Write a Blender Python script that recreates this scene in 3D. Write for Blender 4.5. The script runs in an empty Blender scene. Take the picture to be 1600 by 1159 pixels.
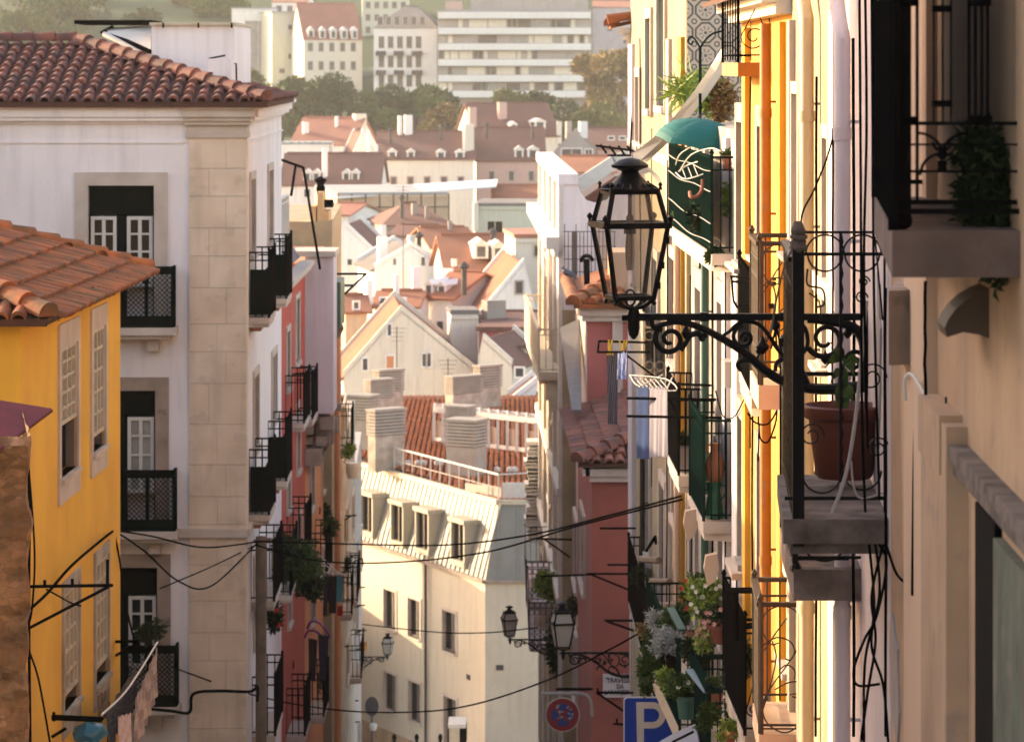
import bpy, math, random
from mathutils import Vector, Matrix
R = math.radians
rnd = random.Random(7)
C = bpy.context.scene.collection
sc = bpy.context.scene
# ---------------------------------------------------------------- camera, sky, sun, exposure
F = 5333.0          # focal length in pixels of a 1600 px wide frame
HY = 105.0          # row of the horizon
cam = bpy.data.cameras.new('camera'); cam_o = bpy.data.objects.new('camera', cam); C.objects.link(cam_o)
cam.lens = 120; cam.sensor_width = 36; cam.clip_start = 0.5; cam.clip_end = 4000
cam.shift_y = -(579.5 - HY) / 1600
cam_o.location = (0, 0, 0); cam_o.rotation_euler = (R(90), 0, 0)
cam.dof.use_dof = True; cam.dof.focus_distance = 27; cam.dof.aperture_fstop = 6.3
sc.camera = cam_o
SUN_EL, SUN_AZ = 14.5, 32.0      # elevation; degrees beyond due left (-X) towards +Y
w = bpy.data.worlds.new('World'); sc.world = w; w.use_nodes = True
nt = w.node_tree; bg = nt.nodes['Background']
sky = nt.nodes.new('ShaderNodeTexSky'); sky.sky_type = 'NISHITA'; sky.sun_disc = False
sky.sun_elevation = R(SUN_EL); sky.sun_rotation = R(-90 + SUN_AZ)
sky.air_density = 0.9; sky.dust_density = 1.5; sky.ozone_density = 0.3
mx = nt.nodes.new('ShaderNodeMix'); mx.data_type = 'RGBA'; mx.blend_type = 'MULTIPLY'; mx.inputs[0].default_value = 1
nt.links.new(sky.outputs[0], mx.inputs[6]); mx.inputs[7].default_value = (1.06, 0.88, 0.78, 1)
nt.links.new(mx.outputs[2], bg.inputs[0]); bg.inputs[1].default_value = 0.15
sd = bpy.data.lights.new('sun', 'SUN'); sd.energy = 2.0; sd.angle = R(0.5); sd.color = (1, 0.80, 0.52)
so = bpy.data.objects.new('sun', sd); C.objects.link(so)
e, a = R(SUN_EL), R(SUN_AZ)
sdir = Vector((-math.cos(e) * math.cos(a), math.cos(e) * math.sin(a), math.sin(e)))
so.rotation_euler = sdir.to_track_quat('Z', 'Y').to_euler(); so.location = (-20, 10, 30)
sc.view_settings.view_transform = 'Standard'; sc.view_settings.look = 'None'
sc.view_settings.exposure = 2.3; sc.view_settings.gamma = 1
sc.cycles.max_bounces = 7; sc.cycles.diffuse_bounces = 4; sc.cycles.transparent_max_bounces = 12
sc.cycles.volume_bounces = 1

def P(px, py, Y): return Vector(((px - 800) / F * Y, Y, (HY - py) / F * Y))

# ---------------------------------------------------------------- mesh builder
class MB:
    def __init__(s): s.v = []; s.f = []; s.t = []
    def face(s, pts, tint=0.5):
        b = len(s.v); s.v += [tuple(p) for p in pts]; s.f.append(tuple(range(b, b + len(pts)))); s.t.append(tint)
    def obox(s, o, a, b, c, tint=0.5):
        o, a, b, c = Vector(o), Vector(a), Vector(b), Vector(c)
        if a.cross(b).dot(c) < 0: a, b = b, a
        p = [o, o + a, o + a + b, o + b, o + c, o + a + c, o + a + b + c, o + b + c]
        k = len(s.v); s.v += [tuple(q) for q in p]
        for q in ((3, 2, 1, 0), (4, 5, 6, 7), (0, 1, 5, 4), (1, 2, 6, 5), (2, 3, 7, 6), (3, 0, 4, 7)):
            s.f.append(tuple(k + i for i in q)); s.t.append(tint)
    def box(s, x0, x1, y0, y1, z0, z1, tint=0.5):
        s.obox((x0, y0, z0), (x1 - x0, 0, 0), (0, y1 - y0, 0), (0, 0, z1 - z0), tint)
    def prism(s, poly, z0, z1, tint=0.5):
        n = len(poly); k = len(s.v)
        z0 = z0 if isinstance(z0, (list, tuple)) else [z0] * n
        z1 = z1 if isinstance(z1, (list, tuple)) else [z1] * n
        s.v += [(p[0], p[1], z) for p, z in zip(poly, z0)] + [(p[0], p[1], z) for p, z in zip(poly, z1)]
        s.f.append(tuple(range(k + n - 1, k - 1, -1))); s.f.append(tuple(range(k + n, k + 2 * n))); s.t += [tint] * 2
        for i in range(n):
            j = (i + 1) % n; s.f.append((k + i, k + j, k + n + j, k + n + i)); s.t.append(tint)
    def slab(s, pts, th, tint=0.5):      # a planar polygon given thickness along its normal (downwards)
        pts = [Vector(p) for p in pts]
        nrm = (pts[1] - pts[0]).cross(pts[2] - pts[0]).normalized()
        if nrm.z < 0: pts.reverse(); nrm = -nrm
        n = len(pts); k = len(s.v)
        s.v += [tuple(p) for p in pts] + [tuple(p - nrm * th) for p in pts]
        s.f.append(tuple(range(k, k + n))); s.f.append(tuple(range(k + 2 * n - 1, k + n - 1, -1))); s.t += [tint] * 2
        for i in range(n):
            j = (i + 1) % n; s.f.append((k + i, k + n + i, k + n + j, k + j)); s.t.append(tint)
    def tube(s, pts, r, n=6, closed=False, tint=0.5):
        pts = [Vector(p) for p in pts]; m = len(pts)
        if m < 2: return
        rr = r if isinstance(r, (list, tuple)) else [r] * m
        k = len(s.v); up = None
        for i in range(m):
            a = pts[i - 1] if (i > 0 or closed) else pts[i]
            b = pts[(i + 1) % m] if (i < m - 1 or closed) else pts[i]
            d = (b - a)
            d = d.normalized() if d.length > 1e-9 else Vector((0, 0, 1))
            if up is None:
                up = Vector((0, 0, 1)) if abs(d.z) < 0.9 else Vector((0, 1, 0))
            x = up - d * up.dot(d)
            if x.length < 1e-6: x = d.orthogonal()
            x.normalize(); up = x; y = d.cross(x)
            for q in range(n):
                g = 2 * math.pi * q / n
                s.v.append(tuple(pts[i] + (x * math.cos(g) + y * math.sin(g)) * rr[i]))
        for i in range(m if closed else m - 1):
            j = (i + 1) % m
            for q in range(n):
                q2 = (q + 1) % n
                s.f.append((k + i * n + q, k + i * n + q2, k + j * n + q2, k + j * n + q)); s.t.append(tint)
        if not closed:
            s.f.append(tuple(k + q for q in range(n - 1, -1, -1))); s.t.append(tint)
            s.f.append(tuple(k + (m - 1) * n + q for q in range(n))); s.t.append(tint)
    def bar(s, a, b, w, h=None, tint=0.5):   # square bar between two points
        a, b = Vector(a), Vector(b); d = b - a; h = h or w
        x = d.cross(Vector((0, 0, 1)))
        if x.length < 1e-6: x = Vector((1, 0, 0))
        x.normalize(); y = x.cross(d).normalized()
        s.obox(a - x * w / 2 - y * h / 2, x * w, y * h, d, tint)
    def lathe(s, c, prof, n=16, tint=0.5, ax=None):
        c = Vector(c); k = len(s.v); m = len(prof)
        for (r, z) in prof:
            for q in range(n):
                g = 2 * math.pi * q / n
                s.v.append((c.x + r * math.cos(g), c.y + r * math.sin(g), c.z + z))
        for i in range(m - 1):
            for q in range(n):
                q2 = (q + 1) % n
                s.f.append((k + i * n + q, k + i * n + q2, k + (i + 1) * n + q2, k + (i + 1) * n + q)); s.t.append(tint)
        s.f.append(tuple(k + q for q in range(n - 1, -1, -1))); s.t.append(tint)
        s.f.append(tuple(k + (m - 1) * n + q for q in range(n))); s.t.append(tint)
    def leafs(s, c, rad, n, size, shell=0.35, droop=0.0, rg=rnd, long=1.6, tb=None):
        c = Vector(c)
        for _ in range(n):
            while True:
                d = Vector((rg.uniform(-1, 1), rg.uniform(-1, 1), rg.uniform(-1, 1)))
                if 0.05 < d.length <= 1: break
            l = d.length; d = d / l * (shell + (1 - shell) * l) if shell else d
            p = c + Vector((d.x * rad[0], d.y * rad[1], d.z * rad[2]))
            u = Vector((rg.gauss(0, 1), rg.gauss(0, 1), rg.gauss(0, .7) - droop)).normalized()
            v = u.cross(Vector((rg.gauss(0, 1), rg.gauss(0, 1), rg.gauss(0, 1)))).normalized()
            z = size * rg.uniform(.6, 1.3)
            s.face([p - v * z * .5, p + u * z * long * .5 - v * z * .1, p + u * z * long, p + u * z * long * .5 + v * z * .5], rg.random() if tb is None else min(1, max(0, tb + rg.uniform(-.2, .2))))
    def build(s, name, mat, parent=None, smooth=False, **tags):
        me = bpy.data.meshes.new(name); me.from_pydata(s.v, [], s.f)
        at = me.attributes.new('tint', 'FLOAT', 'FACE'); at.data.foreach_set('value', s.t)
        me.materials.append(mat)
        if smooth: me.polygons.foreach_set('use_smooth', [True] * len(me.polygons))
        o = bpy.data.objects.new(name, me); C.objects.link(o)
        if smooth:
            try: me.set_sharp_from_angle(angle=R(40))
            except Exception: pass
        if parent is not None:
            o.parent = parent
            if parent.type == 'EMPTY': o.matrix_parent_inverse = Matrix.Translation(-Vector(parent.location))
        for q, x in tags.items(): o[q] = x
        return o
def thing(name, label, cat, loc, group=None):
    o = bpy.data.objects.new(name, None); C.objects.link(o); o.location = loc; o.empty_display_size = .3
    o['label'] = label; o['category'] = cat
    if group: o['group'] = group
    return o
def spline(pts, k=6, closed=False):     # catmull-rom through the points
    pts = [Vector(p) for p in pts]; n = len(pts); out = []
    for i in range(n if closed else n - 1):
        p0 = pts[i - 1] if (i or closed) else pts[0]; p1 = pts[i]; p2 = pts[(i + 1) % n]
        p3 = pts[(i + 2) % n] if (i + 2 < n or closed) else pts[-1]
        for j in range(k):
            t = j / k
            out.append(.5 * ((2 * p1) + (p2 - p0) * t + (2 * p0 - 5 * p1 + 4 * p2 - p3) * t * t + (3 * p1 - p0 - 3 * p2 + p3) * t ** 3))
    if not closed: out.append(pts[-1])
    return out
def copy_tree(o, parent=None):
    c = o.copy(); C.objects.link(c)
    if parent is not None: c.parent = parent
    for ch in list(o.children): copy_tree(ch, c)
    return c

# ---------------------------------------------------------------- materials
def mat(name, col, rough=.8, col2=None, scale=1.5, amt=.5, bump=0, bscale=20, metal=0, tint=None, streak=0, streak_col=(.25, .2, .17), spec=None, cracks=0):
    m = bpy.data.materials.new(name); m.use_nodes = True; t = m.node_tree; N = t.nodes; L = t.links
    b = N['Principled BSDF']; b.inputs['Roughness'].default_value = rough; b.inputs['Metallic'].default_value = metal
    if spec is not None: b.inputs['Specular IOR Level'].default_value = spec
    tc = N.new('ShaderNodeTexCoord'); cur = None
    rgb = N.new('ShaderNodeRGB'); rgb.outputs[0].default_value = (*col, 1); cur = rgb.outputs[0]
    def mixn(fac, a, bcol, mode='MIX'):
        x = N.new('ShaderNodeMix'); x.data_type = 'RGBA'; x.blend_type = mode
        if isinstance(fac, float): x.inputs[0].default_value = fac
        else: L.new(fac, x.inputs[0])
        L.new(a, x.inputs[6])
        if isinstance(bcol, tuple): x.inputs[7].default_value = (*bcol, 1)
        else: L.new(bcol, x.inputs[7])
        return x.outputs[2]
    def noise(sc_, det=5, vec=None, lo=.35, hi=.7):
        n = N.new('ShaderNodeTexNoise'); n.inputs['Scale'].default_value = sc_; n.inputs['Detail'].default_value = det
        L.new(vec or tc.outputs['Object'], n.inputs['Vector'])
        r = N.new('ShaderNodeMapRange'); r.inputs[1].default_value = lo; r.inputs[2].default_value = hi
        L.new(n.outputs[0], r.inputs[0]); return r.outputs[0], n.outputs[0]
    def mul(x, k):
        q = N.new('ShaderNodeMath'); q.operation = 'MULTIPLY'; L.new(x, q.inputs[0]); q.inputs[1].default_value = k; return q.outputs[0]
    if tint:
        at = N.new('ShaderNodeAttribute'); at.attribute_name = 'tint'
        cur = mixn(at.outputs['Fac'], cur, tint)
    if col2:
        f, _ = noise(scale, 6); cur = mixn(mul(f, amt), cur, col2)
    if streak:
        mp = N.new('ShaderNodeMapping'); mp.inputs['Scale'].default_value = (3.5, 3.5, .35); L.new(tc.outputs['Object'], mp.inputs[0])
        f, _ = noise(1.3, 7, mp.outputs[0], .5, .8); cur = mixn(mul(f, streak), cur, streak_col)
    if cracks:
        mp = N.new('ShaderNodeMapping'); mp.inputs['Scale'].default_value = (1, 1, 1.2); L.new(tc.outputs['Object'], mp.inputs[0])
        f, _ = noise(3.2, 9, mp.outputs[0], .60, .66); cur = mixn(mul(f, cracks), cur, streak_col)
    L.new(cur, b.inputs['Base Color'])
    if bump:
        n = N.new('ShaderNodeTexNoise'); n.inputs['Scale'].default_value = bscale; n.inputs['Detail'].default_value = 6
        L.new(tc.outputs['Object'], n.inputs['Vector'])
        bu = N.new('ShaderNodeBump'); bu.inputs['Strength'].default_value = bump; bu.inputs['Distance'].default_value = .03
        L.new(n.outputs[0], bu.inputs['Height']); L.new(bu.outputs[0], b.inputs['Normal'])
    return m
M = {}
M['white'] = mat('white_plaster', (.80, .73, .72), .9, (.66, .58, .55), .6, .45, .12, 14, streak=.3)
M['lilac'] = mat('lilac_plaster', (.62, .54, .55), .9, (.48, .41, .41), .9, .5, .12, 14, streak=.35)
M['yellow'] = mat('yellow_plaster', (.80, .44, .04), .9, (.58, .27, .025), .9, .55, .15, 10, streak=.22, streak_col=(.5, .3, .1))
M['amber'] = mat('amber_plaster', (.46, .24, .022), .85, (.33, .15, .015), 1.2, .7, .12, 12, cracks=.25, streak=.35, streak_col=(.4, .22, .05))
M['cream'] = mat('cream_plaster', (.40, .31, .18), .9, (.25, .18, .10), 1.4, .75, .15, 12, streak=.5, cracks=.35)
M['peach'] = mat('peach_plaster', (.62, .44, .30), .9, (.50, .34, .24), .7, .5, .1, 10, streak=.3)
M['tan'] = mat('tan_plaster', (.54, .36, .22), .9, (.30, .185, .11), 1.1, .75, .25, 9, streak=.6, cracks=.4)
M['red'] = mat('red_plaster', (.50, .075, .045), .9, (.34, .055, .035), .7, .6, .1, 12, streak=.25, streak_col=(.2, .07, .06))
M['rose'] = mat('rose_plaster', (.42, .13, .11), .9, (.34, .10, .09), .6, .5, .05, 12, streak=.2, streak_col=(.2, .07, .06))
M['orange'] = mat('orange_plaster', (.66, .27, .12), .9, (.5, .2, .1), .9, .5, .1, 12, streak=.3)
M['grey'] = mat('grey_plaster', (.42, .37, .34), .9, (.28, .24, .22), 1.2, .7, .2, 9, streak=.5, cracks=.3)
M['dirty'] = mat('weathered_plaster', (.46, .40, .33), .92, (.22, .18, .14), 1.7, .9, .3, 9, streak=.6, cracks=.5)
M['stone'] = mat('limestone', (.56, .47, .40), .85, (.42, .33, .26), 2.2, .7, .2, 16, streak=.25, streak_col=(.3, .24, .2))
M['darkstone'] = mat('weathered_stone', (.21, .16, .135), .9, (.055, .04, .03), 5, .95, .7, 14, cracks=.4, streak_col=(.05, .04, .04))
M['brownstone'] = mat('brown_stone', (.36, .27, .21), .9, (.22, .16, .12), 3, .8, .4, 18, cracks=.5, streak_col=(.12, .09, .07))
M['tile'] = mat('clay_tile', (.15, .045, .032), .8, (.06, .035, .03), 3.0, .9, .3, 24, tint=(.27, .09, .055))
M['tileor'] = mat('orange_clay_tile', (.25, .06, .018), .85, (.085, .055, .02), 3.2, .9, .3, 24, tint=(.44, .125, .03))
M['tilepan'] = mat('clay_pan', (.12, .05, .035), .9, (.06, .04, .03), 3, .7)
M['iron'] = mat('black_iron', (.0035, .004, .0045), .6, (.012, .008, .006), 14, .35, .15, 40, spec=.0)
M['hero_iron'] = mat('painted_iron', (.0045, .005, .0055), .45, (.014, .009, .006), 14, .35, .2, 40, spec=.12)
M['green_iron'] = mat('green_iron', (.004, .015, .012), .6, (.012, .02, .016), 9, .5, .1, 40, spec=.0)
M['grey_iron'] = mat('grey_iron', (.09, .08, .08), .6, (.05, .04, .03), 9, .5, spec=.1)
M['bronze'] = mat('brown_iron', (.07, .05, .035), .6, (.03, .022, .015), 9, .5, spec=.1)
M['wood'] = mat('old_wood', (.19, .14, .10), .85, (.10, .07, .05), 5, .7, .4, 20, streak=.5, streak_col=(.08, .06, .05))
M['darkgreen'] = mat('dark_green_paint', (.002, .0055, .0042), .65, (.005, .008, .007), 6, .5, spec=.0)
M['greenpaint'] = mat('green_paint', (.03, .10, .07), .5, (.02, .06, .05), 6, .5)
M['whitepaint'] = mat('white_paint', (.60, .56, .50), .6, (.46, .42, .36), 5, .4)
M['creampaint'] = mat('cream_paint', (.55, .47, .34), .6, (.35, .28, .19), 5, .6)
M['dark'] = mat('dark_opening', (.004, .004, .004), .8, spec=.05)
M['shutter'] = mat('brown_shutter', (.17, .13, .10), .7, (.10, .08, .06), 4, .6)
M['glass'] = mat('window_glass', (.008, .009, .009), .08, (.04, .04, .035), .9, .6, spec=.35)
M['curtain'] = mat('curtained_glass', (.34, .32, .29), .25, (.16, .15, .14), 3, .5)
M['bluecloth'] = mat('blue_cloth', (.012, .035, .12), .95, (.02, .05, .16), 6, .5)
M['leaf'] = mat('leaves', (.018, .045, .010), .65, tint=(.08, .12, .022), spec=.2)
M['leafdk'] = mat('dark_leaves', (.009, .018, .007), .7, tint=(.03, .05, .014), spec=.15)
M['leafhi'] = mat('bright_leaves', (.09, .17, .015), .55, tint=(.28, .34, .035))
M['silver'] = mat('silver_leaves', (.28, .29, .27), .7, tint=(.5, .5, .47))
M['dry'] = mat('dry_leaves', (.22, .11, .04), .8, tint=(.3, .2, .07))
M['terracotta'] = mat('terracotta', (.36, .12, .065), .75, (.24, .08, .05), 5, .5, .1, 20)
M['redpot'] = mat('red_brown_plastic', (.13, .027, .014), .45, (.1, .03, .02), 5, .4)

# clear lamp glass: thin, mostly seen through
gm = bpy.data.materials.new('lantern_glass'); gm.use_nodes = True; t_ = gm.node_tree
for n_ in list(t_.nodes):
    if n_.type != 'OUTPUT_MATERIAL': t_.nodes.remove(n_)
tr_ = t_.nodes.new('ShaderNodeBsdfTransparent'); tr_.inputs[0].default_value = (.93, .90, .86, 1)
gl_ = t_.nodes.new('ShaderNodeBsdfGlossy'); gl_.inputs['Roughness'].default_value = .03
df_ = t_.nodes.new('ShaderNodeBsdfDiffuse'); df_.inputs[0].default_value = (.7, .62, .5, 1)
m1 = t_.nodes.new('ShaderNodeMixShader'); m1.inputs[0].default_value = .10
m2 = t_.nodes.new('ShaderNodeMixShader'); m2.inputs[0].default_value = .06
t_.links.new(tr_.outputs[0], m1.inputs[1]); t_.links.new(gl_.outputs[0], m1.inputs[2])
t_.links.new(m1.outputs[0], m2.inputs[1]); t_.links.new(df_.outputs[0], m2.inputs[2])
t_.links.new(m2.outputs[0], t_.nodes['Material Output'].inputs[0]); M['clear'] = gm

# ---------------------------------------------------------------- facades, windows, roofs, balconies
class Fac:
    """vertical plane; A is its left end seen from outside"""
    def __init__(s, A, B):
        s.A = Vector((A[0], A[1])); s.B = Vector((B[0], B[1])); s.L = (s.B - s.A).length
        s.u = (s.B - s.A) / s.L; s.n = Vector((s.u.y, -s.u.x))
    def pt(s, t, z, o=0):
        q = s.A + s.u * t + s.n * o; return Vector((q.x, q.y, z))
    def t(s, px):
        k = (px - 800) / F; return (k * s.A.y - s.A.x) / (s.u.x - k * s.u.y)
    def Y(s, t): return s.A.y + s.u.y * t
    def tz(s, px, py):
        t = s.t(px); return t, (HY - py) / F * s.Y(t)
    def rect(s, x0, y0, x1, y1, right=False):
        a, za = s.tz(x0, y0); b = s.t(x1); zb = s.tz(x0, y1)[1]
        if right: za = s.tz(x1, y0)[1]; zb = s.tz(x1, y1)[1]
        return (min(a, b), min(za, zb), max(a, b), max(za, zb))
    def box(s, mb, t0, t1, z0, z1, o0, o1, tint=.5):
        u3 = Vector((s.u.x, s.u.y, 0)); n3 = Vector((s.n.x, s.n.y, 0))
        mb.obox(s.pt(t0, z0, o0), u3 * (t1 - t0), n3 * (o1 - o0), (0, 0, z1 - z0), tint)
    def wall(s, mb, t0, t1, z0, z1, holes=(), depth=.16):
        ts = sorted({t0, t1, *[min(max(h[i], t0), t1) for h in holes for i in (0, 2)]})
        zs = sorted({z0, z1, *[min(max(h[i], z0), z1) for h in holes for i in (1, 3)]})
        for i in range(len(ts) - 1):
            for j in range(len(zs) - 1):
                a, b, c, d = ts[i], ts[i + 1], zs[j], zs[j + 1]
                if b - a < 1e-6 or d - c < 1e-6: continue
                m, k = (a + b) / 2, (c + d) / 2
                if any(h[0] < m < h[2] and h[1] < k < h[3] for h in holes): continue
                mb.face([s.pt(a, c), s.pt(b, c), s.pt(b, d), s.pt(a, d)])
        for h in holes:
            a, c, b, d = h
            for p, q in (((a, c), (b, c)), ((b, c), (b, d)), ((b, d), (a, d)), ((a, d), (a, c))):
                mb.face([s.pt(*p), s.pt(*p, -depth), s.pt(*q, -depth), s.pt(*q)])
            mb.face([s.pt(a, c, -depth - .3), s.pt(b, c, -depth - .3), s.pt(b, d, -depth - .3), s.pt(a, d, -depth - .3)])
def shell(mb, xy, z0, z1, skip=()):
    n = len(xy)
    for i in range(n):
        if i in skip: continue
        a, b = xy[i], xy[(i + 1) % n]
        mb.face([(a[0], a[1], z0), (b[0], b[1], z0), (b[0], b[1], z1), (a[0], a[1], z1)])
    mb.face([(p[0], p[1], z1) for p in xy])
def window(par, fac, r, nx=2, nz=3, depth=.12, fw=.06, fm='whitepaint', gmat='glass', sur=.14, smat='stone', sill=True, proud=.035, mw=.028, sash=None, name='window', door=None):
    t0, z0, t1, z1 = r; mb = MB(); d0, d1 = -depth, -depth + .05
    fac.box(mb, t0, t0 + fw, z0, z1, d0, d1); fac.box(mb, t1 - fw, t1, z0, z1, d0, d1)
    fac.box(mb, t0 + fw, t1 - fw, z0, z0 + fw, d0, d1); fac.box(mb, t0 + fw, t1 - fw, z1 - fw, z1, d0, d1)
    for i in range(1, nx):
        t = t0 + (t1 - t0) * i / nx; ww = mw * (1.8 if (nx % 2 == 0 and i == nx // 2) else 1)
        fac.box(mb, t - ww / 2, t + ww / 2, z0 + fw, z1 - fw, d0 + .005, d1 - .008)
    for i in range(1, nz):
        z = z0 + (z1 - z0) * i / nz; fac.box(mb, t0 + fw, t1 - fw, z - mw / 2, z + mw / 2, d0 + .005, d1 - .013)
    o = mb.build(name, M[fm], par)
    g = MB(); fac.box(g, t0, t1, z0, z1, d0 - .02, d0 - .006); g.build('pane', M[gmat], o)
    if sur:
        q = MB(); s = sur
        fac.box(q, t0 - s, t0, z0 - (s * .6 if sill else 0), z1 + s, -.02, proud)
        fac.box(q, t1, t1 + s, z0 - (s * .6 if sill else 0), z1 + s, -.02, proud)
        fac.box(q, t0, t1, z1, z1 + s, -.02, proud - .003)
        fac.box(q, t0, t0 + .012, z0, z1, -depth - .03, -.021); fac.box(q, t1 - .012, t1, z0, z1, -depth - .03, -.021); fac.box(q, t0 + .012, t1 - .012, z1 - .012, z1, -depth - .03, -.021)
        if sill: fac.box(q, t0 - .02, t1 + .02, z0 - s * .6, z0, -depth, proud + .04)
        q.build('surround', M[smat], o)
    return o
def rot2(v, a): return Vector((v.x * math.cos(a) - v.y * math.sin(a), v.x * math.sin(a) + v.y * math.cos(a)))
def inside(poly, a, b, m=0):
    ok = True; n = len(poly)
    for i in range(n):
        x0, y0 = poly[i]; x1, y1 = poly[(i + 1) % n]
        l = math.hypot(x1 - x0, y1 - y0)
        if ((x1 - x0) * (b - y0) - (y1 - y0) * (a - x0)) / l < -m: ok = False; break
    return ok
def tiles(mb, O, e, s, poly, pitch=.23, course=.36, r=.075, n=5, m=.04, front=True):
    """barrel cover tiles over a slope: O eave corner, e along the eave, s up the slope, poly ccw in (e,s)"""
    O, e, s = Vector(O), Vector(e).normalized(), Vector(s).normalized(); nr = e.cross(s)
    if nr.z < 0: nr = -nr
    A = [p[0] for p in poly]; B = [p[1] for p in poly]
    a = min(A) + pitch / 2
    while a < max(A):
        b = min(B)
        while b < max(B):
            if inside(poly, a, b + course / 2, m):
                tint = rnd.random(); k = len(mb.v); l = course + .05; ja = rnd.uniform(-.018, .018)
                ends = [(0, r * 1.12, .022 + rnd.uniform(0, .024)), (l, r * .88, .0)]
                for (bb, rr, up) in ends:
                    for q in range(n + 1):
                        g = math.pi * q / n
                        p = O + e * (a + ja + rr * math.cos(g)) + s * (b + bb - .02) + nr * (rr * math.sin(g) + up); mb.v.append(tuple(p))
                for q in range(n):
                    mb.f.append((k + q, k + q + 1, k + n + 2 + q, k + n + 1 + q)); mb.t.append(tint)
                # thickness rim at the lower end
                k2 = len(mb.v)
                for q in range(n + 1):
                    g = math.pi * q / n; rr = r * .88
                    p = O + e * (a + ja + rr * math.cos(g)) + s * (b - .02) + nr * (rr * math.sin(g) * .95 + .018); mb.v.append(tuple(p))
                for q in range(n):
                    mb.f.append((k + q + 1, k + q, k2 + q, k2 + q + 1)); mb.t.append(min(1, tint + .2))
            b += course
        a += pitch
def hip(mb, p0, p1, r=.13, l=.38, n=7):
    p0, p1 = Vector(p0), Vector(p1); d = p1 - p0; L = d.length; d.normalize()
    x = d.cross(Vector((0, 0, 1))).normalized(); y = x.cross(d).normalized()
    m = max(1, int(L / l)); st = L / m
    for i in range(m):
        k = len(mb.v); tint = rnd.random()
        for (t, rr, up) in ((i * st - .03, r * 1.12, .03), ((i + 1) * st + .03, r * .9, 0)):
            for q in range(n + 1):
                g = -.25 + (math.pi + .5) * q / n
                mb.v.append(tuple(p0 + d * t + x * rr * math.cos(g) + y * (rr * math.sin(g) + up)))
        for q in range(n):
            mb.f.append((k + q, k + q + 1, k + n + 2 + q, k + n + 1 + q)); mb.t.append(tint)
        mb.f.append(tuple(k + q for q in range(n, -1, -1))); mb.t.append(tint)
def arc3(c, r, a0, a1, U, V, n=14):
    return [Vector(c) + Vector(U) * r * math.cos(a0 + (a1 - a0) * i / n) + Vector(V) * r * math.sin(a0 + (a1 - a0) * i / n) for i in range(n + 1)]
def spiral(c, r0, r1, a0, a1, U, V, n=26):
    o = []
    for i in range(n + 1):
        f = i / n; g = a0 + (a1 - a0) * f; r = r0 + (r1 - r0) * f
        o.append(Vector(c) + Vector(U) * r * math.cos(g) + Vector(V) * r * math.sin(g))
    return o
Z3 = Vector((0, 0, 1))
def rail(mb, p, q, z, h, style='bars', r=.009, sp=.11, tr=.02, tr_b=None):
    p = Vector((p[0], p[1], z)); q = Vector((q[0], q[1], z)); d = q - p; L = d.length
    if L < .02: return
    u = d / L
    mb.bar(p + Z3 * h, q + Z3 * h, tr * 2, tr * 1.2)
    mb.bar(p + Z3 * .07, q + Z3 * .07, r * 2, r * 2)
    if style in ('bars', 'ornate', 'net', 'balls'):
        mb.bar(p + Z3 * (h - .14), q + Z3 * (h - .14), r * 2, r * 2)
        n = max(1, round(L / sp))
        for i in range(n + 1):
            c = p + u * (L * i / n); mb.tube([c + Z3 * .02, c + Z3 * h], r, 5)
            if style == 'ornate' and i < n:
                c2 = c + u * (L / n / 2); rr = L / n * .42
                for zz in (h - .07, .16, .30, h - .26):
                    mb.tube(arc3(c2 + Z3 * zz, rr, 0, 6.28, u, Z3, 10)[:-1], r * .7, 4, True)
            if style == 'balls':
                for zz in (.35, .6): mb.lathe(c + Z3 * zz, [(.004, -.02), (.02, 0), (.004, .02)], 6)
    if style == 'scroll':
        n = max(1, round(L / .55)); w_ = L / n
        mb.bar(p + Z3 * (h - .13), q + Z3 * (h - .13), r * 2, r * 2)
        for i in range(n + 1): mb.tube([p + u * w_ * i + Z3 * .0, p + u * w_ * i + Z3 * h], r * 1.5, 5)
        for i in range(n):
            c = p + u * w_ * (i + .5)
            hh = h - .13
            mb.tube(spiral(c + Z3 * (hh * .78), w_ * .42, w_ * .10, 0, 9, u, Z3), r * .8, 5)
            mb.tube(spiral(c + Z3 * (hh * .25), w_ * .42, w_ * .10, 3.14, 12.2, u, Z3), r * .8, 5)
            mb.tube(spline([c + u * w_ * .42 + Z3 * hh * .78, c + Z3 * hh * .5, c - u * w_ * .42 + Z3 * hh * .25]), r * .8, 5)
            mb.tube(spline([c - u * w_ * .42 + Z3 * hh * .80, c + u * w_ * .1 + Z3 * hh * .5, c + u * w_ * .42 + Z3 * hh * .25]), r * .8, 5)
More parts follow.
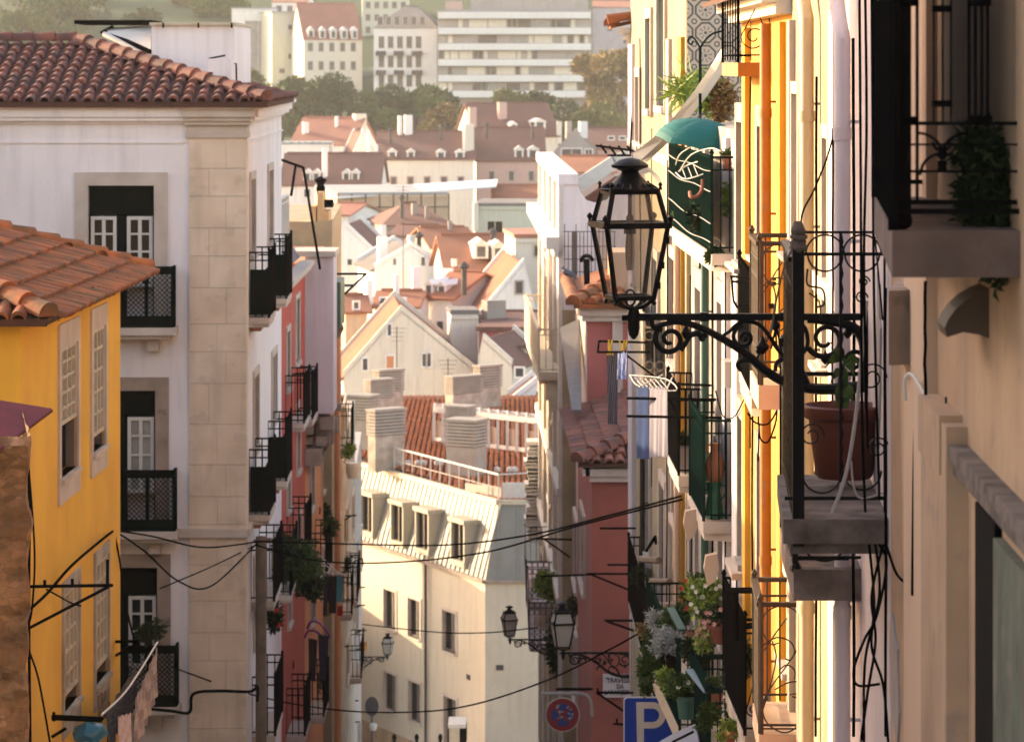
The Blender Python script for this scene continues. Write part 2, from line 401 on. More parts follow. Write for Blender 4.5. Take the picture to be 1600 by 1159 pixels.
def balcony(par, ON, OF, WN, WF, zd, th=.14, h=1.0, side='bars', end='bars', rm='iron', sm='stone', name='balcony', sp=.11, far=True, panel=None, r=.009, tr=.02, mould=True):
    mb = MB()
    ctr = sum((Vector(p) for p in (ON, OF, WN, WF)), Vector((0, 0))) / 4
    def order(pts):
        return pts if sum((pts[i][0] * pts[(i + 1) % 4][1] - pts[(i + 1) % 4][0] * pts[i][1]) for i in range(4)) > 0 else pts[::-1]
    mb.prism(order([ON, OF, WF, WN]), zd - th, zd)
    if mould:
        ins = [Vector(p) + (ctr - Vector(p)) * .1 for p in (ON, OF)] + [Vector(WF), Vector(WN)]
        mb.prism(order([tuple(p) for p in ins]), zd - th * 1.7, zd - th - .001)
    o = mb.build(name, M[sm], par); rb = MB()
    i1 = lambda p: Vector(p) + (ctr - Vector(p)).normalized() * .05
    on, of = i1(ON), i1(OF); wn = Vector(WN) + (Vector(WF) - Vector(WN)).normalized() * .04; wf = Vector(WF) - (Vector(WF) - Vector(WN)).normalized() * .04
    rail(rb, of, on, zd, h, side, r, sp, tr); rail(rb, on, wn, zd, h, end, r, sp, tr)
    if far: rail(rb, of, wf, zd, h, 'bars', r, sp, tr)
    for p in (on, of): rb.tube([(p.x, p.y, zd), (p.x, p.y, zd + h + .03)], r * 2.2, 6); rb.lathe((p.x, p.y, zd + h + .05), [(.01, -.03), (.03, 0), (.008, .04)], 8)
    rb.build('railing', M[rm], o)
    if panel:
        pb = MB(); d3 = lambda p, z: Vector((p.x, p.y, z))
        for a_, b_ in ((of, on),):
            pb.obox(d3(a_, zd + .08), d3(b_, zd + .08) - d3(a_, zd + .08), Vector((.012, 0, 0)), Z3 * (h - .12))
        pb.build('screen', M[panel], o)
    return o
# ---------------------------------------------------------------- ground and haze
def gz(Y):
    if Y < 150: return -2.1 - .19 * Y
    if Y < 270: return -30.6 - (Y - 150) * .09
    if Y < 470: return -41.4
    if Y < 640: return -41.4 + (Y - 470) * .20
    return -7.4 + (Y - 640) * .27
def ground():
    ys = [-40, 0, 40, 80, 120, 150, 180, 210, 240, 270, 320, 380, 430, 470, 500, 540, 580, 610, 640, 670, 700, 740, 780, 830, 880, 940, 1000]
    mb = MB(); xs = list(range(-480, 481, 60))
    for i in range(len(ys) - 1):
        for j in range(len(xs) - 1):
            a, b, c, d = ys[i], ys[i + 1], xs[j], xs[j + 1]
            h = lambda x, y: gz(y) + (math.sin(x * .02 + y * .01) * 6 if y > 660 else 0)
            mb.face([(c, a, h(c, a)), (d, a, h(d, a)), (d, b, h(d, b)), (c, b, h(c, b))])
    return mb.build('ground', mat('ground_earth', (.055, .085, .035), .95, (.04, .06, .025), .02, .7, .2, 3), kind='structure')
ground()
mb = MB()
for i in range(15):
    y0, y1 = i * 10 - 4, i * 10 + 6
    mb.face([(-5.2, y0, gz(y0) + .02), (2.6, y0, gz(y0) + .02), (2.6, y1, gz(y1) + .02), (-5.2, y1, gz(y1) + .02)])
mb.build('street', mat('cobbles', (.38, .35, .32), .7, (.24, .22, .20), 8, .8, .8, 9), kind='structure')
hz = MB(); hz.box(-490, 490, -41, 1001, -46, 118)
hm = bpy.data.materials.new('haze'); hm.use_nodes = True; ht = hm.node_tree
for n_ in list(ht.nodes):
    if n_.type != 'OUTPUT_MATERIAL': ht.nodes.remove(n_)
pv = ht.nodes.new('ShaderNodeVolumePrincipled'); pv.inputs['Color'].default_value = (.96, .93, .88, 1); pv.inputs['Density'].default_value = .00016; pv.inputs['Anisotropy'].default_value = .0
ht.links.new(pv.outputs[0], ht.nodes['Material Output'].inputs['Volume'])
hz.build('haze', hm, kind='stuff')

# ---------------------------------------------------------------- LEFT: yellow house
def yellow_house():
    A = (-5.465, 38.0); B = (-5.279, 46.0); f = Fac(A, B); L = f.L
    h = thing('house', 'yellow plastered house with a moss edged hipped tile roof at the left edge', 'house', (A[0], A[1], gz(38)))
    zt = -2.78; zb = gz(46) - 1
    rs = [f.rect(93, 546, 119.5, 749), f.rect(143, 517, 163, 709), f.rect(98, 930, 122, 1116), f.rect(147.5, 883, 168, 1074)]
    wl = MB(); f.wall(wl, 0, L, zb, zt, rs, .14)
    shell(wl, [(A[0], A[1]), (B[0], B[1]), (-17, 46.3), (-17, 38)], zb, zt, skip=(0,))
    wl.build('wall', M['yellow'], h)
    for i, (r, sur) in enumerate(zip(rs, (.30, .28, .16, .16))):
        # raised sashes: upper sash closed, lower part a gap painted near-black with an inner leaf
        t0, z0, t1, z1 = r; zm = z0 + (z1 - z0) * (.40 if i == 0 else .12)
        o = window(h, f, (t0, zm, t1, z1), 4, 5, .05, .05, 'creampaint', 'curtain', 0, mw=.035)
        q = MB(); s = sur
        f.box(q, t0 - s * .5, t0, z0 - .3, z1 + s, -.02, .03); f.box(q, t1, t1 + s * .5, z0 - .3, z1 + s, -.02, .03)
        f.box(q, t0, t1, z1, z1 + s, -.02, .027); f.box(q, t0, t1, z0 - .30, z0 - .05, -.02, .027); f.box(q, t0 - .03, t1 + .03, z0 - .05, z0, -.12, .07); f.box(q, t1 - .012, t1 - .001, z0, z1, -.17, -.022)
        q.build('surround', M['dirty' if i > 1 else 'stone'], o); q = MB(); f.box(q, t1 - .02, t1 - .013, z0, zm, -.17, -.024); q.build('dark_jamb_lining', M['shutter'], o)  # brown lining put in so the far jamb reads dark
        g = MB(); f.box(g, t0, t1, z0, zm + .02, -.139, -.132); g.build('dark_gap_sheet', M['dark'], o)  # near-black sheet paints the unlit gap below the sash
        g = MB(); f.box(g, t0 + .02, t0 + (t1 - t0) * .62, z0, zm, -.13, -.11); g.build('shutter', M['creampaint'], o)
    # moulding on the near corner
    # roof
    ov = .33; e0 = Vector((A[0] + ov, A[1] - ov, zt)); e1 = Vector((B[0] + ov + .0, B[1] + ov, zt)); Le = (e1 - e0).length
    pitch = .36; half = Le / 2
    sl = math.sqrt(1 + pitch ** 2)
    R0 = Vector((e0.x - half, e0.y + half, zt + half * pitch)); R1 = Vector((-17.5, R0.y, R0.z))
    W0 = Vector((-17.5, e0.y, zt)); W1 = Vector((-17.5, e1.y, zt))
    base = MB(); base.slab([e0, e1, R0], .09); base.slab([W0, e0, R0, R1], .09); base.slab([e1, W1, R1, R0], .09)
    rf = base.build('roof', M['tilepan'], h)
    tb = MB()
    ed = (e1 - e0).normalized(); sv = Vector((-1, 0, pitch)).normalized()
    tiles(tb, e0 + Vector((.05, 0, 0)), ed, sv, [(0, -.1), (Le, -.1), (half, half * sl)], .19, .40, .068)
    tiles(tb, e0, Vector((-1, 0, 0)), Vector((0, 1, pitch)).normalized(), [(0, -.06), (12, -.06), (12, half * sl), (half, half * sl)], .21, .40, .075) if False else None
    O = W0; tiles(tb, O, (1, 0, 0), Vector((0, 1, pitch)), [(0, -.06), (e0.x - W0.x, -.06), (R0.x - W0.x, half * sl), (0, half * sl)], .21, .40, .08)
    tiles(tb, e1, (-1, 0, 0), Vector((0, -1, pitch)), [(0, -.06), (12.2, -.06), (12.2, half * sl), (half, half * sl)], .21, .40, .08)
    hip(tb, e0 + Vector((0, 0, .04)), R0 + Vector((0, 0, .06)), .12); hip(tb, e1 + Vector((0, 0, .04)), R0 + Vector((0, 0, .06)), .11); hip(tb, R0 + Vector((0, 0, .06)), R1 + Vector((0, 0, .06)), .12)
    tb.build('clay_tiles', M['tileor'], rf, smooth=True)
    cb = MB(); f.box(cb, -.1, L + .1, zt - .12, zt - .02, -.05, .10); f.box(cb, -.15, L + .15, zt - .05, zt + .0, -.05, .2)
    cb.build('cornice', M['yellow'], h)
    ms = MB()
    for i in range(420):
        p = e0.lerp(e1, rnd.random()) + Vector((rnd.uniform(-.12, .05), 0, rnd.uniform(-.02, .08)))
        ms.leafs(p, (.06, .06, .03), 3, .035)
    for i in range(260):
        p = e1.lerp(R0, rnd.random() * .6) + Vector((rnd.uniform(-.1, .1), rnd.uniform(-.15, .05), rnd.uniform(.0, .07)))
        ms.leafs(p, (.06, .06, .03), 3, .035)
    ms.build('moss', mat('moss', (.16, .11, .03), .95, tint=(.30, .22, .06)), rf)
    return f
YF = yellow_house()

# ---------------------------------------------------------------- LEFT: ruined rubble wall with corrugated roof
def rubble_mat():
    m = mat('rubble', (.30, .17, .09), .95, (.12, .065, .035), 3.4, .8, 1.0, 16, cracks=.6, streak_col=(.04, .025, .015)); t = m.node_tree; N = t.nodes; L = t.links; b = N['Principled BSDF']; src = b.inputs['Base Color'].links[0].from_socket
    tc = N.new('ShaderNodeTexCoord'); mp = N.new('ShaderNodeMapping'); mp.inputs['Scale'].default_value = (1.7, 1.7, 3.2); L.new(tc.outputs['Object'], mp.inputs[0])
    v = N.new('ShaderNodeTexVoronoi'); v.feature = 'DISTANCE_TO_EDGE'; L.new(mp.outputs[0], v.inputs['Vector']); v2 = N.new('ShaderNodeTexVoronoi'); L.new(mp.outputs[0], v2.inputs['Vector'])
    r = N.new('ShaderNodeMapRange'); r.inputs[1].default_value = .0; r.inputs[2].default_value = .06; L.new(v.outputs['Distance'], r.inputs[0])
    x = N.new('ShaderNodeMix'); x.data_type = 'RGBA'; L.new(r.outputs[0], x.inputs[0]); x.inputs[6].default_value = (.14, .09, .055, 1)
    y = N.new('ShaderNodeMix'); y.data_type = 'RGBA'; y.blend_type = 'MULTIPLY'; y.inputs[0].default_value = .45; L.new(src, y.inputs[6]); sep_ = N.new('ShaderNodeSeparateColor'); L.new(v2.outputs['Color'], sep_.inputs[0]); L.new(sep_.outputs[0], y.inputs[7]); L.new(y.outputs[2], x.inputs[7]); L.new(x.outputs[2], b.inputs['Base Color'])
    return m
def rubble():
    h = thing('house', 'ruined rubble stone house end under a dark red corrugated metal roof', 'house', (-4.6, 31, gz(31)))
    mb = MB(); zt = -3.35; zb = gz(31) - 2; x1 = -.1416 * 31
    N = 60; H = 90; x0 = -6.2
    rg = random.Random(3)
    from mathutils import noise
    def hh(x, z):
        p = Vector((x * 1.7, 0, z * 3.2)); d = noise.voronoi(p)[0]
        return .13 * min(.5, d[1] - d[0]) * 2 + .03 * noise.noise(Vector((x * 9, z * 9, 1)))
    def pt(i, j):
        x = x0 + (x1 - x0) * i / N; z = zb + (zt - zb) * j / H
        if i == N: x += .06 * noise.noise(Vector((1, z * 3, 0))); 
        return Vector((x, 31 - hh(x, z), z))
    for i in range(N):
        for j in range(H): mb.face([pt(i, j), pt(i + 1, j), pt(i + 1, j + 1), pt(i, j + 1)])
    def ps(i, j):
        y = 31 + i * .1; z = zb + (zt - zb) * j / H; q = pt(N, j); return Vector((q.x - .1416 * (y - 31) - .003 * i + hh(y, z) * (.15 if i else 0), y if i else q.y, z))
    for i in range(25):
        for j in range(H): mb.face([ps(i, j), ps(i + 1, j), ps(i + 1, j + 1), ps(i, j + 1)])
    mb.build('wall', rubble_mat(), h, smooth=True)
    r = MB(); n = 40; y0, y1 = 29.2, 34.2
    for i in range(n * 4):
        a, b = i / (n * 4), (i + 1) / (n * 4)
        za = .022 * math.sin(a * n * 6.283); zb_ = .022 * math.sin(b * n * 6.283)
        p = lambda f, x, dz: Vector((x, y0 + (y1 - y0) * f, -3.43 + (-4.60 - x) * .16 + dz))
        for dz in (0, -.006):
            r.face([p(a, -6.6, za + dz), p(a, -4.60 - .0, za + dz), p(b, -4.60, zb_ + dz), p(b, -6.6, zb_ + dz)])
    r.build('roof', mat('corrugated_red', (.16, .018, .018), .5, (.09, .015, .015), 5, .6, spec=.6), h, smooth=True)
rubble()

# ---------------------------------------------------------------- LEFT: white corner house
def lattice_screen(par, f, t0, t1, z0, z1, o, name='screen', m='green'):
    mb = MB(); fr = .06
    f.box(mb, t0, t1, z0, z0 + fr, o - .02, o + .03); f.box(mb, t0, t1, z1 - fr, z1, o - .02, o + .04)
    n = max(1, round((t1 - t0) / .45)); w_ = (t1 - t0) / n
    for i in range(n + 1): f.box(mb, t0 + i * w_ - .03, t0 + i * w_ + .03, z0 + fr, z1 - fr, o - .02, o + .028)
    f.box(mb, t0, t1, z0 + fr, z0 + fr + .14, o - .015, o + .012); f.box(mb, t0, t1, z1 - fr - .08, z1 - fr, o - .015, o + .012)
    for i in range(n):                                  # diagonal laths
        a, b, c, d = t0 + i * w_ + .03, t0 + (i + 1) * w_ - .03, z0 + fr + .14, z1 - fr - .08
        for s in (1, -1):
            k = a - (d - c)
            while k < b + (d - c):
                # line t = k + s*(z-c) style
                p = []
                ta, tb_ = (k, k + (d - c)) if s == 1 else (k + (d - c), k)
                # clip
                u0, u1 = 0, 1; dt = tb_ - ta
                for lim, sg in ((a, 1), (b, -1)):
                    v0 = (ta - lim) * sg; v1 = (tb_ - lim) * sg
                    if v0 < 0 and v1 < 0: u1 = -1
                    elif v0 < 0: u0 = max(u0, v0 / (v0 - v1))
                    elif v1 < 0: u1 = min(u1, v0 / (v0 - v1))
                if u1 > u0 + .02:
                    A_ = f.pt(ta + dt * u0, c + (d - c) * u0, o + (.004 if s > 0 else -.006)); B_ = f.pt(ta + dt * u1, c + (d - c) * u1, o + (.004 if s > 0 else -.006))
                    mb.bar(A_, B_, .010, .012)
                k += .085
    return mb.build(name, M['darkgreen'], par)
def white_house():
    global WHITE
    A = (-14, 59.0); B = (-4.613, 59.0); f = Fac(A, B)
    Cc = (-4.748, 70.3); g = Fac(B, Cc)
    h = thing('house', 'white corner house with limestone quoin and a dark hipped clay tile roof', 'house', (-4.6, 59, gz(59))); WHITE = h.name
    zt = -.95; zb = gz(70) - 1
    rs = [f.rect(138, 290, 241, 512), f.rect(138, 610, 243, 834), f.rect(138, 886, 246, 1106), f.rect(138, 1180, 246, 1380)]
    gs = [g.rect(390, 282, 397, 400), g.rect(418, 268, 425, 380), g.rect(395.5, 592, 402.5, 705), g.rect(424, 560, 431, 660), g.rect(396, 880, 404, 1010), g.rect(425, 850, 432, 980)]
    mb = MB(); f.wall(mb, 0, f.L, zb, zt, rs, .18); g.wall(mb, 0, g.L, zb, zt, gs, .16)
    shell(mb, [A, B, Cc, (-14, 70.3)], zb, zt, skip=(0, 1)); mb.build('wall', M['white'], h)
    for i, r in enumerate(rs[:3]):
        t0, z0, t1, z1 = r; zz = z1 - (z1 - z0) * (.21, .18, .20)[i]
        d = MB(); f.box(d, t0, t1, zz, z1, -.14, -.09)       # dark transom with two raised panels
        tm = (t0 + t1) / 2
        for a, b in ((t0 + .06, tm - .04), (tm + .04, t1 - .06)):
            f.box(d, a, b, zz + .08, z1 - .08, -.10, -.075)
        f.box(d, tm - .085, tm + .085, z0, zz, -.14, -.07); f.box(d, t0, t0 + .03, z0, zz, -.14, -.07); f.box(d, t1 - .03, t1, z0, zz, -.14, -.07)
        dd = d.build('door', M['darkgreen'], h)
        for a, b in ((t0 + .035, tm - .09), (tm + .09, t1 - .035)):
            window(dd, f, (a, z0 + .7, b, zz - .02), 2, 4, .12, .06, 'whitepaint', 'glass' if i != 1 else 'curtain', 0, mw=.035, name='glazed_leaf')
        q = MB(); s = .23
        f.box(q, t0 - s, t0, z0, z1 + s, -.02, .05); f.box(q, t1, t1 + s, z0, z1 + s, -.02, .05); f.box(q, t0, t1, z1, z1 + s, -.02, .047)
        q.build('surround', M['stone' if i == 0 else 'brownstone'], dd)
        # balcony slab and lattice screen
        zd = ((HY - (512, 830, 1104)[i]) / F) * 58.55
        b = MB(); f.box(b, t0 - .35, t1 + .42, zd - .13, zd, 0, .5); f.box(b, t0 - .25, t1 + .32, zd - .2, zd - .13, 0, .42)
        f.box(b, t0 - .1, t0 + .12, zd - .42, zd - .2, 0, .22); f.box(b, t1 - .1, t1 + .1, zd - .42, zd - .2, 0, .22)
        bo = b.build('balcony', M['stone'], h)
        lattice_screen(bo, f, t0 - .3, t1 + .36, zd, zd + 1.05, .42)
        e2 = Fac((f.pt(t1 + .36, 0, .42).x, f.pt(0, 0, .42).y), (f.pt(t1 + .36, 0, .05).x, f.pt(0, 0, .05).y))
        e_ = MB(); e_.box(e2.A.x - .02, e2.A.x + .02, min(e2.A.y, e2.B.y), max(e2.A.y, e2.B.y), zd, zd + 1.05); e_.build('side_screen', M['darkgreen'], bo)
    for i, r in enumerate(gs):
        o = window(h, g, r, 2, 4, .1, .06, 'shutter', 'glass', .14, 'stone')
    # street side balconies
    for i, (a, y0, b, yb) in enumerate(((389, 497, 404, 0), (418, 467, 436, 0), (393, 805, 405, 0), (411, 752, 440, 0))):
        t0 = max(.15, g.t(a)); t1 = g.t(b); z = g.tz(a, y0)[1] if a > 392 else (HY - y0) / F * 59.4
        t1 = t0 + 2.1 if i % 2 == 0 else t0 + 2.3
        t0 = (1.0, 6.6)[i % 2]; t1 = t0 + 1.9
        z = (HY - (497, 467, 805, 752)[i]) / F * (60.0, 65.6)[i % 2]
        p = lambda t, o: tuple(g.pt(t, 0, o))[:2]
        bo = balcony(h, p(t0, .36), p(t1, .36), p(t0, 0), p(t1, 0), z, .1, 1.15, 'bars', 'bars', sp=.13, r=.012, tr=.022)
        s = MB(); g.box(s, t0 + .02, t0 + .05, z + .08, z + .85, .02, .34); g.box(s, t0 + .05, t1 - .05, z + .08, z + .85, .28, .30); s.build('screen', M['darkgreen'], bo)
        s = MB(); g.box(s, t0 + .1, t0 + .9, z - .24, z - .17, .02, .2); s.build('bracket', M['terracotta'], bo)
    # quoin pilaster of ashlar blocks
    q = MB(); t0, t1 = f.t(296), f.t(384.5); z = zt - .1; rows = 0; rg = random.Random(5)
    while z > zb:
        hh = rg.choice((.55, .62, .7, .48)); z2 = max(zb, z - hh); sp = t0 + (t1 - t0) * rg.choice((.35, .5, .65))
        for a, b in ((t0, sp - .002), (sp + .002, t1)):
            f.box(q, a, b, z2 + .003, z - .003, -.02, .06 + rg.uniform(-.002, .002), rg.random())
        g.box(q, -.058, .5, z2 + .004, z - .004, -.02, .022, rg.random())
        z = z2
    q.build('quoin', mat('ashlar', (.76, .60, .46), .85, (.52, .38, .26), 1.7, .6, .25, 9, tint=(.70, .54, .40), streak=.35, streak_col=(.3, .23, .18), cracks=.2), h)
    # cornice and capital
    c = MB()
    for z0, z1, o in ((-1.32, -1.28, .03), (-.98, -.93, .06), (-.93, -.86, .16), (-.86, -.72, .22), (-.72, -.66, .30)):
        f.box(c, 0, t0 - .1, z0, z1, -.02, o)
        g.box(c, .12, g.L + .05, z0, z1, -.02, o)
    c.build('cornice', M['white'], h)
    c = MB()
    for k, (z0, z1, o) in enumerate(((-1.22, -1.14, .10), (-1.14, -1.0, .07), (-1.0, -.93, .16), (-.93, -.86, .22), (-.86, -.72, .28), (-.72, -.655, .36))):
        f.box(c, t0 - .02 - o * .35, t1 + .0 + o * .5, z0, z1 - .002, -.3, o)
    c.build('capital', M['stone'], h)
    c = MB()
    for zz in ((HY - 832) / F * 59,):
        f.box(c, t1 - 3.5, t1 + .03, zz - .07, zz + .07, -.02, .12); g.box(c, 0, g.L, zz - .07, zz + .07, -.02, .08)
    c.build('string_course', M['stone'], h)
    # roof
    ez = -.60; ov = .42; e0 = Vector((-15, 59 - ov, ez)); e1 = Vector((B[0] + ov, 59 - ov, ez)); e2 = Vector((B[0] + ov - .13, 67.7, ez))
    run = (e2.y - e1.y) / 2 * .84; pit = 1.27 / 3.8
    run = 3.8; pit = .27
    R0 = Vector((e1.x - run, e1.y + run, ez + run * pit)); R1 = Vector((-15, R0.y, R0.z)); R2 = Vector((R0.x, e2.y - run, R0.z)); e3 = Vector((-15, e2.y, ez))
    rb = MB(); rb.slab([e0, e1, R0, R1], .1); rb.slab([e1, e2, R2, R0], .1); rb.slab([e2, e3, R1, R2], .1)
    rf = rb.build('roof', M['tilepan'], h)
    tb = MB(); sl = math.sqrt(1 + pit * pit)
    tiles(tb, e0, (1, 0, 0), Vector((0, 1, pit)), [(0, -.05), (e1.x - e0.x, -.05), (R0.x - e0.x, run * sl), (0, run * sl)], .245, .36, .085)
    tiles(tb, e1, (e2 - e1), Vector((-1, 0, pit)), [(0, -.05), ((e2 - e1).length, -.05), ((e2 - e1).length - run, run * sl), (run, run * sl)], .245, .36, .085)
    hip(tb, e1 + Vector((-.05, .05, .05)), R0 + Vector((0, 0, .07)), .13); hip(tb, R0 + Vector((0, 0, .07)), R1 + Vector((0, 0, .07)), .12)
    tb.build('clay_tiles', M['tile'], rf, smooth=True)
    # rooftop penthouse box, small chimney, skylight canopy
    p = MB(); x0, x1 = (237 - 800) / F * 61.3, (366 - 800) / F * 61.3
    p.box(x0, x1, 61.3, 65.2, -1.2, (HY - 40) / F * 61.3)
    p.build('penthouse', M['white'], h)
    p = MB(); zt2 = (HY - 38) / F * 61.2
    p.box(x0 - .03, x1 + .03, 61.2, 65.3, zt2 - .02, zt2 + .03); p.build('penthouse_coping', M['creampaint'], h)
    p = MB(); p.tube([P(370, 148, 61.2), P(369, 100, 61.2), P(345, 97, 61.2)], .018, 6); p.build('vent_pipe', M['iron'], h)
    p = MB(); p.bar(P(326, 92, 60.6), P(352, 87, 60.6), .05, .03); p.build('chimney_cover', M['iron'], h)
    for px in (255, 310, 362):
        p = MB(); p.bar(P(px, 36, 61.15), P(px, 44, 61.15), .03); p.build('coping_clip', M['iron'], h)
    p = MB(); cx0, cx1 = (326 - 800) / F * 60, (363 - 800) / F * 60
    p.box(cx0, cx1, 59.7, 60.4, -.9, (HY - 92) / F * 60); p.build('chimney', M['white'], h)
    p = MB(); z = (HY - 38) / F * 62.8; p.box((118 - 800) / F * 62.8, (238 - 800) / F * 62.8, 62.6, 64.6, z, z + .07)
    p.bar(P(165, 50, 62.6), P(236, 82, 61.5), .12, .05); p.bar(P(158, 52, 62.6), P(176, 42, 62.8), .05, .05)
    p.build('skylight_canopy', M['iron'], h)
    p = MB(); p.slab([P(160, 52, 62.4), P(235, 88, 61.4), P(237, 40, 62.9), P(168, 44, 62.9)], .06); p.build('skylight', M['whitepaint'], h)
    return f, g
WF_, WG = white_house()

# ---------------------------------------------------------------- LEFT ROW beyond the white house
def row_house(label, A, B, zt, mname, wins, wm='glass', sm='stone', deep=8, zb=None, fm='whitepaint', extra=None, sur=.12, front=True, loc=None):
    f = Fac(A, B); h = thing('house', label, 'house', (A[0], A[1], gz(A[1])))
    zb = zb if zb is not None else gz(B[1]) - 2
    rs = [f.rect(*w_) for w_ in wins]
    mb = MB(); f.wall(mb, 0, f.L, zb, zt, rs, .14)
    bk = (-f.n.x * deep, -f.n.y * deep)
    shell(mb, [A, B, (B[0] + bk[0], B[1] + bk[1]), (A[0] + bk[0], A[1] + bk[1])], zb, zt, skip=(0,)); mb.build('wall', M[mname], h)
    for r in rs: window(h, f, r, 2, 4, .1, .055, fm, wm, sur, sm)
    return h, f
XL = -4.75
# red house
redh, fr = row_house('deep red terraced house with violet roof terrace beside the white corner house', (XL, 70.4), (XL, 78.2), -4.62, 'red',
    [(447, 520, 452, 610), (461, 470, 467, 570), (448, 700, 453, 800), (463, 640, 468, 740), (449, 880, 454, 980), (465, 810, 470, 900)], 'glass', 'stone')
mb = MB()
fr.box(mb, 0, fr.L, -4.62, -4.50, -.1, .16); fr.box(mb, 0, fr.L, -4.50, -4.42, -.1, .24); mb.build('cornice', M['stone'], redh)
mb = MB()    # terrace wall and white rail
mb.slab([(XL - .1, 70.5, -4.35), (XL - .1, 78.1, -4.35), (XL - .9, 78.1, -3.1), (XL - .9, 70.5, -3.1)], .08); mb.build('roof', mat('slate_violet', (.10, .075, .095), .8, (.16, .13, .14), 2, .6), redh)
mb = MB(); rail(mb, (XL - .35, 70.6), (XL - .35, 78), -3.9, 1.0, 'bars', .012, .22, .03); mb.build('roof_railing', M['whitepaint'], redh)
mb = MB()
mb.box(XL - 6, XL - .9, 73, 78.1, -4.4, -2.55)
mb.build('attic', M['dirty'], redh)
mb = MB(); o_ = Vector((XL - .7, 72.8, -2.6)); mb.slab([o_, o_ + Vector((0, 5.6, 0)), o_ + Vector((-3, 5.6, 1.0)), o_ + Vector((-3, 0, 1.0))], .08)
ro = mb.build('attic_roof', M['tilepan'], redh); mb = MB(); tiles(mb, o_, (0, 1, 0), Vector((-3, 0, 1.0)), [(0, -.05), (5.6, -.05), (5.6, 3.1), (0, 3.1)], .22, .36, .08); mb.build('clay_tiles', M['tileor'], ro, smooth=True)
# lilac house with projecting upper floor
lil, fl = row_house('tall lilac grey house whose upper floor juts out on crumbling corbels', (XL, 78.3), (XL, 86), -4.5, 'orange',
    [(484, 720, 490, 800), (503, 690, 508, 770), (485, 880, 491, 980), (504, 860, 509, 940)], 'glass', 'stone')
mb = MB(); mb.box(XL + .001, -4.10, 78.35, 79.9, (HY - 646) / F * 78.35, -4.35)
mb.build('oriel', M['lilac'], lil)
mb = MB(); mb.box(XL - .3, -4.05, 78.25, 80.0, -4.35, -4.22); mb.build('oriel_coping', M['stone'], lil)
mb = MB()
for i in range(60):
    p = Vector((rnd.uniform(XL, -4.1), rnd.uniform(78.4, 80.5), rnd.uniform(-9.1, -7.95)))
    p.x = min(p.x, XL + (p.z + 9.3) * .55)
    s = rnd.uniform(.06, .2); mb.box(p.x - s, p.x + s, p.y - s, p.y + s, p.z - s, p.z + s, rnd.random())
mb.build('corbel_rubble', M['brownstone'], lil)
# ochre house
och, fo = row_house('narrow ochre house with a tall chimney and tawny downpipe beyond the lilac house', (-4.55, 86.2), (-4.85, 97), -3.9, 'cream',
    [(528, 560, 531, 640), (536, 640, 540, 720), (526, 740, 530, 820)], 'glass', 'stone')
mb = MB(); mb.tube([(-4.42, 86.4, -6.4), (-4.42, 86.4, -20)], .075, 8); mb.build('downpipe', M['orange'], och)
mb = MB()
for x0, x1, zt_ in ((486, 494, 322), (496, 505, 300), (505, 514, 330)):
    mb.box((x0 - 800) / F * 86.4, (x1 - 800) / F * 86.4, 86.3, 87.6, -5.4, (HY - zt_) / F * 86.4)
mb.build('chimney', mat('ochre_stack', (.55, .36, .17), .85, (.36, .22, .12), 3, .6), och)
mb = MB()
mb.lathe(P(501, 300, 87), [(.10, -.05), (.12, .1), (.08, .2), (.16, .3), (.02, .4)], 8)
mb.lathe(P(511, 318, 87), [(.16, -.1), (.18, 0), (.16, .1)], 8); mb.build('chimney_pot', M['iron'], och)
gb = MB()      # green enclosed balcony with weathered pipes below
gb.box(-4.72, -4.15, 82.6, 84.6, -6.3, -5.2); gb.build('green_balcony', M['greenpaint'], och)
gb = MB()
for i in range(4): gb.tube([(-4.75 + i * .06, 82.6, -6.95 + i * .16), (-4.2 + i * .03, 82.8, -6.45 + i * .05)], .08, 8)
gb.build('balcony_roll', M['wood'], och)
# grey house and last house
gry, fg = row_house('weathered grey house hung with laundry racks down the left side', (-4.85, 97.2), (-5.15, 112), (HY - 660) / F * 98, 'dirty',
    [(540, 800, 543, 860), (550, 780, 553, 840), (541, 900, 544, 960), (551, 920, 554, 980), (541, 1010, 544, 1070)], 'glass', 'stone', sm='stone') if False else row_house('weathered grey house hung with laundry racks down the left side', (-4.85, 97.2), (-5.15, 112), (HY - 700) / F * 98, 'dirty',
    [(540, 800, 543, 860), (550, 780, 553, 840), (541, 900, 544, 960), (551, 920, 554, 980), (541, 1010, 544, 1070)], 'glass')
lst, fls = row_house('last grey beige house on the left before the lit white block', (-5.2, 112.2), (-5.6, 127), (HY - 745) / F * 113, 'grey',
    [(557, 850, 559, 900), (563, 840, 565, 890), (557, 960, 559, 1010)], 'glass')

# unseen left building beside the viewpoint, shaped to keep the near right wall in shade
def offscreen_left():
    h = thing('house', 'unseen tall house left of the viewpoint, shading the near right wall', 'house', (-5, 10, gz(10)))
    mb = MB(); mb.prism([(-4.9, 11), (-4.9, 27.0), (-9, 27.0), (-9, 11)][::-1], gz(22) - 1, 2.8); mb.build('wall', M['cream'], h)
offscreen_left()
sh_ = thing('house', 'unseen house across the side street, shading the lower right facades', 'house', (-13, 50, gz(50)))  # added out of view; its height sets the shade on the right facades
mb = MB(); mb.prism([(-13.0, 46.8), (-24, 46.8), (-24, 58.6), (-13.0, 58.6)][::-1], gz(58) - 1, -1.0); mb.build('wall', M['cream'], sh_)

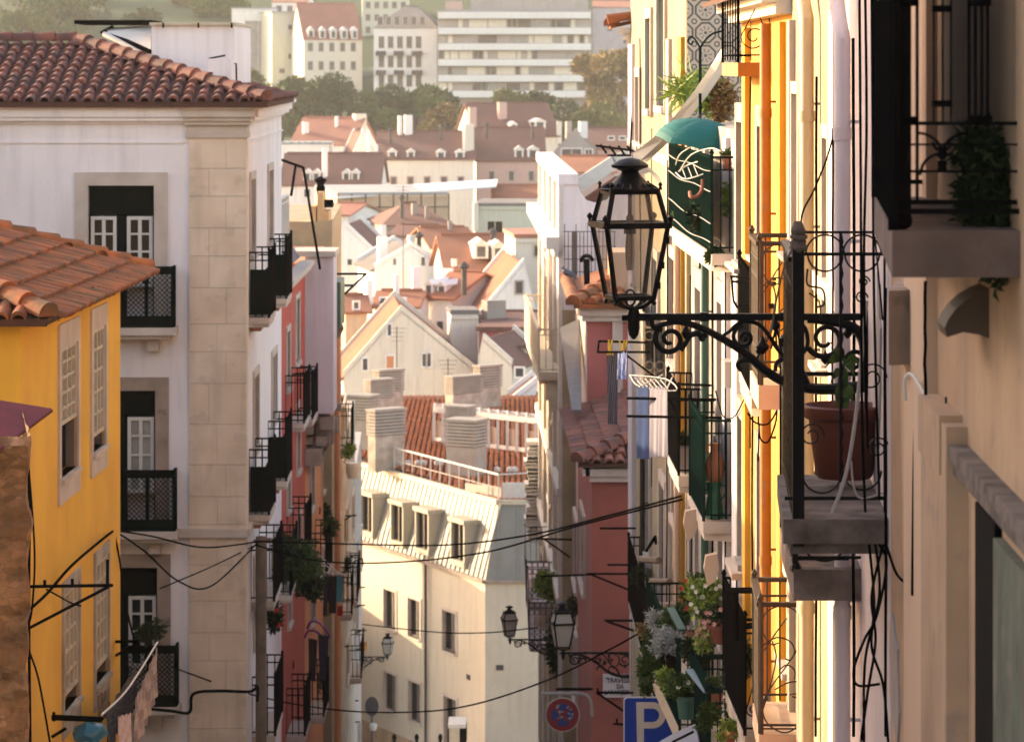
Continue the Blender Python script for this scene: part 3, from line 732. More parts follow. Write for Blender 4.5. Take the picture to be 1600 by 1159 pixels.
# ---------------------------------------------------------------- lit block with the mansard roof
def mansard():
    h = thing('apartment_building', 'long white block with zinc mansard, dormers and red roof at the foot of the street', 'building', (-1.1, 138, gz(138)))
    B = Vector((-1.09, 138)); d = Vector((-5.51, 11.8)).normalized(); A = B + d * 21; f = Fac(tuple(A), tuple(B))
    g = Fac(tuple(B), (12, 138)); zt = -20.72; zb = gz(160) - 3
    wr = [(600, 919, 619, 979), (638, 933, 657, 992), (692, 952, 713, 1014), (600, 1048, 620, 1106), (639, 1062, 658, 1124), (694, 1086, 714, 1200)]
    rs = [f.rect(*q) for q in wr]
    mb = MB(); f.wall(mb, 0, f.L, zb, zt, rs, .22); g.wall(mb, 0, g.L, zb, zt, [], .1)
    n2 = f.n
    shell(mb, [tuple(A), tuple(B), (12, 138), (12, 178), (A.x + 3, 178)], zb, zt - .01, skip=(0, 1)); mb.build('wall', mat('block_plaster', (.60, .52, .40), .9, (.50, .42, .32), .5, .6, .08, 10, streak=.35, streak_col=(.30, .24, .17), cracks=.12), h)
    for r in rs:
        o = window(h, f, r, 2, 1, .16, .07, 'shutter', 'glass', .13, 'stone', mw=.07)
        cu = MB(); t0, z0, t1, z1 = r; f.box(cu, t0 + (t1 - t0) * .56, t0 + (t1 - t0) * .84, z0 + .08, z1 - .08, -.160, -.150); cu.build('curtain', M['curtain'], o)
    pl = MB(); f.box(pl, 0, f.L - 3.0, zb, gz(146) + 1.3, -.02, .05); pl.build('plinth', M['tan'], h)
    dp = MB(); dp.tube([f.pt(f.t(669), zt - .1, .12), f.pt(f.t(669), zb, .12)], .06, 8); dp.build('downpipe', M['grey_iron'], h)
    for (px, py) in ((730, 1060), (775, 1046)):
        v_ = MB(); ff = f if px < 758 else g; tt, zz = ff.tz(px, py); ff.box(v_, tt, tt + .3, zz, zz + .2, -.01, .04); v_.build('air_vent', M['grey_iron'], h)
    c = MB(); f.box(c, 0, f.L, zt - .12, zt, -.05, .14); g.box(c, 0, g.L, zt - .12, zt, -.05, .13); c.build('cornice', M['brownstone'], h)
    # mansard slope: bottom at the wall head, top set back
    zr = -17.75; sb = .85
    up = lambda t, o, z: f.pt(t, z, o)
    mtop = f.L - .35
    a0, a1 = f.pt(0, zt, -.02), f.pt(f.L, zt, -.02); b0, b1 = f.pt(0, zr, -sb), f.pt(f.L - .55, zr, -sb)
    # right hand return faces the camera
    c1 = Vector((11.9, 138.05, zt)); c1t = Vector((11.9, 138.05 + .75, zr)); b1 = Vector((b1.x, b1.y, zr))
    b1.y = c1t.y
    mb = MB(); 
    mb.face([a0, a1, b1, b0]); mb.face([a1, c1, c1t, b1]); 
    z_ = mb.build('mansard', mat('zinc', (.24, .22, .185), .6, (.18, .165, .14), 1.5, .6, .05, 8, metal=.15, streak=.25), h)
    sm = MB(); sl = (b0 - a0)
    n = int(f.L / .46); us = Vector((f.u.x, f.u.y, 0)); nn = us.cross(sl).normalized()
    if nn.dot(Vector((f.n.x, f.n.y, 0))) < 0: nn = -nn
    for i in range(1, n + 1):
        q = a0 + us * (i * .46); 
        if i * .46 > f.L - .3: continue
        sm.obox(q, us * .03, nn * .05, sl)
    for i in range(14):
        q = a1 + Vector((.5 + i * .8, 0, 0)); sm.obox(q, Vector((.03, 0, 0)), Vector((0, -.04, 0)), c1t - c1)
    sm.build('seam', mat('zinc_seam', (.28, .26, .2), .6), z_)
    # dormers
    for (x0, y0, x1, y1) in ((566, 775, 584, 832), (613, 792, 640, 848), (652, 803, 680, 862), (707, 818, 736, 878)):
        t0, za = f.tz(x0, y0); t1 = f.t(x1); zb_ = zt + .45; za = zb_ + 1.55
        t1 = t0 + 1.05 * 1.15
        dm = MB()
        f.box(dm, t0 - .12, t0, zb_ - .1, za, -.9, .06); f.box(dm, t1, t1 + .12, zb_ - .1, za, -.9, .06)
        f.box(dm, t0 - .2, t1 + .2, za, za + .18, -.95, .14); f.box(dm, t0 - .12, t1 + .12, zb_ - .22, zb_ - .0, -.5, .08)
        do = dm.build('dormer', mat('dormer_render', (.42, .37, .28), .8, (.34, .30, .22), 2, .4) if 'dormer_render' not in bpy.data.materials else bpy.data.materials['dormer_render'], h)
        w2 = MB(); f.box(w2, t0, t0 + .06, zb_, za, -.1, -.04); f.box(w2, t1 - .06, t1, zb_, za, -.1, -.04); f.box(w2, (t0 + t1) / 2 - .04, (t0 + t1) / 2 + .04, zb_, za, -.1, -.04); w2.build('window', M['shutter'], do)
        w2 = MB(); f.box(w2, t0, t1, zb_, za, -.14, -.105); w2.build('pane', M['glass'], do)
    # roof: nearly flat clay roof, kerb, railing
    q0 = b0 + Vector((0, 0, .02)); q1 = b1 + Vector((0, 0, .02))
    rp = [q0, Vector((q1.x, q1.y, q1.z)), Vector((11.8, 138.9, zr)), Vector((11.8, 178, zr + .5)), Vector((q0.x, 178, zr + .5))]
    mb = MB(); mb.slab([q0, q1, Vector((11.8, q1.y, zr + .02)), Vector((11.8, 178, zr + .62)), Vector((q0.x, 178, zr + .62))], .1)
    ro = mb.build('roof', M['tilepan'], h)
    tb = MB()
    O = Vector((q0.x, 137, zr + .0)); sv = Vector((0, 1, .016))
    # polygon in (x - O.x, y - 137)
    e1_ = (q1.x - O.x, q1.y + .3 - 137); e0_ = (0, q0.y + .5 - 137)
    # rows of tile laid along the facade
    ed = Vector((f.u.x, f.u.y, 0)); sd_ = Vector((-f.n.x, -f.n.y, .012)).normalized()
    tiles(tb, Vector((q0.x, 137, zr + .06)), (1, 0, 0), sv, [(q1.x - q0.x, q1.y + .25 - 137), (11.7 - q0.x, q1.y + .25 - 137), (11.7 - q0.x, 40), (0, 40), (0, q0.y + .4 - 137)], .24, .42, .085, 4, m=0)
    tb.build('clay_tiles', mat('red_roof_tile', (.52, .17, .065), .8, (.34, .11, .05), 2.5, .6, tint=(.62, .25, .10)), ro, smooth=True)
    k = MB(); k.bar(q0 + Vector((0, 0, .06)), q1 + Vector((0, 0, .06)), .22, .2); k.bar(q1 + Vector((0, 0, .05)), Vector((11.8, q1.y, zr + .05)), .2, .18); k.build('kerb', M['creampaint'], h)
    rl = MB(); pa = q0 + Vector((.12, .0, 0)) ; pb = q1
    n = 11
    ra = f.pt(f.t(584), zr, -sb - .12); rb_ = f.pt(f.L - .8, zr, -sb - .12)
    for i in range(n + 1):
        q = ra.lerp(rb_, i / n); rl.tube([q, q + Z3 * 1.15], .03, 6)
    rl.tube([ra + Z3 * 1.15, rb_ + Z3 * 1.15], .045, 6); rl.tube([ra + Z3 * .6, rb_ + Z3 * .6], .014, 5)
    rl.tube([rb_ + Z3 * 1.15, rb_ + Vector((3.5, 1.6, 1.15))], .03, 6)
    rl.build('roof_railing', M['whitepaint'], h)
    # glass screen at the corner
    gs_ = MB(); gs_.slab([rb_ + Vector((-1.4, 2.6, .05)), rb_ + Vector((.1, .25, .0)), rb_ + Vector((.1, .25, .6)), rb_ + Vector((-1.4, 2.6, .5))], .03); gs_.build('screen', M['glass'], h)
    gs_.box(rb_.x + .15, rb_.x + 2.6, rb_.y + .2, rb_.y + .25, zr, zr + .8); gs_.build('screen', M['whitepaint'], h)
    M['louvre'] = mat('louvre_render', (.35, .31, .26), .85, (.24, .21, .175), 2, .7, streak=.4)
    # louvred chimneys
    def louvre(x0, x1, y0, yb, Y, dep=1.0, face='L'):
        yaw = math.atan2(-f.n.x, f.n.y) if False else 0
        pa_, pb_ = (x0 - 800) / F * Y, (x1 - 800) / F * Y
        z1 = (HY - y0) / F * Y; z0 = (HY - yb) / F * Y - .3
        W = pb_ - pa_
        # rotated so its long lit side looks left and its short side right
        al = R(-28) if face == 'L' else R(38)
        ux = Vector((math.cos(al), math.sin(al) * 1.0, 0)); uy = Vector((-math.sin(al), math.cos(al), 0))
        # widths so that the silhouette spans W
        lw = W * .72 / math.cos(al) if face == 'L' else W * .78 / math.cos(al)
        sw = abs(W * (.28 if face == 'L' else .22) / math.sin(al))
        o = Vector((pa_, Y, z0)) if face == 'L' else Vector((pa_ + W * .22, Y, z0))
        o = Vector((pa_, Y, z0)) if face == 'L' else o
        m_ = MB(); H = z1 - z0; hl = min(1.15, H * .45)
        m_.obox(o, ux * lw, uy * sw, Z3 * (H - hl))
        co = m_.build('chimney', M['dirty' if face != 'L' else 'louvre'], h)
        m_ = MB(); nl = 8
        for i in range(nl):
            q = o + Z3 * (H - hl + hl * i / nl) - ux * .05 - uy * .05
            m_.obox(q + Z3 * .03, ux * (lw + .1), uy * (sw + .1), Z3 * (hl / nl * .74))
        m_.obox(o + Z3 * (H - .06) - ux * .08 - uy * .08, ux * (lw + .16), uy * (sw + .16), Z3 * .09)
        m_.build('louvre', M['louvre'], co)
        m_ = MB(); m_.obox(o + Z3 * (H - hl) + ux * .06 + uy * .06, ux * (lw - .12), uy * (sw - .12), Z3 * (hl - .08)); m_.build('flue_core', M['dark'], co)
    louvre(697, 760, 655, 738, 146.5); louvre(697, 742, 634, 662, 151)
    louvre(574, 631, 641, 727, 148.5, face='R'); louvre(538, 592, 617, 690, 152); louvre(570, 614, 594, 650, 158, face='R'); louvre(583, 629, 579, 645, 161, face='R')
    louvre(695, 753, 589, 640, 166, face='R'); louvre(741, 783, 572, 640, 171, face='R')
    # white pergola frame of the terrace
    pg = MB(); Yp = 160
    a_ = P(678, 628, 158); b_ = P(852, 668, 152.5); dd = b_ - a_
    for i in range(13):
        q = a_ + dd * (i / 12); q = Vector((q.x, q.y, -15.75 + .0)); 
        pg.box(q.x - .07, q.x + .07, q.y - .07, q.y + .07, zr, -15.9)
    qa, qb = Vector((a_.x, a_.y, -15.85)), Vector((b_.x, b_.y, -15.85))
    pg.bar(qa, qb, .12, .22); pg.bar(qa + Vector((0, 1.6, .05)), qb + Vector((0, 1.6, .05)), .12, .18); pg.bar(qa + Vector((0, 0, -1.35)), qb + Vector((0, 0, -1.35)), .06, .18)
    for i in range(13):
        q = qa.lerp(qb, i / 12); pg.bar(q + Vector((0, 0, .1)), q + Vector((0, 1.6, .15)), .07, .07)
    pgo = pg.build('pergola', M['whitepaint'], h)
    for i in range(12):
        if i % 2: continue
        q = qa.lerp(qb, (i + .12) / 12); r_ = qa.lerp(qb, (i + .8) / 12)
        sb_ = MB(); sb_.obox(Vector((q.x, q.y + .15, zr + .1)), Vector((r_.x - q.x, r_.y - q.y, 0)), Vector((0, .04, 0)), Z3 * 1.3); sb_.build('pergola_panel', M['peach'], pgo)
    lp = MB()
    for (px, py) in ((653, 689), (662, 684), (683, 688), (689, 682), (637, 706), (777, 712), (797, 713), (804, 707)):
        q = P(px, py, 149.5 if px < 700 else 147); q.z = zr + .2; lp.lathe(q, [(.03, -.1), (.05, .1), (.13, .16), (.14, .3), (.03, .36)], 8)
    lp.build('roof_vent', M['whitepaint'], h)
    return f
MF = mansard()
# ---------------------------------------------------------------- the town in the valley
def tile_mat(name, c1, c2, yaw, sc_=9):
    m = mat(name, c1, .85, c2, .35, .7, 0); t = m.node_tree; N = t.nodes; L = t.links; b = N['Principled BSDF']
    src = b.inputs['Base Color'].links[0].from_socket
    tc = N.new('ShaderNodeTexCoord'); mp = N.new('ShaderNodeMapping'); mp.inputs['Rotation'].default_value = (0, 0, -yaw); L.new(tc.outputs['Object'], mp.inputs[0])
    wv = N.new('ShaderNodeTexWave'); wv.inputs['Scale'].default_value = sc_ / 6.28 * 1.6; wv.bands_direction = 'X'; wv.inputs['Distortion'].default_value = .6; L.new(mp.outputs[0], wv.inputs[0])
    x = N.new('ShaderNodeMix'); x.data_type = 'RGBA'; x.blend_type = 'MULTIPLY'; L.new(src, x.inputs[6])
    x.inputs[0].default_value = .45; L.new(wv.outputs[0], x.inputs[7]); L.new(x.outputs[2], b.inputs['Base Color'])
    bu = N.new('ShaderNodeBump'); bu.inputs['Strength'].default_value = .7; bu.inputs['Distance'].default_value = .08; L.new(wv.outputs[0], bu.inputs['Height']); L.new(bu.outputs[0], b.inputs['Normal'])
    return m
TM = {}
RC = {'red': ((.50, .18, .085), (.30, .11, .065)), 'brown': ((.27, .12, .085), (.19, .09, .07)), 'salmon': ((.50, .20, .13), (.38, .16, .11)),
      'grey': ((.22, .20, .19), (.30, .28, .26)), 'zincroof': ((.45, .46, .47), (.36, .37, .38)), 'slate': ((.16, .17, .19), (.22, .22, .24))}
M['wcream'] = mat('town_cream', (.76, .69, .57), .9, (.66, .56, .45), .12, .5, 0, streak=.3)
M['wwhite'] = mat('town_white', (.84, .80, .75), .9, (.74, .68, .62), .12, .5, 0, streak=.25)
M['wgrey'] = mat('town_grey', (.44, .38, .34), .9, (.33, .28, .25), .2, .6, 0, streak=.4)
M['wpink'] = mat('town_pink', (.54, .36, .31), .9, (.46, .32, .28), .15, .6, 0, streak=.3)
M['wgreen'] = mat('town_greenish', (.58, .58, .46), .9, (.50, .48, .38), .12, .5, 0, streak=.3)
M['wdirty'] = mat('town_dirty', (.36, .31, .27), .9, (.20, .17, .15), .5, .8, 0, streak=.6)
M['pane'] = mat('far_pane', (.045, .05, .055), .15, (.13, .13, .13), .8, .6)
def town(label, x0, x1, yE, yR, Y, D, yaw, roof, wall, rc, wins=(), chim=(), dorm=(), zb=None, cat='house', ov=.3, wfr='wwhite', apex=.5, group=None):
    """x0, x1: left and right pixel of the near long face; yE eave row, yR ridge row; yaw>0 turns it to show its left end"""
    ya = R(yaw); u = Vector((math.cos(ya), math.sin(ya))); p = Vector(((x0 - 800) / F * Y, Y))
    k1 = (x1 - 800) / F; W = (k1 * p.y - p.x) / (u.x - k1 * u.y)
    q = p + u * W; f = Fac(tuple(p), tuple(q)); n = -f.n; zE = (HY - yE) / F * Y; zb = zb if zb is not None else gz(Y) - 1
    h = thing('house' if cat == 'house' else 'building', label, cat, (p.x, p.y, zb))
    if group: h['group'] = group
    a, b, c, d = p, q, q + n * D, p + n * D
    mb = MB(); mb.prism([tuple(a), tuple(b), tuple(c), tuple(d)], zb, zE)
    yr = None; V = lambda v, z: Vector((v.x, v.y, z)); rf = MB(); g = RC.get(rc)
    ryaw = ya
    if roof == 'f':      # gable towards the camera
        zR = (HY - yR) / F * Y; ap = p + u * W * apex
        mb.face([V(a, zE), V(b, zE), V(ap, zR)]); mb.face([V(d, zE), V(c, zE), V(ap + n * D, zR)])
        for s_, w_ in ((a, apex), (b, 1 - apex)):
            rk = -.02; out = (s_ - ap).normalized(); sl = (zR - zE) / (w_ * W); o = s_ + out * ov; oz = zE - sl * ov
            rf.slab([V(o - n * rk, oz + .02), V(ap - n * rk, zR + .02), V(ap + n * (D + ov), zR + .02), V(o + n * (D + ov), oz + .02)], .10)
        ryaw = ya + math.pi / 2
        for nn_ in (0, D):     # masonry rake walls standing above the roof
            for s_ in (a, b):
                o = V(s_ + n * (nn_ - (.3 if nn_ else 0)), zE - .1); e_ = V(ap + n * (nn_ - (.3 if nn_ else 0)), zR - .1)
                mb.face([o, e_, e_ + Z3 * .42, o + Z3 * .42]); mb.face([o + V(n, 0) * .3, e_ + V(n, 0) * .3, e_ + V(n, 0) * .3 + Z3 * .42, o + V(n, 0) * .3 + Z3 * .42]); mb.face([o + Z3 * .42, e_ + Z3 * .42, e_ + V(n, 0) * .3 + Z3 * .42, o + V(n, 0) * .3 + Z3 * .42])
    elif roof == 's':    # ridge parallel to the near face
        zR = (HY - yR) / F * (Y + D * apex); am = p + n * D * apex; bm = q + n * D * apex
        mb.face([V(a, zE), V(d, zE), V(am, zR)]); mb.face([V(b, zE), V(c, zE), V(bm, zR)])
        sl = (zR - zE) / (D * apex)
        rf.slab([V(a - u * ov - n * ov, zE - sl * ov + .05), V(b + u * ov - n * ov, zE - sl * ov + .05), V(bm + u * ov, zR + .05), V(am - u * ov, zR + .05)], .14)
        sl2 = (zR - zE) / (D * (1 - apex))
        rf.slab([V(d - u * ov + n * ov, zE - sl2 * ov + .05), V(c + u * ov + n * ov, zE - sl2 * ov + .05), V(bm + u * ov, zR + .05), V(am - u * ov, zR + .05)], .14)
    elif roof == 'h':
        hd = min(W, D) / 2 * .8; zR = (HY - yR) / F * (Y + D / 2); am = p + n * D / 2 + u * hd; bm = q + n * D / 2 - u * hd
        O = [a - u * ov - n * ov, b + u * ov - n * ov, c + u * ov + n * ov, d - u * ov + n * ov]
        rf.slab([V(O[0], zE), V(O[1], zE), V(bm, zR), V(am, zR)], .12); rf.slab([V(O[2], zE), V(O[3], zE), V(am, zR), V(bm, zR)], .12)
        rf.slab([V(O[1], zE), V(O[2], zE), V(bm, zR)], .12); rf.slab([V(O[3], zE), V(O[0], zE), V(am, zR)], .12)
    else:
        rf.prism([tuple(v) for v in (a - u * ov - n * ov, b + u * ov - n * ov, c + u * ov + n * ov, d - u * ov + n * ov)], zE + .003, zE + .25)
    mb.build('wall', M[wall], h)
    key = (rc, round(ryaw, 2))
    if key not in TM: TM[key] = tile_mat('roof_' + rc, g[0], g[1], ryaw)
    ro = rf.build('roof', TM[key], h)
    if roof in 'sh':
        rd = MB(); rd.tube([V(am, zR + .08), V(bm, zR + .08)], .11, 6); rd.build('ridge', TM[key], ro)
    cm = MB(); f.box(cm, 0, f.L, zE - .28, zE - .12, -.05, .12)
    if roof != 'f': cm.build('cornice', M[wall], h)
    for w_ in wins:
        r = f.rect(*w_[:4]); m_ = MB(); s = .07 if r[2] - r[0] > .5 else .05; t0, z0, t1, z1 = r
        f.box(m_, t0 - s * 2, t0, z0 - s * 2, z1 + s * 2, -.02, .07); f.box(m_, t1, t1 + s * 2, z0 - s * 2, z1 + s * 2, -.02, .07)
        f.box(m_, t0, t1, z1, z1 + s * 2, -.02, .067); f.box(m_, t0, t1, z0 - s * 2, z0, -.02, .09)
        if t1 - t0 > .7: f.box(m_, (t0 + t1) / 2 - .035, (t0 + t1) / 2 + .035, z0, z1, -.02, .04)
        o = m_.build('window', M[w_[4] if len(w_) > 4 else wfr], h)
        m_ = MB(); f.box(m_, t0, t1, z0, z1, -.02, .02); m_.build('pane', M[w_[5] if len(w_) > 5 else 'pane'], o)
    for c_ in chim:
        cx0, cx1, cy0, cy1, dY = c_[:5]; Yc = Y + dY; m_ = MB(); z0, z1 = (HY - cy1) / F * Yc - .8, (HY - cy0) / F * Yc; X0, X1 = (cx0 - 800) / F * Yc, (cx1 - 800) / F * Yc
        wd = X1 - X0; o = Vector((X0 + wd * .12, Yc, z0)); uu = Vector((math.cos(R(25)), math.sin(R(25)), 0)); vv = Vector((-uu.y, uu.x, 0))
        k = wd / (uu.x * 1 + .42 * .6)
        m_.obox(o, uu * k * .85, vv * k * .55, Z3 * (z1 - z0)); co = m_.build('chimney', M[c_[5] if len(c_) > 5 else wall], ro)
        m_ = MB(); m_.obox(o + Z3 * (z1 - z0) - uu * .08 - vv * .08, uu * (k * .85 + .16), vv * (k * .55 + .16), Z3 * .14)
    for d_ in dorm:
        dx0, dx1, dy0, dy1, dY = d_[:5]; Yd = Y + dY; X0, X1 = (dx0 - 800) / F * Yd, (dx1 - 800) / F * Yd; z0, z1 = (HY - dy1) / F * Yd, (HY - dy0) / F * Yd
        u3, n3 = Vector((u.x, u.y, 0)), Vector((n.x, n.y, 0)); o = Vector((X0, Yd, z0)); wd = X1 - X0; hh = z1 - z0
        m_ = MB(); m_.obox(o, u3 * wd, n3 * (hh * 2 + .8), Z3 * hh * .72)
        ap_ = o + u3 * wd / 2 + Z3 * hh
        for sgn in (0, 1):
            e_ = o + u3 * wd * sgn + Z3 * hh * .70 + u3 * (.12 if sgn else -.12)
            m_.slab([e_ - n3 * .12, ap_ - n3 * .12, ap_ + n3 * (hh * 2 + .8), e_ + n3 * (hh * 2 + .8)], .1)
        m_.face([o + Z3 * hh * .7, o + u3 * wd + Z3 * hh * .7, ap_])
        do = m_.build('dormer', M[d_[5] if len(d_) > 5 else 'wwhite'], ro)
        m_ = MB(); m_.obox(o + u3 * wd * .2 + Z3 * hh * .08 - n3 * .04, u3 * wd * .6, n3 * .06, Z3 * hh * .55); m_.build('pane', M['pane'], do)
    return h, f
def grid(x0, x1, n, y0, y1, m, w_, h_, *a):
    return [(x0 + (x1 - x0) * i / max(1, n - 1) - w_ / 2, y0 + (y1 - y0) * j / max(1, m - 1), x0 + (x1 - x0) * i / max(1, n - 1) + w_ / 2, y0 + (y1 - y0) * j / max(1, m - 1) + h_, *a) for i in range(n) for j in range(m)]

# nearer the eye first
town('large cream gable house with scattered small windows behind the louvred chimneys', 537, 752, 588, 486, 186, 12, 4, 'f', 'wcream', 'red',
     [(567, 560, 574, 578), (604, 556, 615, 577, 'wwhite', 'orange'), (660, 553, 665, 572), (668, 552, 673, 572), (606, 507, 611, 524)], apex=.42)
town('bright white house with two arched dormers and red roof beside the cream gable', 662, 706, 464, 425, 212, 9, -24, 's', 'wwhite', 'red',
     [(659, 500, 667, 519), (683, 502, 693, 529)], [(643, 662, 417, 520, .5, 'wwhite'), (694, 712, 420, 445, 5, 'wwhite')], [(664, 677, 436, 462, .6), (683, 698, 438, 462, .6)])
town('tall white party wall with a red roof slope and one barred window', 705, 850, 547, 412, 206, 14, 5, 'f', 'wwhite', 'red', [(806, 440, 816, 458, 'wgrey')], apex=.78)
town('pale stair tower standing against the cream gable', 706, 747, 491, 491, 196, 3, 6, 'b', 'wcream', 'grey', ov=.08)
town('white house with a clipped hipped gable and tiny windows in the upper town', 585, 700, 420, 385, 238, 9, 10, 'f', 'wwhite', 'grey',
     [(614, 404, 619, 414), (658, 402, 664, 415)], [(590, 610, 370, 392, 1, 'wwhite'), (637, 652, 368, 385, 2, 'wwhite')], apex=.5)
town('white gable house with small square window at the left of the valley', 505, 590, 400, 352, 250, 10, -4, 'f', 'wwhite', 'brown', [(543, 405, 550, 414), (562, 404, 566, 413)], apex=.4)
town('low white house with twin windows and a small red roof', 585, 650, 478, 455, 206, 6, -6, 's', 'wwhite', 'red', [(595, 466, 605, 487), (622, 467, 633, 482)], [(572, 586, 438, 470, 0, 'wwhite'), (616, 626, 430, 450, 2, 'wwhite')])
town('small apricot house tucked beside the low white house', 540, 574, 486, 462, 202, 5, 8, 's', 'peach', 'red', [(553, 472, 560, 482)])
town('old grey house with a long striped red tile roof', 676, 746, 386, 356, 262, 9, 14, 's', 'wdirty', 'red', grid(690, 735, 4, 380, 380, 1, 5, 12, 'wdirty', 'dark'), [(700, 708, 345, 360, 4)])
town('greenish white wall house with a dome-like shade painted dark behind the striped roof', 742, 850, 322, 322, 285, 10, -3, 'b', 'wgreen', 'grey', [(762, 346, 785, 371, 'wgreen', 'dark')], [(739, 750, 317, 345, -.5, 'wcream')], ov=.05)  # dark panel paints the dome-like shade on this wall
town('row of white dormers over a long red roof above the party wall', 700, 858, 428, 368, 226, 12, 6, 's', 'wwhite', 'red', (), [(706, 716, 405, 420, 1, 'wwhite')],
     [(741, 763, 374, 404, 1.2), (769, 789, 376, 408, 1.2), (799, 820, 382, 410, 1.2)])
town('cream house with roof terrace left of the curved parapet', 805, 856, 372, 360, 218, 8, 5, 'b', 'wcream', 'salmon', [(835, 384, 846, 400, 'stone')], ov=.1)
town('flat roofed brick red block with three pane window', 748, 842, 517, 517, 192, 9, -5, 'b', 'rose', 'brown', [(782, 524, 801, 536)], [(756, 800, 470, 492, 5, 'wdirty')], ov=.15)
town('dark brown roofed shed behind the brick red block', 748, 850, 500, 488, 197, 6, -2, 's', 'wdirty', 'brown', (), [(770, 788, 471, 488, 2, 'wcream')])
town('beige lean-to gable below the brick red block', 747, 800, 570, 530, 184, 7, -14, 'f', 'wcream', 'brown', [(806, 575, 818, 588)], apex=.15)
town('weathered house with red balcony at the right of the valley', 785, 856, 540, 532, 188, 7, 4, 's', 'wgrey', 'brown', [(795, 548, 803, 560), (812, 550, 820, 562)])
town('small white gable with plant peeping over the terrace rail', 800, 862, 628, 598, 178, 4, 3, 'f', 'wwhite', 'brown', [(838, 612, 845, 622)], apex=.62)
# metal roofed shed
sh, sf = town('long beige hall with scaffold lines under a pale metal roof', 527, 700, 305, 305, 330, 22, 9, 'b', 'peach', 'zincroof', ov=.01, cat='hall')
sb = MB()
for i in range(9):
    t = sf.L * i / 8; sf.box(sb, t - .06, t + .06, -26, (HY - 303) / F * 330, .5, .62)
for z in (-13.6, -15.4, -17.2): sf.box(sb, 0, sf.L, z, z + .1, .5, .6)
sb.build('scaffold', M['bronze'], sh)
sb = MB(); o = Vector(((522 - 800) / F * 328, 328, (HY - 309) / F * 328)); sb.slab([o, P(775, 291, 338), P(778, 280, 356), P(560, 293, 352)], .12); sb.build('metal_canopy', mat('pale_metal', (.62, .64, .66), .5, (.5, .52, .55), .1, .5), sh)
town('brown pyramid roofed house before the metal roofed hall', 600, 706, 352, 318, 290, 12, 8, 'h', 'wdirty', 'brown', (), [(643, 655, 318, 332, 3), (664, 672, 322, 334, 2)])
town('grey roofed house with a flat rooflight in front of the pyramid roof', 612, 672, 368, 352, 272, 7, -10, 's', 'wgrey', 'brown', (), [(594, 606, 352, 380, 0, 'wwhite')])
town('broad mansion with brown hipped roof, attic dormers and cream facade', 592, 740, 248, 206, 395, 14, 2, 's', 'wcream', 'brown',
     grid(615, 720, 5, 277, 277, 1, 8, 14, 'wpink'), [(622, 630, 181, 210, 6, 'wwhite'), (632, 648, 180, 210, 6, 'wwhite'), (574, 580, 204, 230, 1, 'wwhite'), (586, 592, 226, 248, .5, 'wwhite'), (724, 745, 194, 240, 2, 'wcream')],
     [(606, 620, 232, 250, .5), (636, 648, 232, 249, .5), (682, 696, 233, 249, .5), (712, 726, 233, 249, .5)])
town('pale house with brown mansard and paired dormers at the left of the mansion', 440, 592, 288, 240, 372, 12, -2, 's', 'wwhite', 'brown', grid(480, 560, 3, 296, 296, 1, 9, 12), [(504, 514, 232, 270, 1, 'wwhite')],
     [(474, 486, 264, 284, .6), (488, 500, 264, 284, .6), (535, 547, 264, 284, .6), (549, 561, 264, 284, .6)])
town('salmon roofed house with small roof tower behind the pale mansard', 455, 548, 225, 184, 432, 13, -12, 's', 'wwhite', 'salmon', (), [(473, 485, 191, 210, 2, 'wwhite'), (524, 530, 182, 206, 3, 'wwhite'), (552, 578, 178, 205, 4, 'wcream')])
town('white terrace with parapet in front of the salmon roof', 438, 515, 226, 226, 405, 8, 0, 'b', 'wwhite', 'zincroof', grid(445, 500, 6, 222, 222, 1, 4, 3), ov=.1)
town('white stepped gable between salmon roof and the mansion', 548, 592, 250, 207, 400, 9, 10, 'f', 'wwhite', 'brown', apex=.45)
town('high house with brown roof and sunlit cream gable below the trees', 745, 872, 212, 162, 440, 14, 12, 's', 'wcream', 'brown', (), [(732, 748, 168, 200, .5, 'salmonwall' if False else 'wpink'), (778, 796, 160, 180, 4, 'wpink'), (870, 880, 190, 215, 2, 'wcream')],
     [(798, 808, 190, 205, 1), (835, 853, 185, 202, 1)])
town('rose grey palace with steep brown roof and two white dormers', 745, 850, 250, 200, 400, 14, 1, 's', 'wpink', 'brown', grid(768, 830, 3, 268, 268, 1, 7, 14, 'wgrey'), [(726, 744, 195, 290, -.5, 'wcream')],
     [(804, 818, 228, 248, .6), (824, 842, 228, 247, .6)])
town('grey gable house with long attic window right of the rose palace', 866, 930, 240, 206, 415, 12, -2, 'f', 'wgrey', 'brown', [(878, 233, 908, 246), (915, 234, 925, 247)], [(884, 896, 190, 210, 5, 'wgrey'), (905, 922, 190, 206, 8, 'wwhite')])
town('low dark roofed house far right among the trees', 905, 1010, 232, 200, 450, 12, -3, 's', 'wpink', 'brown', grid(955, 990, 3, 214, 214, 1, 8, 4))
town('red roofed house between the rose palace and the curved parapet', 775, 860, 318, 290, 345, 10, 2, 's', 'wpink', 'red', grid(800, 850, 3, 320, 320, 1, 7, 12))
town('red roofed house behind the lantern', 875, 960, 268, 244, 350, 10, -4, 's', 'wpink', 'red')
town('white roof house showing over the left row of chimneys', 505, 545, 335, 318, 300, 9, -15, 's', 'wwhite', 'salmon', [(520, 342, 526, 350)])
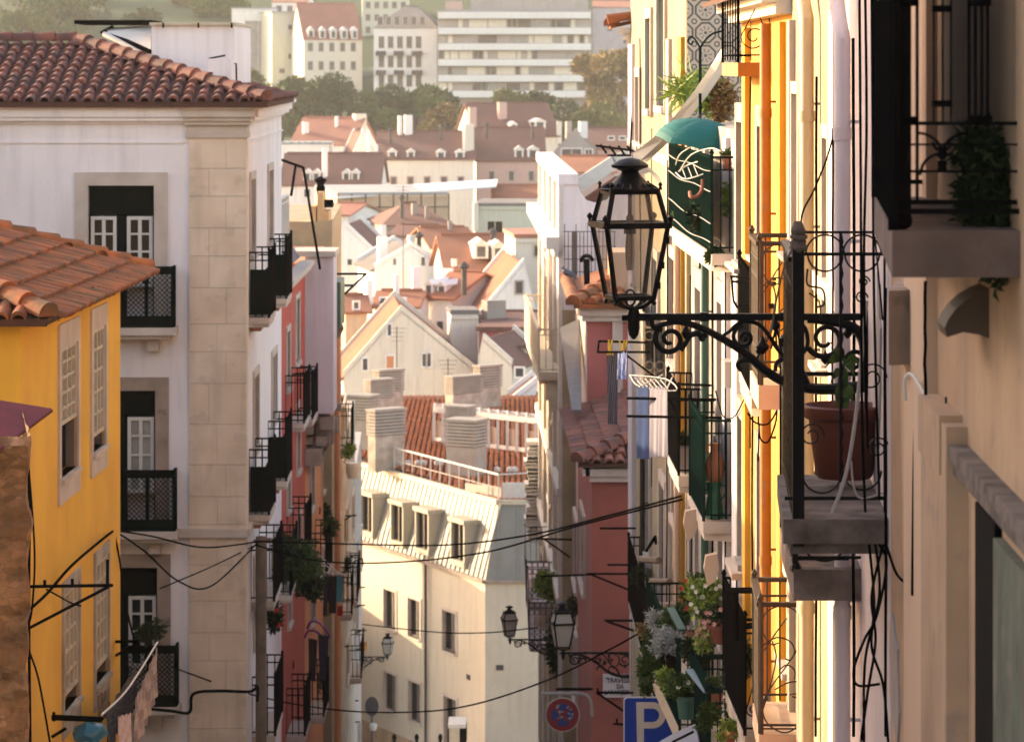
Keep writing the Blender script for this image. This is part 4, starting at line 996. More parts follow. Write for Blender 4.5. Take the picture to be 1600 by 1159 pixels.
# ---------------------------------------------------------------- far hill
HB = dict(cat='building', wfr='wgrey', ov=.15)
def bal_strip(h, f, px0, px1, py, w_=.9, m='grey_iron'):
    t0, z = f.tz(px0, py); t1 = f.t(px1); b = MB(); f.box(b, t0, t1, z - .9, z, 0, w_); b.build('balcony', M[m], h)
town('greenish cream apartment block with large blank grey panel on the hill', 425, 475, 20, 20, 655, 16, 20, 'b', 'wgreen', 'zincroof', [(451, 40, 460, 46), (451, 85, 460, 92), (437, 108, 444, 114)], **HB)
town('wide pale office block with blue grey panel behind the white corner house', 362, 430, 14, 14, 662, 14, 2, 'b', 'wwhite', 'zincroof', [(383, 33, 424, 126, 'wwhite', 'grey')], **HB)
h1, f1 = town('long cream apartment house with a red mansard and dormer row on the hill', 475, 566, 62, 6, 640, 18, 12, 's', 'wcream', 'salmon', grid(485, 552, 5, 68, 97, 2, 6, 12), (), [(481, 491, 42, 61, .8), (499, 509, 42, 61, .8), (516, 526, 42, 61, .8), (533, 543, 42, 61, .8), (550, 559, 42, 61, .8)], **HB)
h2, f2 = town('white corner palace with balconied windows and pavilion roof on the hill', 584, 683, 44, 10, 636, 18, -5, 'h', 'wwhite', 'grey', grid(596, 654, 5, 58, 118, 3, 7, 17) + grid(594, 660, 6, 27, 27, 1, 6, 12, 'wgrey'), **HB)
for y in (80, 110):
    for a_, b_ in ((588, 603), (616, 631), (644, 660)): bal_strip(h2, f2, a_, b_, y)
h3, f3 = town('modern white apartment slab with long horizontal balconies on the hill', 684, 924, 18, 18, 628, 20, 0, 'b', 'wgrey', 'zincroof', [], **HB)
for i in range(6):
    y = 24 + i * 24.6; t0, z = f3.tz(685, y + 5); t1 = f3.t(923)
    b = MB(); f3.box(b, t0, t1, z - .05, z + 1.15, 0, 1.6); b.build('balcony', M['wwhite'], h3)
    if i < 5:
        x = 686; k = 0; rg = random.Random(i)
        while x < 915:
            w_ = rg.choice((9, 14, 22, 30, 8)); x2 = min(x + w_, 921); t0, z1 = f3.tz(x, y + 7); t2 = f3.t(x2 - 2); z0 = f3.tz(x, y + 19)[1]
            b = MB(); f3.box(b, t0, t2, z0, z1, .0, .14); b.build('window', M[rg.choice(('pane', 'shutter', 'wcream', 'wgrey', 'curtain', 'wcream'))], h3); x = x2
b = MB(); f3.box(b, f3.t(696), f3.t(722), (HY - 18) / F * 628, (HY - 2) / F * 628, -6, -1); b.build('roof_house', M['wpink'], h3)
b = MB(); f3.box(b, f3.t(735), f3.t(920), (HY - 18) / F * 628, (HY + 14) / F * 628, -14, -4); b.build('penthouse', M['wgrey'], h3)
town('lilac grey slab block beside the long balconies', 926, 992, 12, 2, 640, 16, -2, 's', 'lilac', 'salmon', [(950, 40, 956, 48), (975, 60, 981, 68)], **HB)
town('cream villa high on the hill between the trees', 205, 285, -12, -40, 742, 12, 4, 's', 'wcream', 'salmon', grid(243, 262, 2, 2, 22, 2, 8, 8), **HB)
town('pink and white house above the office block', 395, 490, -2, -20, 760, 14, 6, 's', 'wpink', 'salmon', grid(410, 470, 4, 2, 2, 1, 8, 8), **HB)
town('pale villa with red roof at the crest of the hill', 508, 590, -2, -14, 770, 14, 3, 's', 'wwhite', 'salmon', grid(520, 580, 4, 2, 2, 1, 7, 8), **HB)
town('tall pale block filling the hill crest left of the long balconies', 566, 640, -4, -4, 690, 12, 3, 'b', 'wgreen', 'grey', grid(575, 630, 5, 4, 120, 7, 6, 9), **HB)
town('cream slab with small windows behind the blank grey panel', 425, 480, 4, -8, 700, 12, -4, 's', 'wwhite', 'salmon', grid(436, 470, 3, 10, 90, 5, 7, 9), **HB)
town('grey flat roofed school above the pavilion roof', 590, 700, -14, -14, 800, 14, 0, 'b', 'wgrey', 'grey', grid(600, 690, 7, -6, 6, 2, 8, 7), **HB)
# ---------------------------------------------------------------- trees on the hill
bark = mat('bark', (.08, .055, .04), .9)
LT = {'g': mat('foliage_green', (.016, .045, .010), .8, tint=(.085, .13, .022)), 'y': mat('foliage_yellow', (.14, .10, .03), .8, tint=(.30, .21, .06)), 'o': mat('foliage_olive', (.05, .075, .015), .8, tint=(.18, .18, .04))}
def tree(label, px, pyt, pyb, wpx, Y, kind='g', n=2600, s=.75):
    H = (pyb - pyt) / F * Y; Wd = wpx / F * Y / 2 * 1.22; c = P(px, (pyt + pyb) / 2, Y); rg = random.Random(int(px * 7 + pyt))
    o = thing('tree', label, 'tree', (c.x, Y, c.z - H / 2 - 3), 'trees on the far hillside')
    t = MB(); base = Vector((c.x, Y, c.z - H / 2 - 4)); t.tube([base, c - Z3 * H * .3, c + Z3 * H * .2], [.5, .35, .15], 7)
    for i in range(5):
        g = i * 1.3; t.tube([c - Z3 * H * .3, c + Vector((math.cos(g) * Wd * .5, math.sin(g) * Wd * .4, H * .1))], [.22, .08], 5)
    t.build('trunk', bark, o)
    m_ = MB(); nb = max(6, int(Wd * H / 9))
    for i in range(nb):
        g = rg.uniform(0, 6.28); rr = rg.random() ** .5; zz = rg.uniform(-.42, .42)
        k = math.sqrt(max(.1, 1 - (zz * 1.7) ** 2)) if zz > 0 else 1
        p = c + Vector((math.cos(g) * rr * Wd * .9 * k, math.sin(g) * rr * Wd * .6 * k, zz * H))
        r = rg.uniform(.16, .30) * min(Wd, H) + .5
        m_.leafs(p, (r * 1.15, r, r * .8), 2 * n // nb, s * rg.uniform(.7, 1.3), .8, rg=rg, long=1.3, tb=rg.random())
    m_.build('crown', LT[kind], o)
    return o
tree('broad dark green tree left of the hillside row', 440, 125, 225, 110, 560, 'g', 3200); tree('rounded green tree with a yellowing top below the blank grey panel', 462, 112, 200, 90, 575, 'o', 2600)
tree('large rounded dark tree in front of the cream apartment house', 525, 118, 222, 120, 555, 'g', 3800); tree('low green tree between the two great round crowns', 588, 158, 225, 70, 550, 'g', 2000)
tree('rounded dark green tree in front of the white corner palace', 648, 128, 215, 110, 558, 'g', 3400); tree('small green tree under the long balconies, leftmost', 712, 150, 205, 66, 565, 'g', 1800)
tree('yellow green shrubby tree beside the sunlit gable', 700, 168, 215, 60, 520, 'y', 1500); tree('olive tree behind the ridge of the high brown roof', 770, 148, 195, 90, 560, 'o', 1900)
tree('bushy green tree behind the high brown roof', 822, 150, 200, 80, 565, 'g', 1900); tree('dark green tree right of the high brown roof', 880, 155, 222, 90, 550, 'g', 2200)
tree('tall golden tree in front of the lilac slab block', 950, 78, 200, 110, 585, 'y', 4200); tree('golden spreading tree lower beside the pale column', 965, 115, 215, 80, 560, 'y', 2600); tree('olive tree at the foot of the golden trees', 925, 160, 222, 80, 545, 'o', 2000)
for i, (px, py, pb, w_, Y, k, lb) in enumerate((
        (30, -30, 60, 150, 720, 'o', 'pale hazy tree at the far left corner'), (110, -20, 62, 110, 715, 'g', 'hazy dark tree above the tile ridge'), (175, -35, 58, 90, 730, 'o', 'tall hazy tree left of the cream villa'),
        (300, -20, 60, 60, 725, 'y', 'yellowing tree right of the cream villa'), (345, -5, 62, 70, 715, 'g', 'hazy green tree above the white penthouse'), (390, 100, 160, 60, 600, 'o', 'olive tree beside the white corner house eave'),
        (60, 10, 80, 120, 700, 'g', 'grey green tree behind the left end of the ridge'), (240, 14, 70, 80, 700, 'g', 'hazy tree below the cream villa'))):
    tree(lb, px, py, pb, w_, Y, k, 1500, .9)
wd = MB(); rg = random.Random(11)
for i in range(230):
    Y = rg.uniform(790, 960); X = rg.uniform(-150, 60); r = rg.uniform(4, 8); wd.leafs((X, Y, gz(Y) + r * .6), (r, r, r * .8), 70, 2.0, .75, rg=rg, long=1.0)
wd.build('woodland', LT['g'], kind='stuff')
for px, py0, py1, Y in ((620, 510, 610, 180), (648, 150, 185, 400), (630, 290, 470, 225), (700, 560, 590, 176)):
    a_ = MB(); p = P(px, py1, Y); q = P(px, py0, Y); a_.tube([p, q], .03, 5)
    for k in range(4): a_.bar(q - Z3 * (.1 + .22 * k) - Vector((.5 - .08 * k, 0, 0)), q - Z3 * (.1 + .22 * k) + Vector((.5 - .08 * k, 0, 0)), .02)
    a_.build('television_antenna', M['grey_iron'], label={620: 'thin rooftop antenna before the large cream gable', 648: 'antenna standing on the mansion chimneys', 630: 'tall thin mast in front of the clipped gable house', 700: 'short bent antenna behind the louvred chimneys'}[px], category='antenna', group='rooftop antennas')
# ---------------------------------------------------------------- RIGHT SIDE houses
M['brick'] = mat('terracotta_plaster', (.33, .095, .07), .9, (.24, .07, .055), 1.1, .7, .12, 12, streak=.3, streak_col=(.15, .06, .05))
def rhouse(label, far, near, zt, zb, mname, wins, fm='creampaint', wm='shutter', sm='stone', sur=.14, depth=.16, cap=True, xb=12, nx=2, nz=5, proud=.05):
    f = Fac(far, near); h = thing('house', label, 'house', (near[0], near[1], gz(near[1])))
    rs = [f.rect(*w_[:4]) for w_ in wins]; mb = MB()
    f.wall(mb, 0, f.L, zb, zt, rs, depth)
    shell(mb, [far, near, (xb, near[1]), (xb, far[1])], zb, zt, skip=(0,)); mb.build('wall', M[mname], h)
    for w_, r in zip(wins, rs):
        window(h, f, r, nx, nz, depth * .7, .06, w_[5] if len(w_) > 5 else fm, w_[4] if len(w_) > 4 else wm, sur, sm, proud=proud)
    return h, f
H1, F1 = rhouse('tan stained house at the right edge with a dark doorway and cable', (2.0, 18.0), (1.80, 10.0), 4.5, -7, 'tan', [], xb=9)
H2, F2 = rhouse('pale mauve house between the cream house and the tan house', (2.25, 23.0), (2.0, 18.03), 4.4, -8, 'lilac', [(1308, 236, 1325, 690, 'shutter')], sur=.12, xb=9, sm='dirty')
H3, F3 = rhouse('sunlit cream house with the salmon strip and cream downpipe', (2.42, 29.5), (2.26, 23.03), 3.2, -9, 'cream', [(1245, 146, 1256, 390), (1294, 215, 1302, 560), (1245, 560, 1255, 800), (1226, 880, 1238, 1015)], sur=.10, xb=9)
H4, F4 = rhouse('amber yellow house with cream window surrounds and an orange downpipe', (2.42, 36.0), (2.42, 29.53), .62, -9.5, 'amber',
    [(1157, 190, 1166, 405), (1190, 197, 1201, 395), (1159, 648, 1166, 868), (1190, 706, 1201, 1060), (1160, 960, 1168, 1130)], sur=.2, xb=10, wm='dark', fm='shutter', sm='dirty')
H5, F5 = rhouse('grey stone faced house with the teal umbrella balcony', (2.36, 45.0), (2.50, 36.5), -.70, -11, 'dirty',
    [(1091, 448, 1100, 650), (1082, 780, 1089, 1000), (1126, 470, 1134, 680), (1128, 820, 1136, 980), (1103, 850, 1110, 1010)], sur=.26, xb=10, sm='grey')
H6, F6 = rhouse('sunlit cream house with tall green window shutters and a patterned tile end wall', (2.12, 61.0), (2.30, 45.03), 2.2, -15, 'cream',
    [(1030, -20, 1042, 165, 'greenpaint', 'greenpaint'), (1012, 30, 1020, 170, 'greenpaint', 'greenpaint'), (1022, 400, 1031, 560, 'greenpaint', 'greenpaint'), (1050, 400, 1061, 560, 'shutter'),
     (1012, 690, 1018, 860, 'darkgreen', 'darkgreen'), (1034, 750, 1042, 940, 'darkgreen', 'darkgreen'), (1054, 640, 1063, 800, 'shutter'), (1000, 470, 1006, 580, 'greenpaint', 'greenpaint'), (996, 120, 1002, 225, 'shutter')], sur=.16, xb=10)
# weathered patches, pipes
def pipe(par, f, px, y0, y1, r, mname, o=.10, name='downpipe', joints=3, elbow=None):
    t, z0 = f.tz(px, y0); z1 = f.tz(px, y1)[1]; mb = MB(); pts = [f.pt(t, z1, o), f.pt(t, z0, o)]
    if elbow: pts += [f.pt(t - elbow[0] * .3, z0 + elbow[1] * .35, o * 1.1), f.pt(t - elbow[0], z0 + elbow[1], o * 1.2)]
    mb.tube(pts, r, 12)
    for i in range(joints):
        z = z1 + (z0 - z1) * (i + .6) / joints; mb.tube([f.pt(t, z - .04, o), f.pt(t, z + .04, o)], r * 1.14, 12)
    for i in range(joints * 2):
        z = z1 + (z0 - z1) * (i + .3) / joints / 2; f.box(mb, t - .01, t + .01, z - .01, z + .01, -.01, o)
    return mb.build(name, M[mname], par, smooth=True)
M['orangepipe'] = mat('orange_paint', (.44, .165, .012), .6, (.30, .10, .010), 4, .8, cracks=.2)
M['creampipe'] = mat('cream_pipe', (.50, .39, .24), .6, (.60, .46, .28), 3, .5)
M['salmon'] = mat('salmon_paint', (.50, .21, .14), .8, (.5, .24, .17), 2, .5)
pipe(H4, F4, 1213, 37, 1085, .052, 'orangepipe', .10); pipe(H3, F3, 1281, 28, 1180, .055, 'creampipe', .10, elbow=(.35, .22)); pipe(H2, F2, 1344, 60, 1180, .05, 'lilac', .11, elbow=(.5, .3))
pipe(H5, F5, 1114, 395, 1180, .045, 'greenpaint', .10); pipe(H6, F6, 1012, 480, 1159, .04, 'bronze', .09); pipe(H6, F6, 1069, 380, 1120, .05, 'peach', .09)
mb = MB(); F3.box(mb, F3.t(1258), F3.t(1267), -9, .45, -.01, .07); mb.build('painted_strip', M['salmon'], H3)
for f_, hh, lst_ in ((F4, H4, ((1222.5, 1227.5, 'yellow'), (1168, 1172, 'yellow'))), (F3, H3, ((1268, 1271, 'whitepaint'), (1306, 1313, 'white'), (1240, 1243, 'stone'))), (F5, H5, ((1136, 1141, 'white'), (1151, 1158, 'white'), (1104, 1108, 'stone'))), (F6, H6, ((1046, 1050, 'stone'), (986, 992, 'lilac'), (1065, 1070, 'amber')))):
    for (a_, b_, m_) in lst_:
        mb = MB(); f_.box(mb, f_.t(a_), f_.t(b_), (f_ is F5 and -10.8) or -8.9, -.8 if f_ is F5 else .4, -.01, .055); mb.build('pilaster', M[m_], hh)
# eaves and cornices at the top
def eave(par, f, z, t0, t1, ov=.42, m='tileor', corn='whitepaint'):
    mb = MB(); u3 = Vector((f.u.x, f.u.y, 0)); n3 = Vector((f.n.x, f.n.y, 0))
    f.box(mb, t0, t1, z - .16, z - .06, -.02, .14); f.box(mb, t0, t1, z - .06, z + .04, -.02, .26); co = mb.build('cornice', M[corn], par)
    mb = MB(); o = f.pt(t0, z + .05, ov); s_ = (-n3 + Z3 * .32).normalized(); mb.slab([o, o + u3 * (t1 - t0), o + u3 * (t1 - t0) + s_ * 3.2, o + s_ * 3.2], .05); ro = mb.build('roof', M['tilepan'], par)
    mb = MB(); tiles(mb, o + Z3 * .02, u3, s_, [(0, -.05), (t1 - t0, -.05), (t1 - t0, 3.2), (0, 3.2)], .22, .36, .08); mb.build('clay_tiles', M[m], ro, smooth=True)
eave(H4, F4, .62, 0, F4.L)
# azulejo end wall with octagon pattern, above the terrace
am = bpy.data.materials.new('azulejo'); am.use_nodes = True; t_ = am.node_tree; N = t_.nodes; L = t_.links; b_ = N['Principled BSDF']; b_.inputs['Roughness'].default_value = .35
tc = N.new('ShaderNodeTexCoord'); sp_ = N.new('ShaderNodeSeparateXYZ'); L.new(tc.outputs['Object'], sp_.inputs[0])
def mth(op, a, b=None, c=None):
    q = N.new('ShaderNodeMath'); q.operation = op
    for i, v in enumerate((a, b, c)):
        if v is None: continue
        if isinstance(v, (int, float)): q.inputs[i].default_value = v
        else: L.new(v, q.inputs[i])
    return q.outputs[0]
PX = .30
def cell(off):
    x = mth('SUBTRACT', mth('FRACT', mth('ADD', mth('MULTIPLY', sp_.outputs[0], 1 / PX), off)), .5); z = mth('SUBTRACT', mth('FRACT', mth('ADD', mth('MULTIPLY', sp_.outputs[2], 1 / PX), off)), .5)
    ax, az = mth('ABSOLUTE', x), mth('ABSOLUTE', z)
    octa = mth('MAXIMUM', mth('MAXIMUM', ax, az), mth('MULTIPLY', mth('ADD', ax, az), .72))
    return octa, mth('SQRT', mth('ADD', mth('MULTIPLY', x, x), mth('MULTIPLY', z, z))), mth('ARCTAN2', z, x)
o1, r1, g1 = cell(0.0); o2, r2, g2 = cell(.5)
ring = mth('LESS_THAN', mth('ABSOLUTE', mth('SUBTRACT', o1, .43)), .045)
star = mth('MULTIPLY', mth('GREATER_THAN', mth('SINE', mth('MULTIPLY', g1, 8)), .2), mth('MULTIPLY', mth('LESS_THAN', r1, .30), mth('GREATER_THAN', r1, .12)))
dot = mth('LESS_THAN', r1, .07); ring2 = mth('LESS_THAN', mth('ABSOLUTE', mth('SUBTRACT', o2, .10)), .03)
tot = mth('MINIMUM', mth('ADD', mth('ADD', ring, mth('MULTIPLY', star, .6)), mth('ADD', dot, ring2)), 1)
mx_ = N.new('ShaderNodeMix'); mx_.data_type = 'RGBA'; L.new(tot, mx_.inputs[0]); mx_.inputs[6].default_value = (.50, .42, .34, 1); mx_.inputs[7].default_value = (.10, .10, .08, 1); L.new(mx_.outputs[2], b_.inputs['Base Color'])
mb = MB(); mb.box(2.31, 3.4, 44.97, 45.02, -.7, 2.2); mb.build('tile_cladding', am, H6)
# low roof and white corner at the far end of the cream house
H6b, F6b = rhouse('slim white house with a small tile eave beyond the tall green shutters', (2.155, 62.6), (2.10, 61.03), (HY - 47) / F * 61.2, -16, 'white', [], sur=.06, xb=8)
mb = MB(); z = (HY - 44) / F * 61; 
for k, o in enumerate((.05, .12, .2)): F6b.box(mb, -.05, F6b.L + .1 + o * .5, z - .30 + k * .1, z - .2 + k * .1, -.02, o)
mb.build('cornice', M['whitepaint'], H6b)
mb = MB(); hip(mb, (1.75, 60.9, z + .08), (2.6, 60.9, z + .28), .13, .3); hip(mb, (1.8, 61.2, z + .06), (1.8, 62.6, z + .06), .12, .3); mb.slab([(1.75, 60.9, z + .05), (2.6, 60.9, z + .25), (2.6, 62.6, z + .25), (1.75, 62.6, z + .05)], .06); mb.build('roof', M['tileor'], H6b)
# near house details
mb = MB(); F1.box(mb, F1.t(1440), F1.t(1464), -7, 4.4, -.01, .05); F1.box(mb, F1.t(1420), F1.t(1438), -7, 4.4, -.01, .025); mb.build('pilaster', M['peach'], H1)
mb = MB(); F1.box(mb, F1.t(1508), F1.t(1640), *sorted(((HY - 712) / F * 14.4, (HY - 690) / F * 14.4)), -.02, .08); F1.box(mb, F1.t(1512), F1.t(1640), (HY - 735) / F * 14.4, (HY - 712) / F * 14.4, -.02, .06); mb.build('ledge', M['darkstone'], H1)
mb = MB(); t0, t1 = F1.t(1470), F1.t(1512); F1.box(mb, t0, t1, -6.8, (HY - 640) / F * 15, -.01, .09); F1.box(mb, t0 - .03, t1 - .2, (HY - 720) / F * 15, (HY - 630) / F * 15, .0, .10); mb.build('jamb', M['tan'], H1)
mb = MB(); F1.box(mb, F1.t(1535), F1.t(1566), -6.9, (HY - 800) / F * 13.4, -.02, .03); mb.build('doorway', M['dark'], H1)
mb = MB(); F1.box(mb, F1.t(1568), F1.t(1640), -6.9, (HY - 830) / F * 13.2, -.02, .04); mb.build('shutter', mat('pale_green_board', (.11, .13, .085), .85, (.06, .06, .045), 4, .9, .3, 12, cracks=.4, streak=.5), H1)
c = MB(); hp = [(1476, 512), (1482, 498), (1494, 482), (1510, 468), (1528, 457), (1552, 448), (1552, 531), (1530, 523), (1505, 519), (1480, 527)]
ha = [P(a, b, 13.5) for a, b in hp]; hb_ = [v + Vector((.012, .34, 0)) for v in ha]; c.face(ha); c.face(hb_[::-1])
for i in range(len(ha)): j = (i + 1) % len(ha); c.face([ha[i], hb_[i], hb_[j], ha[j]])
c.build('hood', mat('brown_metal', (.075, .045, .025), .7, (.04, .025, .015), 4, .6), H1)
c = MB(); p0 = F1.pt(F1.t(1455), (HY - 600) / F * 15.6, .12)
c.tube(spline([p0 + Vector((0, 0, -.10)), p0, p0 + Vector((.03, -.05, .02)), p0 + Vector((.06, -.35, -.06)), p0 + Vector((.09, -.6, -.10))]), .009, 6); c.tube(spline([p0 + Vector((.09, -.6, -.10)), p0 + Vector((.07, -.7, -.15)), p0 + Vector((.12, -.8, -.13))]), .012, 6)
c.build('bracket', M['whitepaint'], H1)
c = MB(); c.prism([(F1.pt(F1.t(1392), 0, .01).x, 17.6), (F1.pt(F1.t(1422), 0, .14).x, 16.6), (F1.pt(F1.t(1422), 0, .0).x + .02, 16.7), (2.02, 17.7)], (HY - 560) / F * 17, (HY - 446) / F * 17); c.build('niche', M['brownstone'], H1)

# ---------------------------------------------------------------- balconies of the right side
def wx(f, Y): # point on facade at given Y
    t = (Y - f.A.y) / f.u.y; p = f.A + f.u * t; return (p.x, p.y)
bx = lambda px, Y: ((px - 800) / F * Y, Y)
M['slabbrown'] = mat('brown_slab', (.15, .10, .08), .9, (.07, .045, .035), 3.5, .8, .5, 14, cracks=.4, streak_col=(.05, .03, .025))
# near balcony, heavy iron
b1 = balcony(H1, bx(1394, 12.5), bx(1366, 15.8), wx(F1, 12.5), wx(F1, 15.8), -.60, .17, 1.6, 'bars', 'none', 'iron', 'slabbrown', sp=.12, r=.010, tr=.022, mould=False, far=True)
mb = MB(); Yb = 12.6
def q(px, py, Y=Yb): return P(px, py, Y)
mb.bar(q(1414, 350), q(1414, -320), .042, .042); mb.lathe(q(1409, 345), [(.01, -.035), (.036, -.02), (.04, 0), (.036, .02), (.012, .04), (.02, .06)], 12)
mb.bar(q(1433, 312), q(1433, -320), .012); mb.bar(q(1415, 316), q(1610, 316), .016, .018); mb.bar(q(1415, 193), q(1610, 193), .010, .014); mb.bar(q(1415, 226), q(1610, 226), .008); mb.bar(q(1415, 268), q(1610, 268), .010)
for x in (1459, 1473, 1486): mb.bar(q(x, 193), q(x, -320), .007)
for y in (14, 162): mb.lathe(q(1472, y), [(.034, -.012), (.040, -.006), (.034, 0), (.040, .006), (.034, .012)], 10)
for y in (4, 186): mb.lathe(q(1530, y), [(.04, -.014), (.048, -.006), (.04, 0), (.048, .006), (.04, .014)], 10)
for y in (4, 188): mb.lathe(q(1420, y), [(.028, -.014), (.038, -.006), (.028, 0), (.038, .006), (.028, .014)], 10)
for x in (1514, 1524, 1534, 1543): mb.bar(q(x, 193), q(x, -320), .011)
U, V_ = Vector((1, 0, 0)), Z3; s1 = Yb / F
mb.tube(arc3(q(1433, 250), 42 * s1, 0, 1.6, U, V_), .006, 6); mb.tube(arc3(q(1512, 250), 42 * s1, 1.55, 3.14, U, V_), .006, 6)
mb.tube(arc3(q(1472, 274), 34 * s1, 0, 3.14, U, V_), .006, 6); mb.tube(arc3(q(1472, 222), 14 * s1, 3.14, 6.28, U, V_), .006, 6)
for y in (238, 260): mb.lathe(q(1472, y), [(.008, -.022), (.018, -.02), (.016, 0), (.018, .02), (.008, .022)], 8)
mb.build('end_railing', M['iron'], b1)
mb = MB(); a_, c_ = Vector((*bx(1396, 12.7), -.5)), Vector((*bx(1369, 15.6), -.5)); mb.obox(a_, c_ - a_, Vector((.01, 0, 0)), Z3 * 1.7); mb.build('screen', mat('dark_netting', (.035, .028, .03), .9, (.02, .016, .018), 5, .6), b1)
# hero balcony behind the lantern bracket
zd2 = -2.41
mb = MB(); ON, OF = bx(1224, 18.2), bx(1214, 20.2)
mb.prism([ON, (2.02, 18.2), (2.11, 20.2), OF], zd2 - .13, zd2); mb.prism([(ON[0] + .04, 18.25), (2.02, 18.25), (2.11, 20.2), (OF[0] + .04, 20.15)], zd2 - .19, zd2 - .131)
b2 = mb.build('balcony', M['darkstone'], H2)
rb = MB(); Yh = 18.25; q = lambda px, py, Y=Yh: P(px, py, Y); s1 = Yh / F; zr = zd2
rb.bar(q(1247, 852), q(1247, 388), .062, .062); rb.bar(q(1247, 397), q(1384, 397), .016, .018); rb.bar(q(1258, 363), q(1376, 363), .012, .014); rb.bar(q(1226, 778), q(1386, 778), .020, .02); rb.bar(q(1382, 400), q(1382, 800), .012)
tw = [q(1314 + (.6 if i % 2 else -.6), 365 + i * 12.5) for i in range(32)]; rb.tube(tw, [.014 if i % 2 else .009 for i in range(32)], 6); rb.bar(q(1347, 397), q(1352, 640), .009); rb.bar(q(1367, 370), q(1379, 500), .009)
for cx, cy, r_, a0, a1 in ((1289, 363 + 34, 30, 0, 3.14), (1347, 397, 30, 0, 3.14), (1289, 397, 27, 3.14, 6.28), (1347, 397, 27, 3.14, 6.28), (1284, 740, 30, 3.14, 6.28), (1347, 735, 30, 3.14, 6.28)):
    rb.tube(arc3(q(cx, cy), r_ * s1, a0, a1, U, V_, 16), .006, 6)
rb.tube(spline([q(1262, 420), q(1262, 445), q(1285, 452), q(1288, 475), q(1275, 480)]), .006, 5); rb.tube(spline([q(1264, 458), q(1280, 472), q(1282, 500)]), .005, 5)
for (cx, cy, r_) in ((1350, 440, 9), (1346, 465, 10), (1362, 590, 24), (1268, 680, 20), (1372, 700, 18)):
    rb.tube(spiral(q(cx, cy), r_ * s1, r_ * .3 * s1, 0, 9, U, V_), .005, 5)
# side railing seen edge on: long bars with scrolls
pf, pn = Vector((*bx(1218, 20.15), zd2)), Vector((*bx(1238, 18.3), zd2))
rail(rb, (pf.x + .03, pf.y), (pn.x, pn.y), zd2, 1.38, 'ornate', .008, .14, .022)
rb.build('railing', M['hero_iron'], b2)
mb = MB()   # cloth tied round the post head
for i in range(4): mb.tube(arc3(q(1248, 362 + i * 8), (.028 + .007 * (i % 2)), 0, 6.28, U, Vector((0, 1, .15)), 12), .014, 6)
mb.lathe(q(1247, 372), [(.03, -.08), (.045, -.05), (.032, 0), (.04, .04), (.02, .09)], 10); mb.tube(spline([q(1246, 378), q(1228, 410), q(1214, 465), q(1205, 520)]), .006, 5)
mb.build('tied_cloth', mat('dusty_rag', (.12, .095, .08), .95, (.06, .05, .04), 20, .8), b2)
# lower balcony under it
b3 = balcony(H2, bx(1240, 21), bx(1219, 23), wx(F2, 21), wx(F2, 22.9), -3.09, .19, 1.2, 'ornate', 'none', 'hero_iron', 'darkstone', sp=.13, mould=False, far=False)
rb = MB(); q = lambda px, py: P(px, py, 21.05); rb.bar(q(1243, 873), q(1326, 873), .014); rb.tube(arc3(q(1288, 840), 36 * 21 / F, 3.3, 6.1, U, V_), .007, 6); rb.bar(q(1243, 895), q(1243, 700), .03); rb.lathe(q(1243, 884), [(.01, -.05), (.04, -.02), (.03, .01), (.01, .04)], 8); rb.build('end_railing', M['hero_iron'], b3)
# sunlit scroll balconies of the cream house
def scroll_end(b, Y, x0, x1, yt, yb, m='bronze'):
    q = lambda px, py: P(px, py, Y); s = Y / F; rb = MB(); W = x1 - x0; H = yb - yt; sx = W / 66.; sy = H / 200.
    g = lambda a, c: q(x0 + a * sx, yt + c * sy)
    rb.bar(g(0, 0), g(70, 0), .035, .012); rb.bar(g(0, 190), g(66, 190), .012); rb.bar(g(0, -2), g(0, 205), .03)
    for pts in ([(2, 40), (4, 15), (25, 2), (50, 8), (62, 35), (58, 60), (40, 90), (22, 115), (6, 140), (2, 165), (12, 185), (35, 196), (55, 185), (64, 160), (55, 138), (42, 138)],
                [(2, 60), (20, 48), (30, 40), (42, 48)][::-1] and [(2, 62), (22, 50), (42, 55), (50, 70), (44, 84), (36, 82)], [(20, 130), (38, 120), (55, 118), (62, 128), (58, 142), (46, 140)],
                [(4, 70), (20, 45), (38, 20)], [(3, 45), (14, 60), (26, 58)], [(2, 160), (14, 120), (22, 80), (16, 55)], [(26, 100), (38, 92), (50, 100), (50, 114)]):
        rb.tube(spline([g(*p_) for p_ in pts]), .0065, 5)
    rb.build('end_railing', M[m], b)
b4 = balcony(H3, bx(1185, 28.0), bx(1172, 29.45), wx(F3, 28.0), wx(F3, 29.45), (HY - 602) / F * 28, .20, 1.16, 'ornate', 'none', 'bronze', 'peach', sp=.12, mould=False, tr=.03)
scroll_end(b4, 28.02, 1190, 1256, 379, 600)
b5 = balcony(H3, bx(1186, 28.0), bx(1176, 29.45), wx(F3, 28.0), wx(F3, 29.45), (HY - 1147) / F * 28, .20, 1.06, 'ornate', 'none', 'bronze', 'peach', sp=.12, mould=False, tr=.03)
scroll_end(b5, 28.02, 1190, 1258, 945, 1148)
b6 = balcony(H4, bx(1153, 32), bx(1128, 34.6), wx(F4, 32), wx(F4, 34.6), (HY - 98) / F * 32, .13, 1.1, 'bars', 'scroll', 'iron', 'orangepipe', sp=.40, mould=False, r=.007)
b7 = balcony(H4, bx(1174, 32.4), bx(1155, 35.2), wx(F4, 32.4), wx(F4, 35.2), (HY - 618) / F * 32.4, .12, 1.15, 'bars', 'bars', 'iron', 'creampaint', sp=.08, panel='iron')
b7b = balcony(H4, bx(1164, 33), bx(1130, 35.8), wx(F4, 33), wx(F4, 35.8), (HY - 1150) / F * 33, .12, 1.12, 'bars', 'scroll', 'iron', 'dirty', sp=.07)
